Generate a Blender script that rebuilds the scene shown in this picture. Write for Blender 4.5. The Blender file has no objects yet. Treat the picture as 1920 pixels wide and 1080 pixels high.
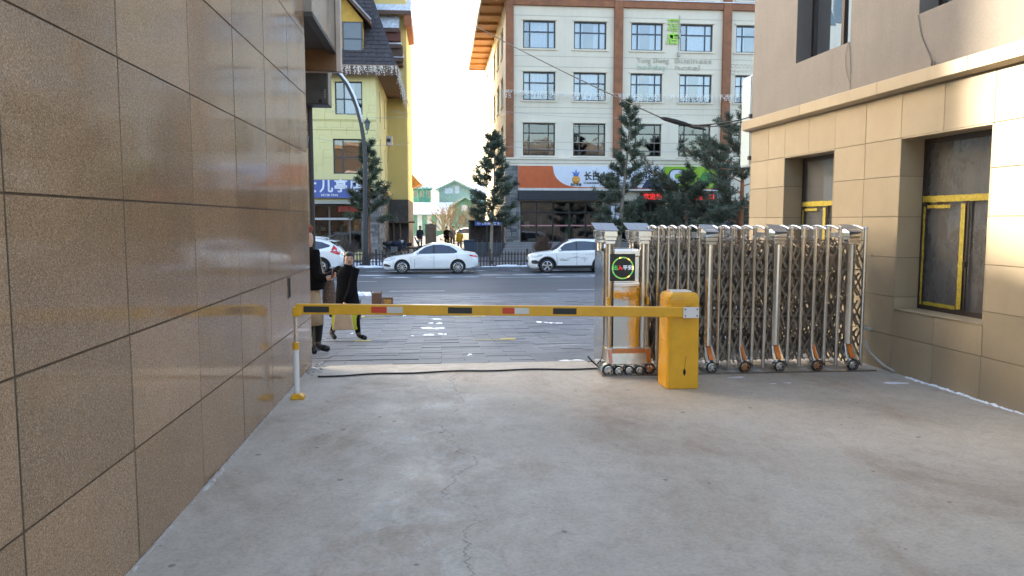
import bpy, bmesh, math, random
from mathutils import Vector, Matrix, noise
random.seed(7)
R = math.radians
SC = bpy.context.scene
COL = SC.collection

# ------------------------------------------------------------------ camera
F, CX, CY, CAMH = 1420.0, 960.0, 540.0, 1.7
YAW = math.atan((960 - 826) / F)
PITCH = math.atan(127 / F)
cam_d = bpy.data.cameras.new('camera')
cam = bpy.data.objects.new('camera', cam_d)
COL.objects.link(cam)
cam.location = (0, 0, CAMH)
cam.rotation_euler = (math.pi / 2 - PITCH, 0, -YAW)
cam_d.sensor_width = 36
cam_d.lens = F / 1920 * 36
cam_d.clip_start = 0.05
cam_d.clip_end = 3000
SC.camera = cam

# ------------------------------------------------------------------ light
SUN_A, SUN_E = R(40), R(16)          # azimuth ahead of the left-hand side, elevation
TO_SUN = Vector((-math.cos(SUN_A) * math.cos(SUN_E), math.sin(SUN_A) * math.cos(SUN_E), math.sin(SUN_E)))
world = bpy.data.worlds.new('World')
SC.world = world
world.use_nodes = True
wn = world.node_tree.nodes
sky = wn.new('ShaderNodeTexSky')
sky.sky_type = 'NISHITA'
sky.sun_disc = False
sky.sun_elevation = SUN_E
sky.sun_rotation = math.atan2(TO_SUN.x, TO_SUN.y)
sky.air_density = 0.95
sky.dust_density = 3.6
sky.ozone_density = 0.6
bg = wn['Background']
bg.inputs['Strength'].default_value = 0.15
world.node_tree.links.new(sky.outputs[0], bg.inputs[0])
sun_d = bpy.data.lights.new('sun', 'SUN')
sun_d.energy = 2.8
sun_d.angle = R(0.53)
sun_d.color = (1.0, 0.84, 0.62)
sun = bpy.data.objects.new('sun', sun_d)
COL.objects.link(sun)
sun.rotation_euler = TO_SUN.to_track_quat('Z', 'Y').to_euler()
sun.location = (0, 0, 40)
SC.view_settings.view_transform = 'Standard'
SC.view_settings.look = 'None'
SC.view_settings.exposure = 2.68
SC.view_settings.gamma = 1.0
SC.view_settings.use_curve_mapping = False
SC.cycles.use_denoising = True
SC.cycles.max_bounces = 8
SC.cycles.diffuse_bounces = 4
SC.cycles.glossy_bounces = 4
SC.cycles.transparent_max_bounces = 12
SC.cycles.transmission_bounces = 4
SC.cycles.sample_clamp_indirect = 6
SC.cycles.caustics_reflective = False
SC.cycles.caustics_refractive = False

# ------------------------------------------------------------------ pixel helpers (direction only; depth from what a thing touches)
_f = Vector((math.sin(YAW) * math.cos(PITCH), math.cos(YAW) * math.cos(PITCH), -math.sin(PITCH)))
_r = Vector((math.cos(YAW), -math.sin(YAW), 0))
_u = _r.cross(_f)
_o = Vector((0, 0, CAMH))
def _ray(px, py): return _f + _r * ((px - CX) / F) + _u * ((CY - py) / F)
def ony(px, py, Y): d = _ray(px, py); return _o + d * (Y / d.y)
def onx(px, py, X): d = _ray(px, py); return _o + d * (X / d.x)
def onz(px, py, Z=0.0): d = _ray(px, py); return _o + d * ((Z - CAMH) / d.z)

def ground_z(y):
    pts = [(-999, 0), (8.5, 0), (14.5, -0.5), (24.4, -0.68), (38.0, -0.65), (50, -0.45), (999, -0.45)]
    for (a, za), (b, zb) in zip(pts, pts[1:]):
        if y <= b:
            return za + (zb - za) * (y - a) / (b - a)
    return -0.45
ROAD_Z = -0.80

# ------------------------------------------------------------------ materials
MATS = {}
def _new(name):
    m = bpy.data.materials.new(name); m.use_nodes = True
    nt = m.node_tree
    return m, nt, nt.nodes['Principled BSDF']
def _n(nt, t, **kw):
    n = nt.nodes.new(t)
    for k, v in kw.items(): setattr(n, k, v)
    return n
def _pos(nt, scale=(1, 1, 1)):
    g = _n(nt, 'ShaderNodeNewGeometry')
    mp = _n(nt, 'ShaderNodeMapping')
    mp.inputs['Scale'].default_value = scale
    nt.links.new(g.outputs['Position'], mp.inputs['Vector'])
    return mp.outputs[0]
def _noise(nt, vec, scale, detail=4, rough=0.6, dist=0.0):
    n = _n(nt, 'ShaderNodeTexNoise')
    n.inputs['Scale'].default_value = scale; n.inputs['Detail'].default_value = detail
    n.inputs['Roughness'].default_value = rough; n.inputs['Distortion'].default_value = dist
    if vec is not None: nt.links.new(vec, n.inputs['Vector'])
    return n.outputs['Fac']
def _ramp(nt, fac, stops):
    r = _n(nt, 'ShaderNodeValToRGB')
    e = r.color_ramp.elements
    while len(e) < len(stops): e.new(0.5)
    for i, (p, c) in enumerate(stops):
        e[i].position = p
        e[i].color = (c[0], c[1], c[2], 1) if not isinstance(c, (int, float)) else (c, c, c, 1)
    nt.links.new(fac, r.inputs[0])
    return r.outputs[0]
def _mix(nt, fac, a, b, mode='MIX'):
    m = _n(nt, 'ShaderNodeMix', data_type='RGBA', blend_type=mode)
    for sock, v in ((m.inputs[0], fac), (m.inputs[6], a), (m.inputs[7], b)):
        if hasattr(v, 'is_linked'): nt.links.new(v, sock)
        elif isinstance(v, (int, float)): sock.default_value = v
        else: sock.default_value = (v[0], v[1], v[2], 1)
    return m.outputs[2]
def _math(nt, op, a, b=0.0, c=None):
    m = _n(nt, 'ShaderNodeMath', operation=op)
    for i, v in enumerate((a, b) if c is None else (a, b, c)):
        if hasattr(v, 'is_linked'): nt.links.new(v, m.inputs[i])
        else: m.inputs[i].default_value = v
    return m.outputs[0]
def _bump(nt, bsdf, h, strength=0.2, dist=0.01):
    b = _n(nt, 'ShaderNodeBump')
    b.inputs['Strength'].default_value = strength; b.inputs['Distance'].default_value = dist
    nt.links.new(h, b.inputs['Height']); nt.links.new(b.outputs[0], bsdf.inputs['Normal'])

def mat(name, col, rough=0.6, metal=0.0, var=0.15, vscale=3.0, bump=0.0, bscale=40.0, spec=0.5, rnd=0.0, coat=0.0, emit=None, emit_s=0.0):
    """plain procedural material: colour with large soft variation, roughness variation, fine relief"""
    if name in MATS: return MATS[name]
    m, nt, b = _new(name)
    v = _pos(nt)
    fac = _noise(nt, v, vscale, 5, 0.65)
    lo = tuple(max(0, c * (1 - var)) for c in col); hi = tuple(min(1, c * (1 + var)) for c in col)
    c = _ramp(nt, fac, [(0.3, lo), (0.7, hi)])
    if rnd > 0:
        oi = _n(nt, 'ShaderNodeObjectInfo')
        k = _math(nt, 'MULTIPLY_ADD', oi.outputs['Random'], 2 * rnd, 1 - rnd)
        c = _mix(nt, 1.0, c, k, 'MULTIPLY')
    nt.links.new(c, b.inputs['Base Color'])
    rr = _math(nt, 'MULTIPLY_ADD', fac, 0.25 * rough, rough * 0.88)
    nt.links.new(rr, b.inputs['Roughness'])
    b.inputs['Metallic'].default_value = metal
    b.inputs['Specular IOR Level'].default_value = spec
    b.inputs['Coat Weight'].default_value = coat
    b.inputs['Coat Roughness'].default_value = 0.05
    if bump > 0:
        _bump(nt, b, _noise(nt, v, bscale, 4, 0.7), bump, 0.01)
    if emit:
        b.inputs['Emission Color'].default_value = (*emit, 1); b.inputs['Emission Strength'].default_value = emit_s
    MATS[name] = m
    return m

def mat_granite():
    m, nt, b = _new('granite')
    v = _pos(nt)
    vo = _n(nt, 'ShaderNodeTexVoronoi'); vo.inputs['Scale'].default_value = 200
    nt.links.new(v, vo.inputs['Vector'])
    sep = _n(nt, 'ShaderNodeSeparateColor'); nt.links.new(vo.outputs['Color'], sep.inputs[0])
    c = _ramp(nt, sep.outputs[0], [(0.0, (0.18, 0.125, 0.082)), (0.12, (0.29, 0.205, 0.132)), (0.5, (0.385, 0.28, 0.183)), (0.8, (0.465, 0.35, 0.235)), (1.0, (0.62, 0.50, 0.36))])
    fine = _noise(nt, v, 300, 2, 0.6)
    c = _mix(nt, 0.35, c, _ramp(nt, fine, [(0.3, (0.21, 0.142, 0.09)), (0.7, (0.45, 0.33, 0.22))]), 'MIX')
    big = _noise(nt, v, 1.3, 5, 0.6)
    c = _mix(nt, 1.0, c, _ramp(nt, big, [(0.3, (0.88, 0.84, 0.80)), (0.7, (1.1, 1.02, 0.94))]), 'MULTIPLY')
    rust = _noise(nt, v, 3.4, 6, 0.7)
    c = _mix(nt, _ramp(nt, rust, [(0.55, 0.0), (0.75, 0.25)]), c, (0.32, 0.19, 0.09))
    oi = _n(nt, 'ShaderNodeObjectInfo')
    k = _math(nt, 'MULTIPLY_ADD', oi.outputs['Random'], 0.22, 0.89)
    c = _mix(nt, 1.0, c, k, 'MULTIPLY')
    nt.links.new(c, b.inputs['Base Color'])
    smear = _noise(nt, _pos(nt, (1, 1, 0.35)), 5, 5, 0.7)
    nt.links.new(_ramp(nt, smear, [(0.35, 0.05), (0.75, 0.17)]), b.inputs['Roughness'])
    b.inputs['Specular IOR Level'].default_value = 0.36
    wob = _noise(nt, v, 2.2, 2, 0.5)
    _bump(nt, b, wob, 0.035, 0.02)
    return m

def mat_concrete():
    m, nt, b = _new('concrete')
    v = _pos(nt)
    big = _noise(nt, v, 0.55, 6, 0.62, 0.4)
    c = _ramp(nt, big, [(0.3, (0.375, 0.342, 0.288)), (0.5, (0.445, 0.412, 0.352)), (0.72, (0.505, 0.475, 0.415))])
    brown = _noise(nt, _pos(nt, (1.0, 0.6, 1)), 0.9, 5, 0.7, 0.6)
    c = _mix(nt, _ramp(nt, brown, [(0.50, 0.0), (0.70, 0.75)]), c, (0.30, 0.222, 0.16))
    # scuffed pale laitance down the middle of the drive
    sx = _n(nt, 'ShaderNodeSeparateXYZ'); g = _n(nt, 'ShaderNodeNewGeometry'); nt.links.new(g.outputs['Position'], sx.inputs[0])
    wob = _noise(nt, v, 0.8, 4, 0.6)
    dx = _math(nt, 'ABSOLUTE', _math(nt, 'ADD', sx.outputs[0], _math(nt, 'MULTIPLY_ADD', wob, 1.4, -0.55)))
    band = _math(nt, 'SUBTRACT', 1.0, _math(nt, 'MULTIPLY', dx, 0.9))
    pat = _noise(nt, _pos(nt, (1.0, 0.7, 1)), 3.2, 8, 0.74, 1.2)
    f = _math(nt, 'MULTIPLY', _ramp(nt, pat, [(0.48, 0.0), (0.60, 1.0)]), _math(nt, 'MAXIMUM', band, 0.0))
    c = _mix(nt, _math(nt, 'MULTIPLY', f, 0.55), c, (0.58, 0.57, 0.535))
    fine = _noise(nt, v, 38, 6, 0.8)
    mid = _noise(nt, _pos(nt, (1, 0.75, 1)), 9, 8, 0.75, 0.5)
    c = _mix(nt, 0.6, c, _ramp(nt, mid, [(0.3, (0.74, 0.73, 0.72)), (0.5, (1, 1, 1)), (0.7, (1.16, 1.16, 1.15))]), 'MULTIPLY')
    c = _mix(nt, 0.55, c, _ramp(nt, fine, [(0.25, (0.42, 0.42, 0.42)), (0.5, (1, 1, 1)), (0.78, (1.35, 1.35, 1.35))]), 'MULTIPLY')
    # pits and flecks
    vo = _n(nt, 'ShaderNodeTexVoronoi'); vo.inputs['Scale'].default_value = 7.5
    nt.links.new(_pos(nt, (1.0, 0.9, 1)), vo.inputs['Vector'])
    sp = _n(nt, 'ShaderNodeSeparateColor'); nt.links.new(vo.outputs['Color'], sp.inputs[0])
    rad = _math(nt, 'MULTIPLY', _math(nt, 'POWER', sp.outputs[0], 5.0), 0.16)
    pit = _math(nt, 'LESS_THAN', _math(nt, 'ADD', vo.outputs['Distance'], _math(nt, 'MULTIPLY_ADD', fine, 0.12, -0.06)), rad)
    c = _mix(nt, _math(nt, 'MULTIPLY', pit, 0.65), c, (0.12, 0.11, 0.10))
    # the long crack
    vy = _pos(nt, (0, 1, 0)); cw = _noise(nt, vy, 0.9, 8, 0.62); cw2 = _noise(nt, vy, 9.0, 4, 0.7)
    path = _math(nt, 'ADD', _math(nt, 'MULTIPLY_ADD', cw, 1.25, -0.50), _math(nt, 'MULTIPLY_ADD', cw2, 0.09, -0.045))
    dcr = _math(nt, 'ABSOLUTE', _math(nt, 'SUBTRACT', sx.outputs[0], path))
    crack = _math(nt, 'LESS_THAN', dcr, _math(nt, 'MULTIPLY_ADD', fine, 0.012, -0.0006))
    ck = _noise(nt, vy, 1.3, 3, 0.6)
    crack = _math(nt, 'MULTIPLY', crack, _ramp(nt, ck, [(0.36, 0.3), (0.5, 1.0)]))
    c = _mix(nt, _math(nt, 'MULTIPLY', crack, 0.58), c, (0.12, 0.11, 0.10))
    nt.links.new(c, b.inputs['Base Color'])
    rg = _noise(nt, v, 1.7, 6, 0.7)
    nt.links.new(_ramp(nt, rg, [(0.32, 0.42), (0.68, 0.75)]), b.inputs['Roughness'])
    b.inputs['Specular IOR Level'].default_value = 0.4
    hh = _math(nt, 'ADD', _math(nt, 'MULTIPLY', fine, 0.35), _math(nt, 'MULTIPLY', _noise(nt, v, 6, 6, 0.7), 0.65))
    hh = _math(nt, 'SUBTRACT', hh, _math(nt, 'MULTIPLY', crack, 0.5))
    _bump(nt, b, hh, 0.35, 0.012)
    return m

def mat_asphalt():
    m, nt, b = _new('asphalt')
    v = _pos(nt)
    c = _ramp(nt, _noise(nt, _pos(nt, (0.25, 1, 1)), 0.6, 5, 0.6), [(0.3, (0.054, 0.061, 0.073)), (0.7, (0.084, 0.093, 0.108))])
    fine = _noise(nt, v, 60, 3, 0.8)
    c = _mix(nt, 0.6, c, _ramp(nt, fine, [(0.3, 0.7), (0.7, 1.35)]), 'MULTIPLY')
    frost = _noise(nt, _pos(nt, (0.12, 1.6, 1)), 1.2, 6, 0.7)
    c = _mix(nt, _ramp(nt, frost, [(0.55, 0.0), (0.8, 0.25)]), c, (0.42, 0.45, 0.5))
    nt.links.new(c, b.inputs['Base Color'])
    b.inputs['Roughness'].default_value = 0.62
    _bump(nt, b, fine, 0.3, 0.006)
    return m

def mat_paver():
    m, nt, b = _new('paver')
    v = _pos(nt)
    oi = _n(nt, 'ShaderNodeObjectInfo')
    c = _ramp(nt, _noise(nt, v, 1.2, 5, 0.65), [(0.3, (0.092, 0.103, 0.122)), (0.7, (0.15, 0.165, 0.187))])
    wn_ = _n(nt, 'ShaderNodeTexWhiteNoise'); wn_.noise_dimensions = '2D'
    sn = _n(nt, 'ShaderNodeVectorMath', operation='FLOOR')
    nt.links.new(_pos(nt, (1.667, 3.333, 1)), sn.inputs[0]); nt.links.new(sn.outputs[0], wn_.inputs['Vector'])
    k = _math(nt, 'MULTIPLY_ADD', wn_.outputs['Value'], 0.3, 0.85)
    c = _mix(nt, 1.0, c, k, 'MULTIPLY')
    c = _mix(nt, 0.5, c, _ramp(nt, _noise(nt, v, 30, 4, 0.7), [(0.3, 0.7), (0.7, 1.25)]), 'MULTIPLY')
    fr = _noise(nt, _pos(nt, (0.5, 1.5, 1)), 1.6, 7, 0.75)
    c = _mix(nt, _ramp(nt, fr, [(0.58, 0.0), (0.74, 0.55)]), c, (0.5, 0.53, 0.58))
    nt.links.new(c, b.inputs['Base Color'])
    b.inputs['Roughness'].default_value = 0.55
    _bump(nt, b, _noise(nt, v, 50, 4, 0.7), 0.25, 0.006)
    return m

def mat_stonework():
    m, nt, b = _new('stonework')
    oi = _n(nt, 'ShaderNodeObjectInfo')
    v = _pos(nt)
    c = _ramp(nt, oi.outputs['Random'], [(0.0, (0.13, 0.13, 0.14)), (0.5, (0.22, 0.215, 0.21)), (1.0, (0.34, 0.33, 0.32))])
    c = _mix(nt, 0.5, c, _ramp(nt, _noise(nt, v, 12, 5, 0.7), [(0.3, 0.6), (0.7, 1.3)]), 'MULTIPLY')
    nt.links.new(c, b.inputs['Base Color']); b.inputs['Roughness'].default_value = 0.85
    _bump(nt, b, _noise(nt, v, 20, 5, 0.7), 0.6, 0.02)
    return m

def mat_glass(name, tint=(0.5, 0.55, 0.6), refl=0.35, rough=0.02, dirt=0.0, blend=0.25):
    m, nt, b = _new(name)
    nt.nodes.remove(b)
    out = nt.nodes['Material Output']
    tr = _n(nt, 'ShaderNodeBsdfTransparent'); tr.inputs[0].default_value = (*tint, 1)
    gl = _n(nt, 'ShaderNodeBsdfGlossy'); gl.inputs['Color'].default_value = (0.92, 0.96, 1.0, 1)
    v = _pos(nt)
    nz = _noise(nt, v, 1.1, 2, 0.5)
    bp = _n(nt, 'ShaderNodeBump'); bp.inputs['Strength'].default_value = 0.05; bp.inputs['Distance'].default_value = 0.03
    nt.links.new(nz, bp.inputs['Height']); nt.links.new(bp.outputs[0], gl.inputs['Normal'])
    gl.inputs['Roughness'].default_value = rough
    fr = _n(nt, 'ShaderNodeLayerWeight'); fr.inputs['Blend'].default_value = blend
    fac = _math(nt, 'MULTIPLY_ADD', fr.outputs['Fresnel'], 1 - refl, refl)
    mx = _n(nt, 'ShaderNodeMixShader')
    nt.links.new(fac, mx.inputs[0]); nt.links.new(tr.outputs[0], mx.inputs[1]); nt.links.new(gl.outputs[0], mx.inputs[2])
    last = mx.outputs[0]
    if dirt > 0:
        df = _n(nt, 'ShaderNodeBsdfDiffuse'); df.inputs[0].default_value = (0.42, 0.42, 0.42, 1)
        dn = _noise(nt, _pos(nt, (1, 1, 0.5)), 4, 7, 0.72)
        m2 = _n(nt, 'ShaderNodeMixShader')
        nt.links.new(_ramp(nt, dn, [(0.30, dirt * 0.55), (0.80, dirt)]), m2.inputs[0])
        nt.links.new(last, m2.inputs[1]); nt.links.new(df.outputs[0], m2.inputs[2]); last = m2.outputs[0]
    nt.links.new(last, out.inputs['Surface'])
    MATS[name] = m
    return m

def mat_foliage(name, c0, c1, scale=6):
    m, nt, b = _new(name)
    v = _pos(nt)
    c = _ramp(nt, _noise(nt, v, scale, 4, 0.7), [(0.3, c0), (0.7, c1)])
    nt.links.new(c, b.inputs['Base Color']); b.inputs['Roughness'].default_value = 0.6
    MATS[name] = m
    return m

def mat_shingle(name, c0, c1):
    m, nt, b = _new(name)
    v = _pos(nt)
    c = _ramp(nt, _noise(nt, v, 5, 5, 0.8), [(0.3, c0), (0.7, c1)])
    vo = _n(nt, 'ShaderNodeTexVoronoi'); vo.inputs['Scale'].default_value = 4.5
    nt.links.new(_pos(nt, (1, 1, 1.6)), vo.inputs['Vector'])
    c = _mix(nt, 0.5, c, _ramp(nt, vo.outputs['Distance'], [(0.1, 1.3), (0.6, 0.6)]), 'MULTIPLY')
    nt.links.new(c, b.inputs['Base Color']); b.inputs['Roughness'].default_value = 0.8
    _bump(nt, b, vo.outputs['Distance'], 0.5, 0.03)
    MATS[name] = m
    return m

def mat_panel():
    m, nt, b = _new('beige_panel')
    v = _pos(nt)
    oi = _n(nt, 'ShaderNodeObjectInfo')
    c = _ramp(nt, _noise(nt, v, 1.2, 5, 0.6), [(0.3, (0.33, 0.268, 0.178)), (0.7, (0.385, 0.318, 0.218))])
    k = _math(nt, 'MULTIPLY_ADD', oi.outputs['Random'], 0.20, 0.90)
    c = _mix(nt, 1.0, c, k, 'MULTIPLY')
    c = _mix(nt, 0.3, c, _ramp(nt, _noise(nt, v, 120, 3, 0.7), [(0.3, 0.8), (0.7, 1.2)]), 'MULTIPLY')
    streak = _noise(nt, _pos(nt, (3, 3, 0.3)), 2.5, 5, 0.7)
    c = _mix(nt, _ramp(nt, streak, [(0.55, 0.0), (0.8, 0.25)]), c, (0.25, 0.20, 0.14))
    nt.links.new(c, b.inputs['Base Color'])
    nt.links.new(_ramp(nt, _noise(nt, v, 3, 4, 0.6), [(0.3, 0.38), (0.7, 0.55)]), b.inputs['Roughness'])
    _bump(nt, b, _noise(nt, v, 90, 3, 0.6), 0.08, 0.004)
    return m

def mat_stucco(name, c0, c1, sc=1.0, bump=0.25):
    m, nt, b = _new(name)
    v = _pos(nt)
    c = _ramp(nt, _noise(nt, v, 0.7 * sc, 6, 0.65), [(0.3, c0), (0.7, c1)])
    streak = _noise(nt, _pos(nt, (2, 2, 0.2)), 1.5, 6, 0.7)
    c = _mix(nt, _ramp(nt, streak, [(0.52, 0.0), (0.8, 0.3)]), c, tuple(x * 0.68 for x in c0))
    c = _mix(nt, 0.35, c, _ramp(nt, _noise(nt, v, 45, 4, 0.7), [(0.3, 0.8), (0.7, 1.2)]), 'MULTIPLY')
    nt.links.new(c, b.inputs['Base Color']); b.inputs['Roughness'].default_value = 0.9
    b.inputs['Specular IOR Level'].default_value = 0.2
    _bump(nt, b, _noise(nt, v, 60, 4, 0.75), bump, 0.01)
    MATS[name] = m
    return m

GRANITE = mat_granite(); CONCRETE = mat_concrete(); ASPHALT = mat_asphalt(); PAVER = mat_paver(); STONE = mat_stonework(); PANEL = mat_panel()
JOINT = mat('joint_mortar', (0.115, 0.082, 0.058), 0.9, var=.35, vscale=6)
PJOINT = mat('panel_joint', (0.16, 0.11, 0.06), 0.9)
STUCCO = mat_stucco('grey_stucco', (0.208, 0.194, 0.18), (0.253, 0.237, 0.22))
CREAM = mat_stucco('cream_render', (0.64, 0.575, 0.465), (0.73, 0.665, 0.55), 0.6)
YELLOW = mat_stucco('yellow_render', (0.66, 0.59, 0.29), (0.75, 0.68, 0.36), 0.6)
OCHRE = mat_stucco('ochre_render', (0.60, 0.46, 0.17), (0.68, 0.53, 0.21), 0.6)
BROWN = mat('brown_timber', (0.25, 0.092, 0.036), 0.6, var=0.3, vscale=2, bump=0.1)
DKBROWN = mat('dark_brown_fascia', (0.10, 0.055, 0.04), 0.6, var=0.3)
SHINGLE = mat_shingle('dark_shingle', (0.040, 0.034, 0.040), (0.075, 0.064, 0.068))
SNOWTILE = mat_shingle('snowy_tile', (0.42, 0.47, 0.55), (0.75, 0.80, 0.86))
SNOW = mat('snow', (0.78, 0.82, 0.88), 0.7, var=0.1, vscale=8, bump=0.4, bscale=25)
STEEL = mat('stainless_steel', (0.70, 0.68, 0.65), 0.20, 1.0, var=0.08, vscale=2)
STEEL_D = mat('dull_steel', (0.24, 0.215, 0.195), 0.36, 1.0, var=0.25, vscale=9)
FOIL = mat('polished_steel_sheet', (0.68, 0.66, 0.62), 0.10, 1.0, var=0.05, vscale=2, bump=0.35, bscale=4)
BARRIER = mat('barrier_yellow_paint', (0.74, 0.385, 0.012), 0.36, var=0.10, vscale=6, coat=0.25)
WHITEP = mat('white_paint', (0.74, 0.74, 0.74), 0.4, var=0.05, coat=0.3)
REDR = mat('red_reflector', (0.60, 0.05, 0.02), 0.4, var=0.1)
WHITER = mat('white_reflector', (0.62, 0.61, 0.58), 0.4, var=0.1)
BLACKR = mat('black_reflector', (0.02, 0.018, 0.016), 0.55, var=0.3)
ORANGER = mat('orange_reflector', (0.62, 0.15, 0.012), 0.3, var=0.15, coat=0.5)
RUBBER = mat('black_rubber', (0.018, 0.018, 0.019), 0.7, var=0.2)
CARPAINT = mat('white_car_paint', (0.74, 0.75, 0.75), 0.3, var=0.03, vscale=1.5, coat=1.0)
CARDIRT = mat('white_car_paint_dusty', (0.70, 0.69, 0.66), 0.4, var=0.1, vscale=1.2, coat=0.5)
CARGLASS = mat('tinted_car_glass', (0.035, 0.045, 0.068), 0.06, var=0.1, spec=0.9)
PLASTIC = mat('black_plastic', (0.022, 0.022, 0.024), 0.55, var=0.2)
TAILR = mat('red_lamp_lens', (0.50, 0.012, 0.012), 0.15, var=0.1, coat=1.0)
HEADL = mat('clear_lamp_lens', (0.45, 0.48, 0.5), 0.1, var=0.2, coat=1.0)
RIM = mat('alloy_rim', (0.66, 0.66, 0.67), 0.25, 0.9, var=0.08)
DKMETAL = mat('dark_painted_metal', (0.028, 0.032, 0.038), 0.45, var=0.2)
FENCEM = mat('fence_dark_wood', (0.062, 0.047, 0.042), 0.7, var=0.4, vscale=12)
BARK = mat('pine_bark', (0.16, 0.075, 0.04), 0.9, var=0.4, vscale=8, bump=0.8, bscale=18)
BARKO = mat('orange_bark', (0.28, 0.115, 0.055), 0.9, var=0.4, vscale=6, bump=0.8, bscale=18)
BARKG = mat('grey_bark', (0.21, 0.18, 0.14), 0.9, var=0.35, vscale=8, bump=0.8, bscale=18)
TWIG = mat('dry_twigs', (0.24, 0.17, 0.105), 0.9, var=0.35, vscale=4)
NEEDLE = mat_foliage('pine_needles', (0.042, 0.062, 0.042), (0.115, 0.14, 0.092))
NEEDLE2 = mat_foliage('pine_needles_grey', (0.045, 0.065, 0.042), (0.12, 0.14, 0.085))
GLASS = mat_glass('window_glass', (0.60, 0.66, 0.74), 0.17)
GLASSD = mat_glass('shop_glass', (0.45, 0.47, 0.5), 0.12)
GLASSDIRT = mat_glass('dusty_glass', (0.40, 0.37, 0.34), 0.06, 0.05, 0.34, 0.12)
GLASSMID = mat_glass('second_floor_glass', (0.42, 0.42, 0.43), 0.10)
FRAMED = mat('dark_blue_window_frame', (0.035, 0.045, 0.065), 0.45)
FRAMEB = mat('dark_brown_window_frame', (0.035, 0.026, 0.022), 0.45)
CURTAIN = mat('pale_curtain', (0.55, 0.60, 0.68), 0.9, var=0.1, vscale=6)
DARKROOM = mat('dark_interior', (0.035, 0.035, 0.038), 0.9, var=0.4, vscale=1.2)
TAPE = mat('yellow_protective_film', (0.47, 0.37, 0.045), 0.5, var=0.35, vscale=30)
BLUESIGN = mat('blue_sign', (0.075, 0.115, 0.36), 0.4, var=0.08)
WHITESIGN = mat('white_sign', (0.66, 0.70, 0.78), 0.4, var=0.04)
ORANGESIGN = mat('orange_sign', (0.53, 0.10, 0.02), 0.4, var=0.1)
GREENSIGN = mat('green_sign', (0.25, 0.46, 0.02), 0.4, var=0.06)
DKBLUE = mat('navy_sign', (0.03, 0.04, 0.09), 0.4)
INK = mat('sign_ink', (0.02, 0.022, 0.03), 0.5)
SIGNWHITE = mat('sign_lettering_white', (0.72, 0.75, 0.82), 0.5)
REDP = mat('red_strip', (0.45, 0.03, 0.025), 0.45)
LEDRED = mat('red_led', (0.3, 0.01, 0.01), 0.5, emit=(1, 0.03, 0.02), emit_s=0.2)
LEDGREEN = mat('green_led', (0.05, 0.3, 0.05), 0.5, emit=(0.10, 0.75, 0.22), emit_s=0.10)
LEDYEL = mat('yellow_green_led', (0.2, 0.3, 0.05), 0.5, emit=(0.55, 0.75, 0.15), emit_s=0.085)
LEDWHITE = mat('white_led', (0.3, 0.3, 0.3), 0.5, emit=(0.6, 0.75, 0.95), emit_s=0.14)
SCREEN = mat('led_screen_black', (0.008, 0.008, 0.008), 0.3)
COATBLK = mat('black_wool', (0.008, 0.008, 0.009), 0.95, var=0.3, vscale=15, spec=0.1)
SKIN = mat('skin', (0.56, 0.36, 0.27), 0.5, var=0.06)
HAIR = mat('black_hair', (0.012, 0.010, 0.010), 0.45)
RUST = mat('rust_knit', (0.22, 0.06, 0.028), 0.85, var=0.15, vscale=20)
BEIGECL = mat('beige_cloth', (0.42, 0.30, 0.19), 0.85, var=0.12, vscale=10)
PATTERN = mat('mottled_fabric', (0.13, 0.09, 0.07), 0.85, var=0.9, vscale=60)
BAGY = mat('yellow_green_bag', (0.55, 0.56, 0.03), 0.45, var=0.1)
PAPERBAG = mat('paper_bag', (0.52, 0.38, 0.25), 0.7, var=0.1, vscale=8)
NAVYCL = mat('navy_jacket', (0.02, 0.028, 0.06), 0.8, var=0.2)
YELCL = mat('yellow_vest', (0.62, 0.34, 0.015), 0.7, var=0.1)
GREYCL = mat('grey_cloth', (0.13, 0.13, 0.14), 0.85, var=0.2)
NETGREEN = mat('green_net', (0.11, 0.30, 0.22), 0.85, var=0.3, vscale=1.5)
GREENWALL = mat('green_wall', (0.16, 0.36, 0.26), 0.85, var=0.25, vscale=0.8)
PALEGREEN = mat('pale_green_trim', (0.40, 0.55, 0.45), 0.8, var=0.2)
ORANGEW = mat('orange_soffit', (0.42, 0.21, 0.075), 0.7, var=0.15)
KERBM = mat('kerb_stone', (0.20, 0.21, 0.225), 0.8, var=0.2, vscale=3, bump=0.3)
LINEM = mat('worn_road_paint', (0.48, 0.50, 0.52), 0.7, var=0.25, vscale=5)
YLINEM = mat('worn_yellow_paint', (0.45, 0.38, 0.10), 0.7, var=0.3, vscale=9)
LIGHTW = mat('string_light_white', (0.8, 0.76, 0.7), 0.5)
ICICLE = mat('icicle_wire', (0.55, 0.45, 0.36), 0.6)
WIREM = mat('wire_black', (0.012, 0.012, 0.012), 0.6)
CARDBOARD = mat('cardboard', (0.16, 0.085, 0.05), 0.85, var=0.2)
GREYMETAL = mat('grey_metal', (0.16, 0.165, 0.17), 0.5, 0.2, var=0.2)
PVC = mat('grey_conduit', (0.45, 0.43, 0.40), 0.5)
MORTAR = mat('rough_mortar', (0.46, 0.44, 0.41), 0.95, var=0.3, vscale=20, bump=0.8, bscale=60)

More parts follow.
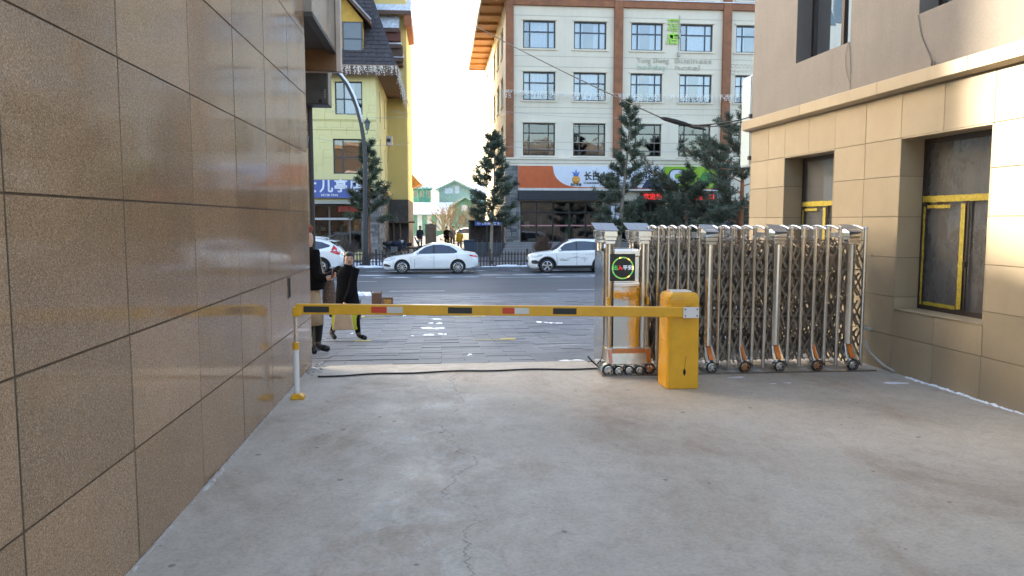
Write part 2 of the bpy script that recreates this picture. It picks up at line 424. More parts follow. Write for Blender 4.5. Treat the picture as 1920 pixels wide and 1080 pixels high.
# ------------------------------------------------------------------ mesh helpers
class MB:
    def __init__(s): s.v = []; s.f = []; s.m = []; s.k = 0
    def add(s, vs, fs):
        o = len(s.v); s.v += [tuple(p) for p in vs]
        for f in fs: s.f.append(tuple(i + o for i in f)); s.m.append(s.k)
        return s
    def box(s, x0, x1, y0, y1, z0, z1):
        return s.add([(x0, y0, z0), (x1, y0, z0), (x1, y1, z0), (x0, y1, z0), (x0, y0, z1), (x1, y0, z1), (x1, y1, z1), (x0, y1, z1)],
                     [(0, 3, 2, 1), (4, 5, 6, 7), (0, 1, 5, 4), (1, 2, 6, 5), (2, 3, 7, 6), (3, 0, 4, 7)])
    def pbox(s, P, u0, u1, v0, v1, w0, w1):
        return s.add([P(u0, v0, w0), P(u1, v0, w0), P(u1, v0, w1), P(u0, v0, w1), P(u0, v1, w0), P(u1, v1, w0), P(u1, v1, w1), P(u0, v1, w1)],
                     [(0, 3, 2, 1), (4, 5, 6, 7), (0, 1, 5, 4), (1, 2, 6, 5), (2, 3, 7, 6), (3, 0, 4, 7)])
    def cyl(s, p0, p1, r0, r1=None, n=10, caps=True):
        p0 = Vector(p0); p1 = Vector(p1); r1 = r0 if r1 is None else r1
        d = (p1 - p0)
        if d.length < 1e-7: return s
        d.normalize()
        a = d.orthogonal().normalized(); b = d.cross(a)
        vs = []
        for p, r in ((p0, r0), (p1, r1)):
            for i in range(n):
                t = 2 * math.pi * i / n
                vs.append(p + a * (r * math.cos(t)) + b * (r * math.sin(t)))
        fs = [(i, (i + 1) % n, n + (i + 1) % n, n + i) for i in range(n)]
        if caps: fs += [tuple(range(n - 1, -1, -1)), tuple(range(n, 2 * n))]
        return s.add(vs, fs)
    def tube(s, pts, r, n=6):
        pts = [Vector(p) for p in pts]
        rs = r if isinstance(r, (list, tuple)) else [r] * len(pts)
        vs = []; prev = None
        for i, p in enumerate(pts):
            d = (pts[min(i + 1, len(pts) - 1)] - pts[max(i - 1, 0)])
            d = d.normalized() if d.length > 1e-9 else Vector((0, 0, 1))
            if prev is None: a = d.orthogonal().normalized()
            else:
                a = prev - d * prev.dot(d)
                a = a.normalized() if a.length > 1e-6 else d.orthogonal().normalized()
            prev = a; b = d.cross(a)
            for k in range(n):
                t = 2 * math.pi * k / n
                vs.append(p + a * (rs[i] * math.cos(t)) + b * (rs[i] * math.sin(t)))
        fs = []
        for i in range(len(pts) - 1):
            for k in range(n):
                fs.append((i * n + k, i * n + (k + 1) % n, (i + 1) * n + (k + 1) % n, (i + 1) * n + k))
        fs += [tuple(range(n - 1, -1, -1)), tuple(range((len(pts) - 1) * n, len(pts) * n))]
        return s.add(vs, fs)
    def prism(s, poly, vec):
        poly = [Vector(p) for p in poly]; vec = Vector(vec); n = len(poly)
        vs = poly + [p + vec for p in poly]
        fs = [tuple(range(n - 1, -1, -1)), tuple(range(n, 2 * n))] + [(i, (i + 1) % n, n + (i + 1) % n, n + i) for i in range(n)]
        return s.add(vs, fs)
    def lathe(s, prof, o, ax, n=20, close=False):
        o = Vector(o); ax = Vector(ax).normalized(); a = ax.orthogonal().normalized(); b = ax.cross(a)
        vs = []; m = len(prof)
        for r, h in prof:
            for i in range(n):
                t = 2 * math.pi * i / n
                vs.append(o + ax * h + a * (r * math.cos(t)) + b * (r * math.sin(t)))
        fs = []
        for j in range(m if close else m - 1):
            jj = (j + 1) % m
            for i in range(n):
                fs.append((j * n + i, j * n + (i + 1) % n, jj * n + (i + 1) % n, jj * n + i))
        return s.add(vs, fs)
    def grid(s, fn, nu, nv):
        vs = [fn(i / nu, j / nv) for j in range(nv + 1) for i in range(nu + 1)]
        w = nu + 1
        fs = [(j * w + i, j * w + i + 1, (j + 1) * w + i + 1, (j + 1) * w + i) for j in range(nv) for i in range(nu)]
        return s.add(vs, fs)
    def ell(s, c, rx, ry, rz, nu=12, nv=8):
        c = Vector(c)
        vs = [c + Vector((0, 0, -rz))]
        for j in range(1, nv):
            ph = -math.pi / 2 + math.pi * j / nv
            for i in range(nu):
                t = 2 * math.pi * i / nu
                vs.append(c + Vector((rx * math.cos(ph) * math.cos(t), ry * math.cos(ph) * math.sin(t), rz * math.sin(ph))))
        vs.append(c + Vector((0, 0, rz)))
        fs = [(0, 1 + (i + 1) % nu, 1 + i) for i in range(nu)]
        for j in range(nv - 2):
            for i in range(nu):
                fs.append((1 + j * nu + i, 1 + j * nu + (i + 1) % nu, 1 + (j + 1) * nu + (i + 1) % nu, 1 + (j + 1) * nu + i))
        t = len(vs) - 1; q = 1 + (nv - 2) * nu
        fs += [(q + i, q + (i + 1) % nu, t) for i in range(nu)]
        return s.add(vs, fs)
    def mesh(s, name, mats, smooth=False, recalc=True):
        me = bpy.data.meshes.new(name)
        me.from_pydata(s.v, [], s.f)
        for m in (mats if isinstance(mats, (list, tuple)) else [mats]): me.materials.append(m)
        if any(s.m): me.polygons.foreach_set('material_index', s.m)
        if recalc:
            bm = bmesh.new(); bm.from_mesh(me)
            bmesh.ops.recalc_face_normals(bm, faces=bm.faces[:])
            bm.to_mesh(me); bm.free()
        if smooth: me.shade_smooth()
        me.update()
        return me
    def build(s, name, mats, parent=None, smooth=False, bevel=0.0, local=False, recalc=True, **kw):
        return link(name, s.mesh(name, mats, smooth, recalc), parent, bevel, local, **kw)

WM = {}
def link(name, me, parent=None, bevel=0.0, local=False, label=None, cat=None, group=None, kind=None, loc=None):
    o = bpy.data.objects.new(name, me); COL.objects.link(o)
    if loc is not None: o.location = loc
    if parent is not None:
        o.parent = parent
        if not local: o.matrix_parent_inverse = WM[parent.name].inverted()
    WM[o.name] = Matrix.Translation(loc) if loc is not None else Matrix.Identity(4)
    if bevel > 0:
        b = o.modifiers.new('bevel', 'BEVEL'); b.width = bevel; b.segments = 2; b.limit_method = 'ANGLE'; b.angle_limit = R(40)
    tag(o, label, cat, group, kind)
    return o
def tag(o, label=None, cat=None, group=None, kind=None):
    if label: o['label'] = label
    if cat: o['category'] = cat
    if group: o['group'] = group
    if kind: o['kind'] = kind
    return o
def thing(name, label, cat, loc=(0, 0, 0), rz=0.0, group=None):
    o = bpy.data.objects.new(name, None); COL.objects.link(o)
    o.location = loc; o.rotation_euler = (0, 0, rz); o.empty_display_size = 0.2
    WM[o.name] = Matrix.Translation(Vector(loc)) @ Matrix.Rotation(rz, 4, 'Z')
    return tag(o, label, cat, group)
def kids(o): return [c for c in bpy.data.objects if c.parent == o]
def copy_tree(o, parent=None):
    c = o.copy(); COL.objects.link(c); c.parent = parent
    for ch in kids(o):
        copy_tree(ch, c)
    return c

def text(name, body, loc, size, m, parent=None, normal='-y', ext=0.004, align='CENTER', bold=0.0, width=None, local=False, sx=1.0):
    """flat lettering as a mesh, standing upright and facing -Y (or -X)"""
    cu = bpy.data.curves.new(name, 'FONT')
    cu.body = body; cu.size = size; cu.align_x = align; cu.align_y = 'CENTER'; cu.extrude = ext; cu.offset = bold; cu.resolution_u = 2
    o = bpy.data.objects.new(name, cu); COL.objects.link(o)
    dg = bpy.context.evaluated_depsgraph_get(); dg.update()
    me = bpy.data.meshes.new_from_object(o.evaluated_get(dg))
    bpy.data.objects.remove(o); bpy.data.curves.remove(cu)
    if not len(me.vertices): return None
    if width:
        xs = [v.co.x for v in me.vertices]; sx = width / (max(xs) - min(xs))
    rot = Matrix.Rotation(R(90), 4, 'X')
    if normal == '-x': rot = Matrix.Rotation(R(-90), 4, 'Z') @ rot
    me.transform(Matrix.Translation(loc) @ rot @ Matrix.Scale(sx, 4, (1, 0, 0)))
    me.materials.clear(); me.materials.append(m)
    return link(name, me, parent, local=local)

def facade(mb, P, u0, u1, v0, v1, ops, depth):
    us = sorted({u0, u1, *[x for o in ops for x in o[:2]]}); vs = sorted({v0, v1, *[x for o in ops for x in o[2:4]]})
    us = [u for u in us if u0 <= u <= u1]; vs = [v for v in vs if v0 <= v <= v1]
    for a, b in zip(us, us[1:]):
        for c, d in zip(vs, vs[1:]):
            mu, mv = (a + b) / 2, (c + d) / 2
            if any(o[0] < mu < o[1] and o[2] < mv < o[3] for o in ops): continue
            mb.add([P(a, c, 0), P(b, c, 0), P(b, d, 0), P(a, d, 0)], [(0, 1, 2, 3)])
    for a, b, c, d in [o[:4] for o in ops]:
        for q in (((a, c), (a, d)), ((b, d), (b, c)), ((a, d), (b, d)), ((b, c), (a, c))):
            (p0, p1) = q
            mb.add([P(*p0, 0), P(*p1, 0), P(*p1, -depth), P(*p0, -depth)], [(0, 1, 2, 3)])

def window(parent, P, u0, u1, v0, v1, w, us=(), vs=(), fw=0.05, frame=FRAMED, glass=GLASS, curtain=None, room=True, local=False, sill=None, top_single=False):
    """a window part (frame) with panes, curtain and sill as sub-parts; w = plane of the frame (negative = recessed)"""
    mb = MB()
    t = 0.05
    mb.pbox(P, u0, u0 + fw, v0, v1, w - t, w); mb.pbox(P, u1 - fw, u1, v0, v1, w - t, w)
    mb.pbox(P, u0 + fw, u1 - fw, v0, v0 + fw, w - t, w); mb.pbox(P, u0 + fw, u1 - fw, v1 - fw, v1, w - t, w)
    for x in us: mb.pbox(P, x - fw / 2, x + fw / 2, v0 + fw, vs[0] if top_single else v1 - fw, w - t, w - 0.003)
    for z in vs: mb.pbox(P, u0 + fw, u1 - fw, z - fw / 2, z + fw / 2, w - t, w - 0.005)
    win = mb.build('window', frame, parent, local=local)
    U = [u0 + fw] + [x for x in us] + [u1 - fw]; V = [v0 + fw] + list(vs) + [v1 - fw]
    idm = (lambda o: None)
    cells = [(U[i] + (fw / 2 if i else 0), U[i + 1] - (fw / 2 if i < len(U) - 2 else 0), j) for i in range(len(U) - 1) for j in range(len(V) - 1)]
    if top_single: cells = [q for q in cells if q[2] < len(V) - 2] + [(U[0], U[-1], len(V) - 2)]
    for (a, b, j) in cells:
            pb = MB(); jt = [random.uniform(-0.006, 0.006) for _ in range(3)]
            c, d = V[j] + (fw / 2 if j else 0), V[j + 1] - (fw / 2 if j < len(V) - 2 else 0)
            pb.add([P(a, c, w - .03 + jt[0]), P(b, c, w - .03 + jt[1]), P(b, d, w - .03 + jt[2]), P(a, d, w - .03)], [(0, 1, 2), (0, 2, 3)])
            o = pb.build('pane', glass, win, local=local, recalc=False)
    if curtain:
        cb = MB()
        for (a, b) in curtain:
            n = 14
            cb.grid(lambda s, t2: P(u0 + (u1 - u0) * (a + (b - a) * s), v0 + (v1 - v0) * t2, w - .16 + 0.02 * math.sin(s * n * 2.6)), n * 3, 1)
        cb.build('curtain', CURTAIN, win, local=local)
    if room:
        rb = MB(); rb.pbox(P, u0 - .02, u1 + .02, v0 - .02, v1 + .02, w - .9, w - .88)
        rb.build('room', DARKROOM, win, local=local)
    if sill:
        sb = MB(); sb.pbox(P, u0 - .12, u1 + .12, v0 - .10, v0 - .002, -0.002, sill); sb.build('sill', CREAM, win, local=local)
        sb = MB(); sb.pbox(P, u0 - .1, u1 + .1, v1 + .02, v1 + .12, -0.002, sill * .8); sb.build('lintel', CREAM, win, local=local)
    return win

def lump(mb, cx, cy, z, rx, ry, h, n=14, seed=0, zf=None):
    """irregular low mound (snow) with ragged outline"""
    rr = random.Random(seed); ph = [rr.uniform(0, 6.28) for _ in range(4)]
    rings = [(1.0, 0.0), (0.8, 0.55), (0.5, 0.85), (0.0, 1.0)]
    vs = []; fs = []
    for k, (q, hh) in enumerate(rings[:-1]):
        for i in range(n):
            t = 2 * math.pi * i / n
            e = 1 + 0.22 * math.sin(2 * t + ph[0]) + 0.16 * math.sin(3 * t + ph[1]) + 0.12 * math.sin(5 * t + ph[2]) + rr.uniform(-.08, .08)
            x = cx + rx * q * e * math.cos(t); y = cy + ry * q * e * math.sin(t)
            g = zf(y) if zf else z
            vs.append((x, y, g - 0.004 + h * hh * (1 + rr.uniform(-.3, .3)) if k else g - 0.004))
    g = zf(cy) if zf else z
    vs.append((cx, cy, g + h))
    for k in range(2):
        for i in range(n): fs.append((k * n + i, k * n + (i + 1) % n, (k + 1) * n + (i + 1) % n, (k + 1) * n + i))
    fs += [(2 * n + i, 2 * n + (i + 1) % n, 3 * n) for i in range(n)]
    mb.add(vs, fs)
# ==== PART2

# ================================================================== SETTING
def sheet(name, m, x0, x1, ys, zf, nx=1, z_off=0.0, thick=0.0):
    mb = MB()
    xs = [x0 + (x1 - x0) * i / nx for i in range(nx + 1)]
    vs = [(x, y, zf(y) + z_off) for y in ys for x in xs]; w = nx + 1
    mb.add(vs, [(j * w + i, j * w + i + 1, (j + 1) * w + i + 1, (j + 1) * w + i) for j in range(len(ys) - 1) for i in range(nx)])
    o = mb.build(name, m, recalc=False); o['kind'] = 'structure'
    return o
EARTH = mat('packed_earth', (0.18, 0.165, 0.15), 0.9, var=0.25, vscale=0.3)
sheet('ground', EARTH, -600, 600, [-600, 1200], lambda y: -1.0)
sheet('courtyard', CONCRETE, -60, 60, [-60, 0, 8.5, 9.3], ground_z)
sheet('pavement_bed', mat('paver_joint', (0.10, 0.10, 0.105), 0.9, var=0.3), -120, 120, [9.3, 11, 14.5, 19, 24.4], lambda y: ground_z(y) - 0.012)
sheet('road', ASPHALT, -250, 250, [24.55, 37.9], lambda y: ROAD_Z)
WALKFAR = mat('grey_pavement', (0.155, 0.155, 0.165), 0.8, var=0.25, vscale=1.2, bump=0.2)
sheet('far_pavement', WALKFAR, -250, 250, [38.05, 44, 50, 75, 420], ground_z)
# kerbs, stone by stone
def kerb(y, ztop, name):
    k = thing(name, None, None, (0, y, ROAD_Z)); k['kind'] = 'structure'
    mb = MB(); mb.box(-0.49, 0.49, -0.075, 0.075, -0.15, ztop - ROAD_Z); me = mb.mesh('kerb_stone', KERBM)
    for i in range(-14, 20):
        o = link('kerb_stone', me, k, 0.012, True); o.location = (i + 0.5, 0, random.uniform(-.006, .006))
    for a, b in ((-120, -14), (20, 120)):
        m2 = MB(); m2.box(a, b, -0.075, 0.075, -0.15, ztop - ROAD_Z); m2.build('kerb_run', KERBM, k, local=True)
kerb(24.475, ground_z(24.4) + 0.0, 'near_kerb')
kerb(37.975, ground_z(38.1) + 0.0, 'far_kerb')

# pavers: rows of slabs in running bond on the ramp; the large ones singly, the rest joined
pv = thing('pavement', None, None, (0, 9.3, 0)); pv['kind'] = 'structure'
def paver_geo(mb, x, y, j=0.0):
    g = 0.0035
    x0, x1, y0, y1 = x + g * .7, x + .6 - g * .7, y + g, y + .3 - g
    t_ = random.gauss(0, .0026); d = [random.uniform(-.002, .002) + t_ + random.gauss(0, .0015) for _ in range(4)]
    q = [(x0, y0, ground_z(y0) + d[0]), (x1, y0, ground_z(y0) + d[1]), (x1, y1, ground_z(y1) + d[2]), (x0, y1, ground_z(y1) + d[3])]
    lo = [(a, b, c - .03) for a, b, c in q]
    mb.add(q + lo, [(0, 1, 2, 3), (0, 4, 5, 1), (1, 5, 6, 2), (2, 6, 7, 3), (3, 7, 4, 0)])
rest = MB(); n_single = 0
row = 0; y = 9.3
while y < 24.35:
    x = -24 + (0.3 if row % 2 else 0)
    while x < 26:
        if -2.0 < x < 3.0 and y < 14.6 and n_single < 290:
            mb = MB(); paver_geo(mb, x, y); mb.build('paver', PAVER, pv, recalc=False); n_single += 1
        elif not (y < 9.0):
            paver_geo(rest, x, y)
        x += 0.6
    y += 0.3; row += 1
o = rest.build('paver_field', PAVER, pv, recalc=False); o['kind'] = 'stuff'

# road paint
def stripe(name, m, x0, x1, y0, y1, zf, label, group=None, off=0.005):
    mb = MB(); n = max(1, int((x1 - x0) / 0.4))
    rr = random.Random(int(x0 * 13 + y0 * 7))
    vs = []
    for i in range(n + 1):
        x = x0 + (x1 - x0) * i / n
        vs += [(x, y0 + rr.uniform(-.012, .012), zf(y0) + off), (x, y1 + rr.uniform(-.012, .012), zf(y1) + off)]
    mb.add(vs, [(2 * i, 2 * i + 2, 2 * i + 3, 2 * i + 1) for i in range(n)])
    o = mb.build(name, m, recalc=False); o['kind'] = 'structure'
    return o
rz_ = lambda y: ROAD_Z
for x0 in (-13.8, -7.8, -1.8, 4.2, 10.2):
    stripe('lane_marking', LINEM, x0, x0 + 1.95, 26.82, 26.95, rz_, '')
stripe('lane_marking', LINEM, -16, -2.6, 31.25, 31.38, rz_, '')
stripe('lane_marking', LINEM, 2.4, 20, 32.9, 33.02, rz_, '')
stripe('lane_marking', LINEM, -1, 20, 34.3, 34.4, rz_, '')
stripe('lane_marking', LINEM, -16, 20, 25.0, 25.12, rz_, '')
# yellow parking corners on the pavers
def corner_mark(px, py, flip):
    # distance from the pavement it is painted on
    Y = 12.0
    for _ in range(30):
        p = ony(px, py, Y); dz = ground_z(Y) - p.z; Y += -dz * 4 if abs(dz) > 1e-4 else 0
        Y = max(9.5, min(24, Y))
    p = ony(px, py, Y); s = -1 if flip else 1
    mb = MB()
    for (a, b, c, d) in ((0, 0.75 * s, 0, .10), (0, 0.27 * s, .10, .30)):
        x0, x1 = sorted((p.x + a, p.x + b)); y0, y1 = p.y + c, p.y + d
        if c == 0: y0, y1 = p.y, p.y + .10
        mb.add([(x0, y0, ground_z(y0) + .007), (x1, y0, ground_z(y0) + .007), (x1, y1, ground_z(y1) + .007), (x0, y1, ground_z(y1) + .007)], [(0, 1, 2, 3)])
    o = mb.build('parking_mark', YLINEM, recalc=False); o['kind'] = 'structure'
corner_mark(664, 641, False); corner_mark(968, 637, True); corner_mark(660, 596, False); corner_mark(910, 594, True)

# snow: patches on pavers, ridge along kerbs
sn = MB()
for i, (px, py, w, h) in enumerate([(808, 628, 34, 5), (832, 627, 16, 4), (798, 628, 12, 3), (815, 615, 30, 5), (820, 606, 26, 4), (812, 599, 24, 4), (773, 630, 5, 2), (1040, 606, 22, 3), (1015, 604, 16, 3), (757, 592, 6, 3), (825, 615, 14, 3), (880, 665, 10, 2), (1085, 683, 30, 5), (1060, 676, 20, 3), (660, 625, 5, 2)]):
    Y = 11.0
    for _ in range(40):
        p = ony(px, py, Y); Y = max(9.4, min(24, Y + (p.z - ground_z(Y)) * 3.0))
    p = ony(px, py, Y); k = p.y / F
    if i < 12:
        for q in range(3):
            lump(sn, p.x + random.uniform(-.5, .5) * w * k, p.y + random.uniform(-.1, .1), 0, w * k * random.uniform(.2, .42), 0.07 + h * 0.012, 0.012, 12, i * 5 + q, ground_z)
    else: lump(sn, p.x, p.y, 0, w * k / 2, .1, 0.01, 12, i, ground_z)
for i in range(170):
    x = random.uniform(-9, 12); side = random.random()
    if side < .45:
        y = 24.62 + abs(random.gauss(0, .22)); lump(sn, x, y, ROAD_Z, random.uniform(.12, .5), random.uniform(.04, .14), random.uniform(.015, .06), 9, i)
    elif side < .72:
        y = 38.25 + abs(random.gauss(0, .18)); lump(sn, x, y, 0, random.uniform(.15, .6), random.uniform(.08, .22), random.uniform(.03, .12), 9, i, ground_z)
    else:
        y = random.choice([37.6, 34.75, 33.6]) + random.gauss(0, .15); lump(sn, x, y, ROAD_Z, random.uniform(.2, .9), random.uniform(.03, .08), .008, 9, i)
for i in range(12): lump(sn, -2.62 + random.gauss(0, .17), 24.15 + random.gauss(0, .16), 0, random.uniform(.1, .24), random.uniform(.1, .2), random.uniform(.04, .14), 10, 300 + i, ground_z)
for i in range(10): lump(sn, -4.6 + random.gauss(0, .5), 39.5 + random.gauss(0, .2), 0, random.uniform(.4, .8), .4, random.uniform(.1, .3), 10, 330 + i, ground_z)
o = sn.build('snow_patches', SNOW, smooth=True); tag(o, 'patchy leftover snow on pavers, kerbs and road edge', 'snow', kind='stuff')
# snow and mortar line along the beige building's foot, a frozen splash next to it
fs = MB()
def wall_r(y, off=0.0): return 5.387 - 0.0431 * y - off
for i in range(70):
    y = 7.65 - i * 0.055
    lump(fs, wall_r(y, .03 + random.uniform(-.01, .02)), y, 0, random.uniform(.015, .04), .05, random.uniform(.006, .02), 8, 500 + i)
lump(fs, 4.72, 7.42, 0, .2, .10, .005, 14, 901)
lump(fs, 3.2, 7.85, 0, .14, .05, .006, 12, 902); lump(fs, 3.45, 7.5, 0, .07, .02, .005, 12, 903); lump(fs, 3.62, 7.52, 0, .1, .02, .005, 12, 904)
o = fs.build('snow_line', SNOW, smooth=True); tag(o, 'thin line of snow along the foot of the beige wall', 'snow', kind='stuff')

# ================================================================== GRANITE BUILDING (left)
LX = -1.52; LEND = 9.02; LTOP = 9.2
gb = thing('granite_building', 'building clad in polished brown granite slabs along the concrete drive', 'building', (LX, 4, 0))
mb = MB(); mb.box(-14, LX - 0.005, -2.4, LEND - 0.005, -0.8, LTOP); mb.build('wall_core', JOINT, gb)
mb = MB(); mb.box(-14.2, LX - 0.05, -2.6, LEND + 0.15, LTOP, LTOP + 0.4); mb.build('parapet', GRANITE, gb)
ycuts = [-2.4, -1.35, -0.3, 0.75, 1.79, 2.83, 3.84, 4.89, 5.91, 6.93, 7.97, LEND]
zcuts = [0.0, 0.565, 1.14, 1.795, 2.47, 3.125, 3.79, 4.45]
g = 0.0052; gv = 0.008
def slab(name, x0, x1, y0, y1, z0, z1, m, par):
    mb = MB(); mb.box(x0, x1, y0, y1, z0, z1); return mb.build(name, m, par, bevel=0.0012)
SL_Y0, SL_Y1, SL_Z0, SL_Z1 = 7.70, 7.80, 0.93, 1.12
for yi, (a, b) in enumerate(zip(ycuts, ycuts[1:])):
    for zi, (c, d) in enumerate(zip(zcuts, zcuts[1:])):
        dx = random.uniform(-.0015, .0015)
        cc = c + g if zi else -0.06
        slab('granite_slab', LX - .022, LX + dx, a + gv, b - gv, cc, d - g, GRANITE, gb)
    z = zcuts[-1]
    while z < LTOP - 0.1:
        z2 = min(z + 1.5, LTOP); slab('granite_slab', LX - .022, LX, a + g, b - g, z + g, z2 - g, GRANITE, gb); z = z2
# street face slabs round the corner
xe = LX
for xi in range(8):
    for (c, d) in zip(zcuts, zcuts[1:]):
        slab('granite_slab', xe - 1.0 * (xi + 1) + g, xe - 1.0 * xi - (g if xi else 0.024), LEND - .022, LEND, c - .6 if c == 0 else c + g, d - g, GRANITE, gb)
# letter slot
mb = MB(); mb.box(LX - .01, LX + .004, SL_Y0, SL_Y1, SL_Z0, SL_Z1); mb.build('slot_recess', mat('slot_black', (0.006, 0.006, 0.006), 0.9), gb)
mb = MB()
for (a, b, c, d) in ((SL_Y0 - .012, SL_Y0, SL_Z0 - .012, SL_Z1 + .012), (SL_Y1, SL_Y1 + .012, SL_Z0 - .012, SL_Z1 + .012), (SL_Y0, SL_Y1, SL_Z0 - .012, SL_Z0), (SL_Y0, SL_Y1, SL_Z1, SL_Z1 + .012)):
    mb.box(LX - .01, LX + .007, a, b, c, d)
mb.build('slot_trim', mat('brown_trim', (0.10, 0.07, 0.05), 0.5), gb)
# canopy block over the street corner: slab-clad side, dark underside, pale end strip, drip edge
CZ = 4.05
CE = 10.95
mb = MB(); mb.box(-9, LX + .07, LEND + .002, CE, CZ + .01, 6.6); can = mb.build('canopy', mat('canopy_dark', (0.06, 0.055, 0.05), 0.8), gb)
CANST = mat('canopy_stone', (0.22, 0.188, 0.15), 0.16, var=0.3, vscale=2.0)
yy = LEND + .01
for i, w in enumerate((0.62, 0.62, 0.66)):
    for (c, d) in ((CZ, CZ + .75), (CZ + .76, CZ + 1.5), (CZ + 1.51, 6.6)):
        mb = MB(); mb.box(LX + .07, LX + .092, yy, yy + w - .008, c, d); mb.build('canopy_slab', CANST, can, bevel=0.003)
    yy += w
mb = MB(); mb.box(LX - .3, LX + .09, LEND - .035, LEND + .001, CZ + .0, 6.6); mb.build('canopy_end_slab', CANST, can, bevel=0.003)
mb = MB(); mb.box(LX + .0, LX + .10, LEND - .03, CE + .01, CZ - .05, CZ); mb.build('drip_edge', mat('dark_trim', (0.04, 0.036, 0.032), 0.5), can)
mb = MB(); mb.box(-9, LX + .16, CE + .01, CE + .17, CZ - .28, 6.6); mb.build('sign_return', mat('pale_sign_side', (0.55, 0.47, 0.40), 0.5, var=0.15), can)
mb = MB(); mb.box(-9, LX + .10, CE + .004, CE + .06, CZ - .28, 6.6); mb.build('sign_back', mat('brown_sign_back', (0.17, 0.10, 0.05), 0.6), can)
# crumbling mortar at the wall's foot
mo = MB()
for i in range(120):
    y = random.uniform(2.6, 8.95); r_ = random.uniform(.004, .013)
    lump(mo, LX + .006 + random.uniform(0, .012), y, 0, r_, random.uniform(.02, .09), random.uniform(.004, .014), 7, 1000 + i)
for i in range(7): lump(mo, LX + .02, 4.85 + .07 * i, 0, .024, .06, .018, 8, 1200 + i)
for i in range(26): lump(mo, LX + .04 + abs(random.gauss(0, .1)), 8.75 + random.gauss(0, .18), 0, random.uniform(.01, .05), random.uniform(.01, .04), random.uniform(.01, .03), 7, 1240 + i)
o = mo.build('mortar_crumbs', MORTAR, smooth=True); tag(o, 'pale mortar crumbs along the foot of the granite wall', 'mortar', kind='stuff')

# ================================================================== BEIGE BUILDING (right)
BA = math.atan(0.0431)
bb = thing('beige_building', 'grey rendered building with beige panel base and taped windows', 'building', (5.387, 0, 0), BA)
PB = lambda u, v, w: Vector((-w, u, v))      # u along the wall, v up, w outward (towards the drive)
ENDY = 11.68; BTOP = 9.9
wins = [(6.66, 8.0, 0.705, 2.60), (9.3, 10.6, 0.705, 2.60), (3.9, 5.3, 0.705, 2.60)]
upw = [(9.05, 10.36, 3.87, 5.9), (6.3, 7.79, 3.87, 5.9), (3.4, 4.9, 3.87, 5.9), (9.05, 10.36, 7.2, 9.2), (6.3, 7.79, 7.2, 9.2), (3.4, 4.9, 7.2, 9.2)]
RD = 0.34
mb = MB()
facade(mb, PB, -3, ENDY, 3.25, BTOP, upw, RD - .05)
PE = lambda u, v, w: Vector((u, ENDY + w, v))
facade(mb, PE, 0.0, 14, -0.8, BTOP, [], 0)
mb.build('upper_wall', STUCCO, bb, local=True)
mb = MB(); facade(mb, lambda u, v, w: PB(u, v, w - .022), -3, ENDY, -0.3, 3.25, wins, RD); mb.build('panel_backing', PJOINT, bb, local=True)
mb = MB(); mb.box(-.14, 14.1, -3.1, ENDY + .14, BTOP, BTOP + .35); mb.build('parapet', STUCCO, bb, local=True)
mb = MB(); mb.box(0.9, 14, -3, ENDY - .03, -0.5, BTOP); mb.build('inner_mass', DARKROOM, bb, local=True)
# cornice: lengths with a stepped underside
seg = [ENDY + .10, 10.0, 8.3, 6.9, 5.4, 3.9, 2.4, 0.5, -1.5, -3]
for a, b in zip(seg, seg[1:]):
    mb = MB(); mb.prism([PB(0, z, w) for z, w in ((3.09, .022), (3.09, .06), (3.115, .115), (3.25, .115), (3.262, .0), (3.262, -.02), (3.09, -.02))], (0, 1, 0))
    mb.v = [(x, b + .002 + y * (a - b - .004), z) for x, y, z in mb.v]
    mb.build('cornice', PANEL, bb, bevel=0.004, local=True)
mb = MB(); mb.box(-.10, 14, ENDY + .002, ENDY + .10, 3.1, 3.25); mb.build('cornice', PANEL, bb, bevel=.004, local=True)
pz = [-0.05, 0.412, 0.845, 1.285, 1.738, 2.185, 2.60, 3.09]
pu = [ENDY, 11.1, 10.6, 9.95, 9.3, 8.65, 8.0, 7.33, 6.66, 6.0, 5.3, 4.6, 3.9, 3.25, 2.6, 1.95, 1.3, .65, 0, -.65, -1.3, -1.95, -2.6, -3]
PTH = .022
for b, a in zip(pu, pu[1:]):
    for c, d in zip(pz, pz[1:]):
        cells = [(c, d)]
        for (u0, u1, v0, v1) in wins:
            if u0 - .01 <= a and b <= u1 + .01:
                nc = []
                for (c2, d2) in cells:
                    if d2 <= v0 + .001 or c2 >= v1 - .001: nc.append((c2, d2)); continue
                    if c2 < v0: nc.append((c2, v0))
                    if d2 > v1: nc.append((v1, d2))
                cells = nc
        for (c2, d2) in cells:
            if d2 - c2 < .03: continue
            mb = MB(); dj = random.uniform(-.0012, .0012)
            mb.pbox(PB, a + .003, b - .003, c2 + .003, d2 - .003, -PTH, dj)
            mb.build('cladding_panel', PANEL, bb, bevel=.002, local=True)
for (c, d) in zip(pz, pz[1:]):   # return panels on the street end
    for x0 in (0.0, .7, 1.4, 2.1, 2.8):
        mb = MB(); mb.box(x0 + .003, x0 + .697, ENDY, ENDY + .018, c + .003 - (.5 if c < 0 else 0), d - .003); mb.build('cladding_panel', PANEL, bb, bevel=.002, local=True)
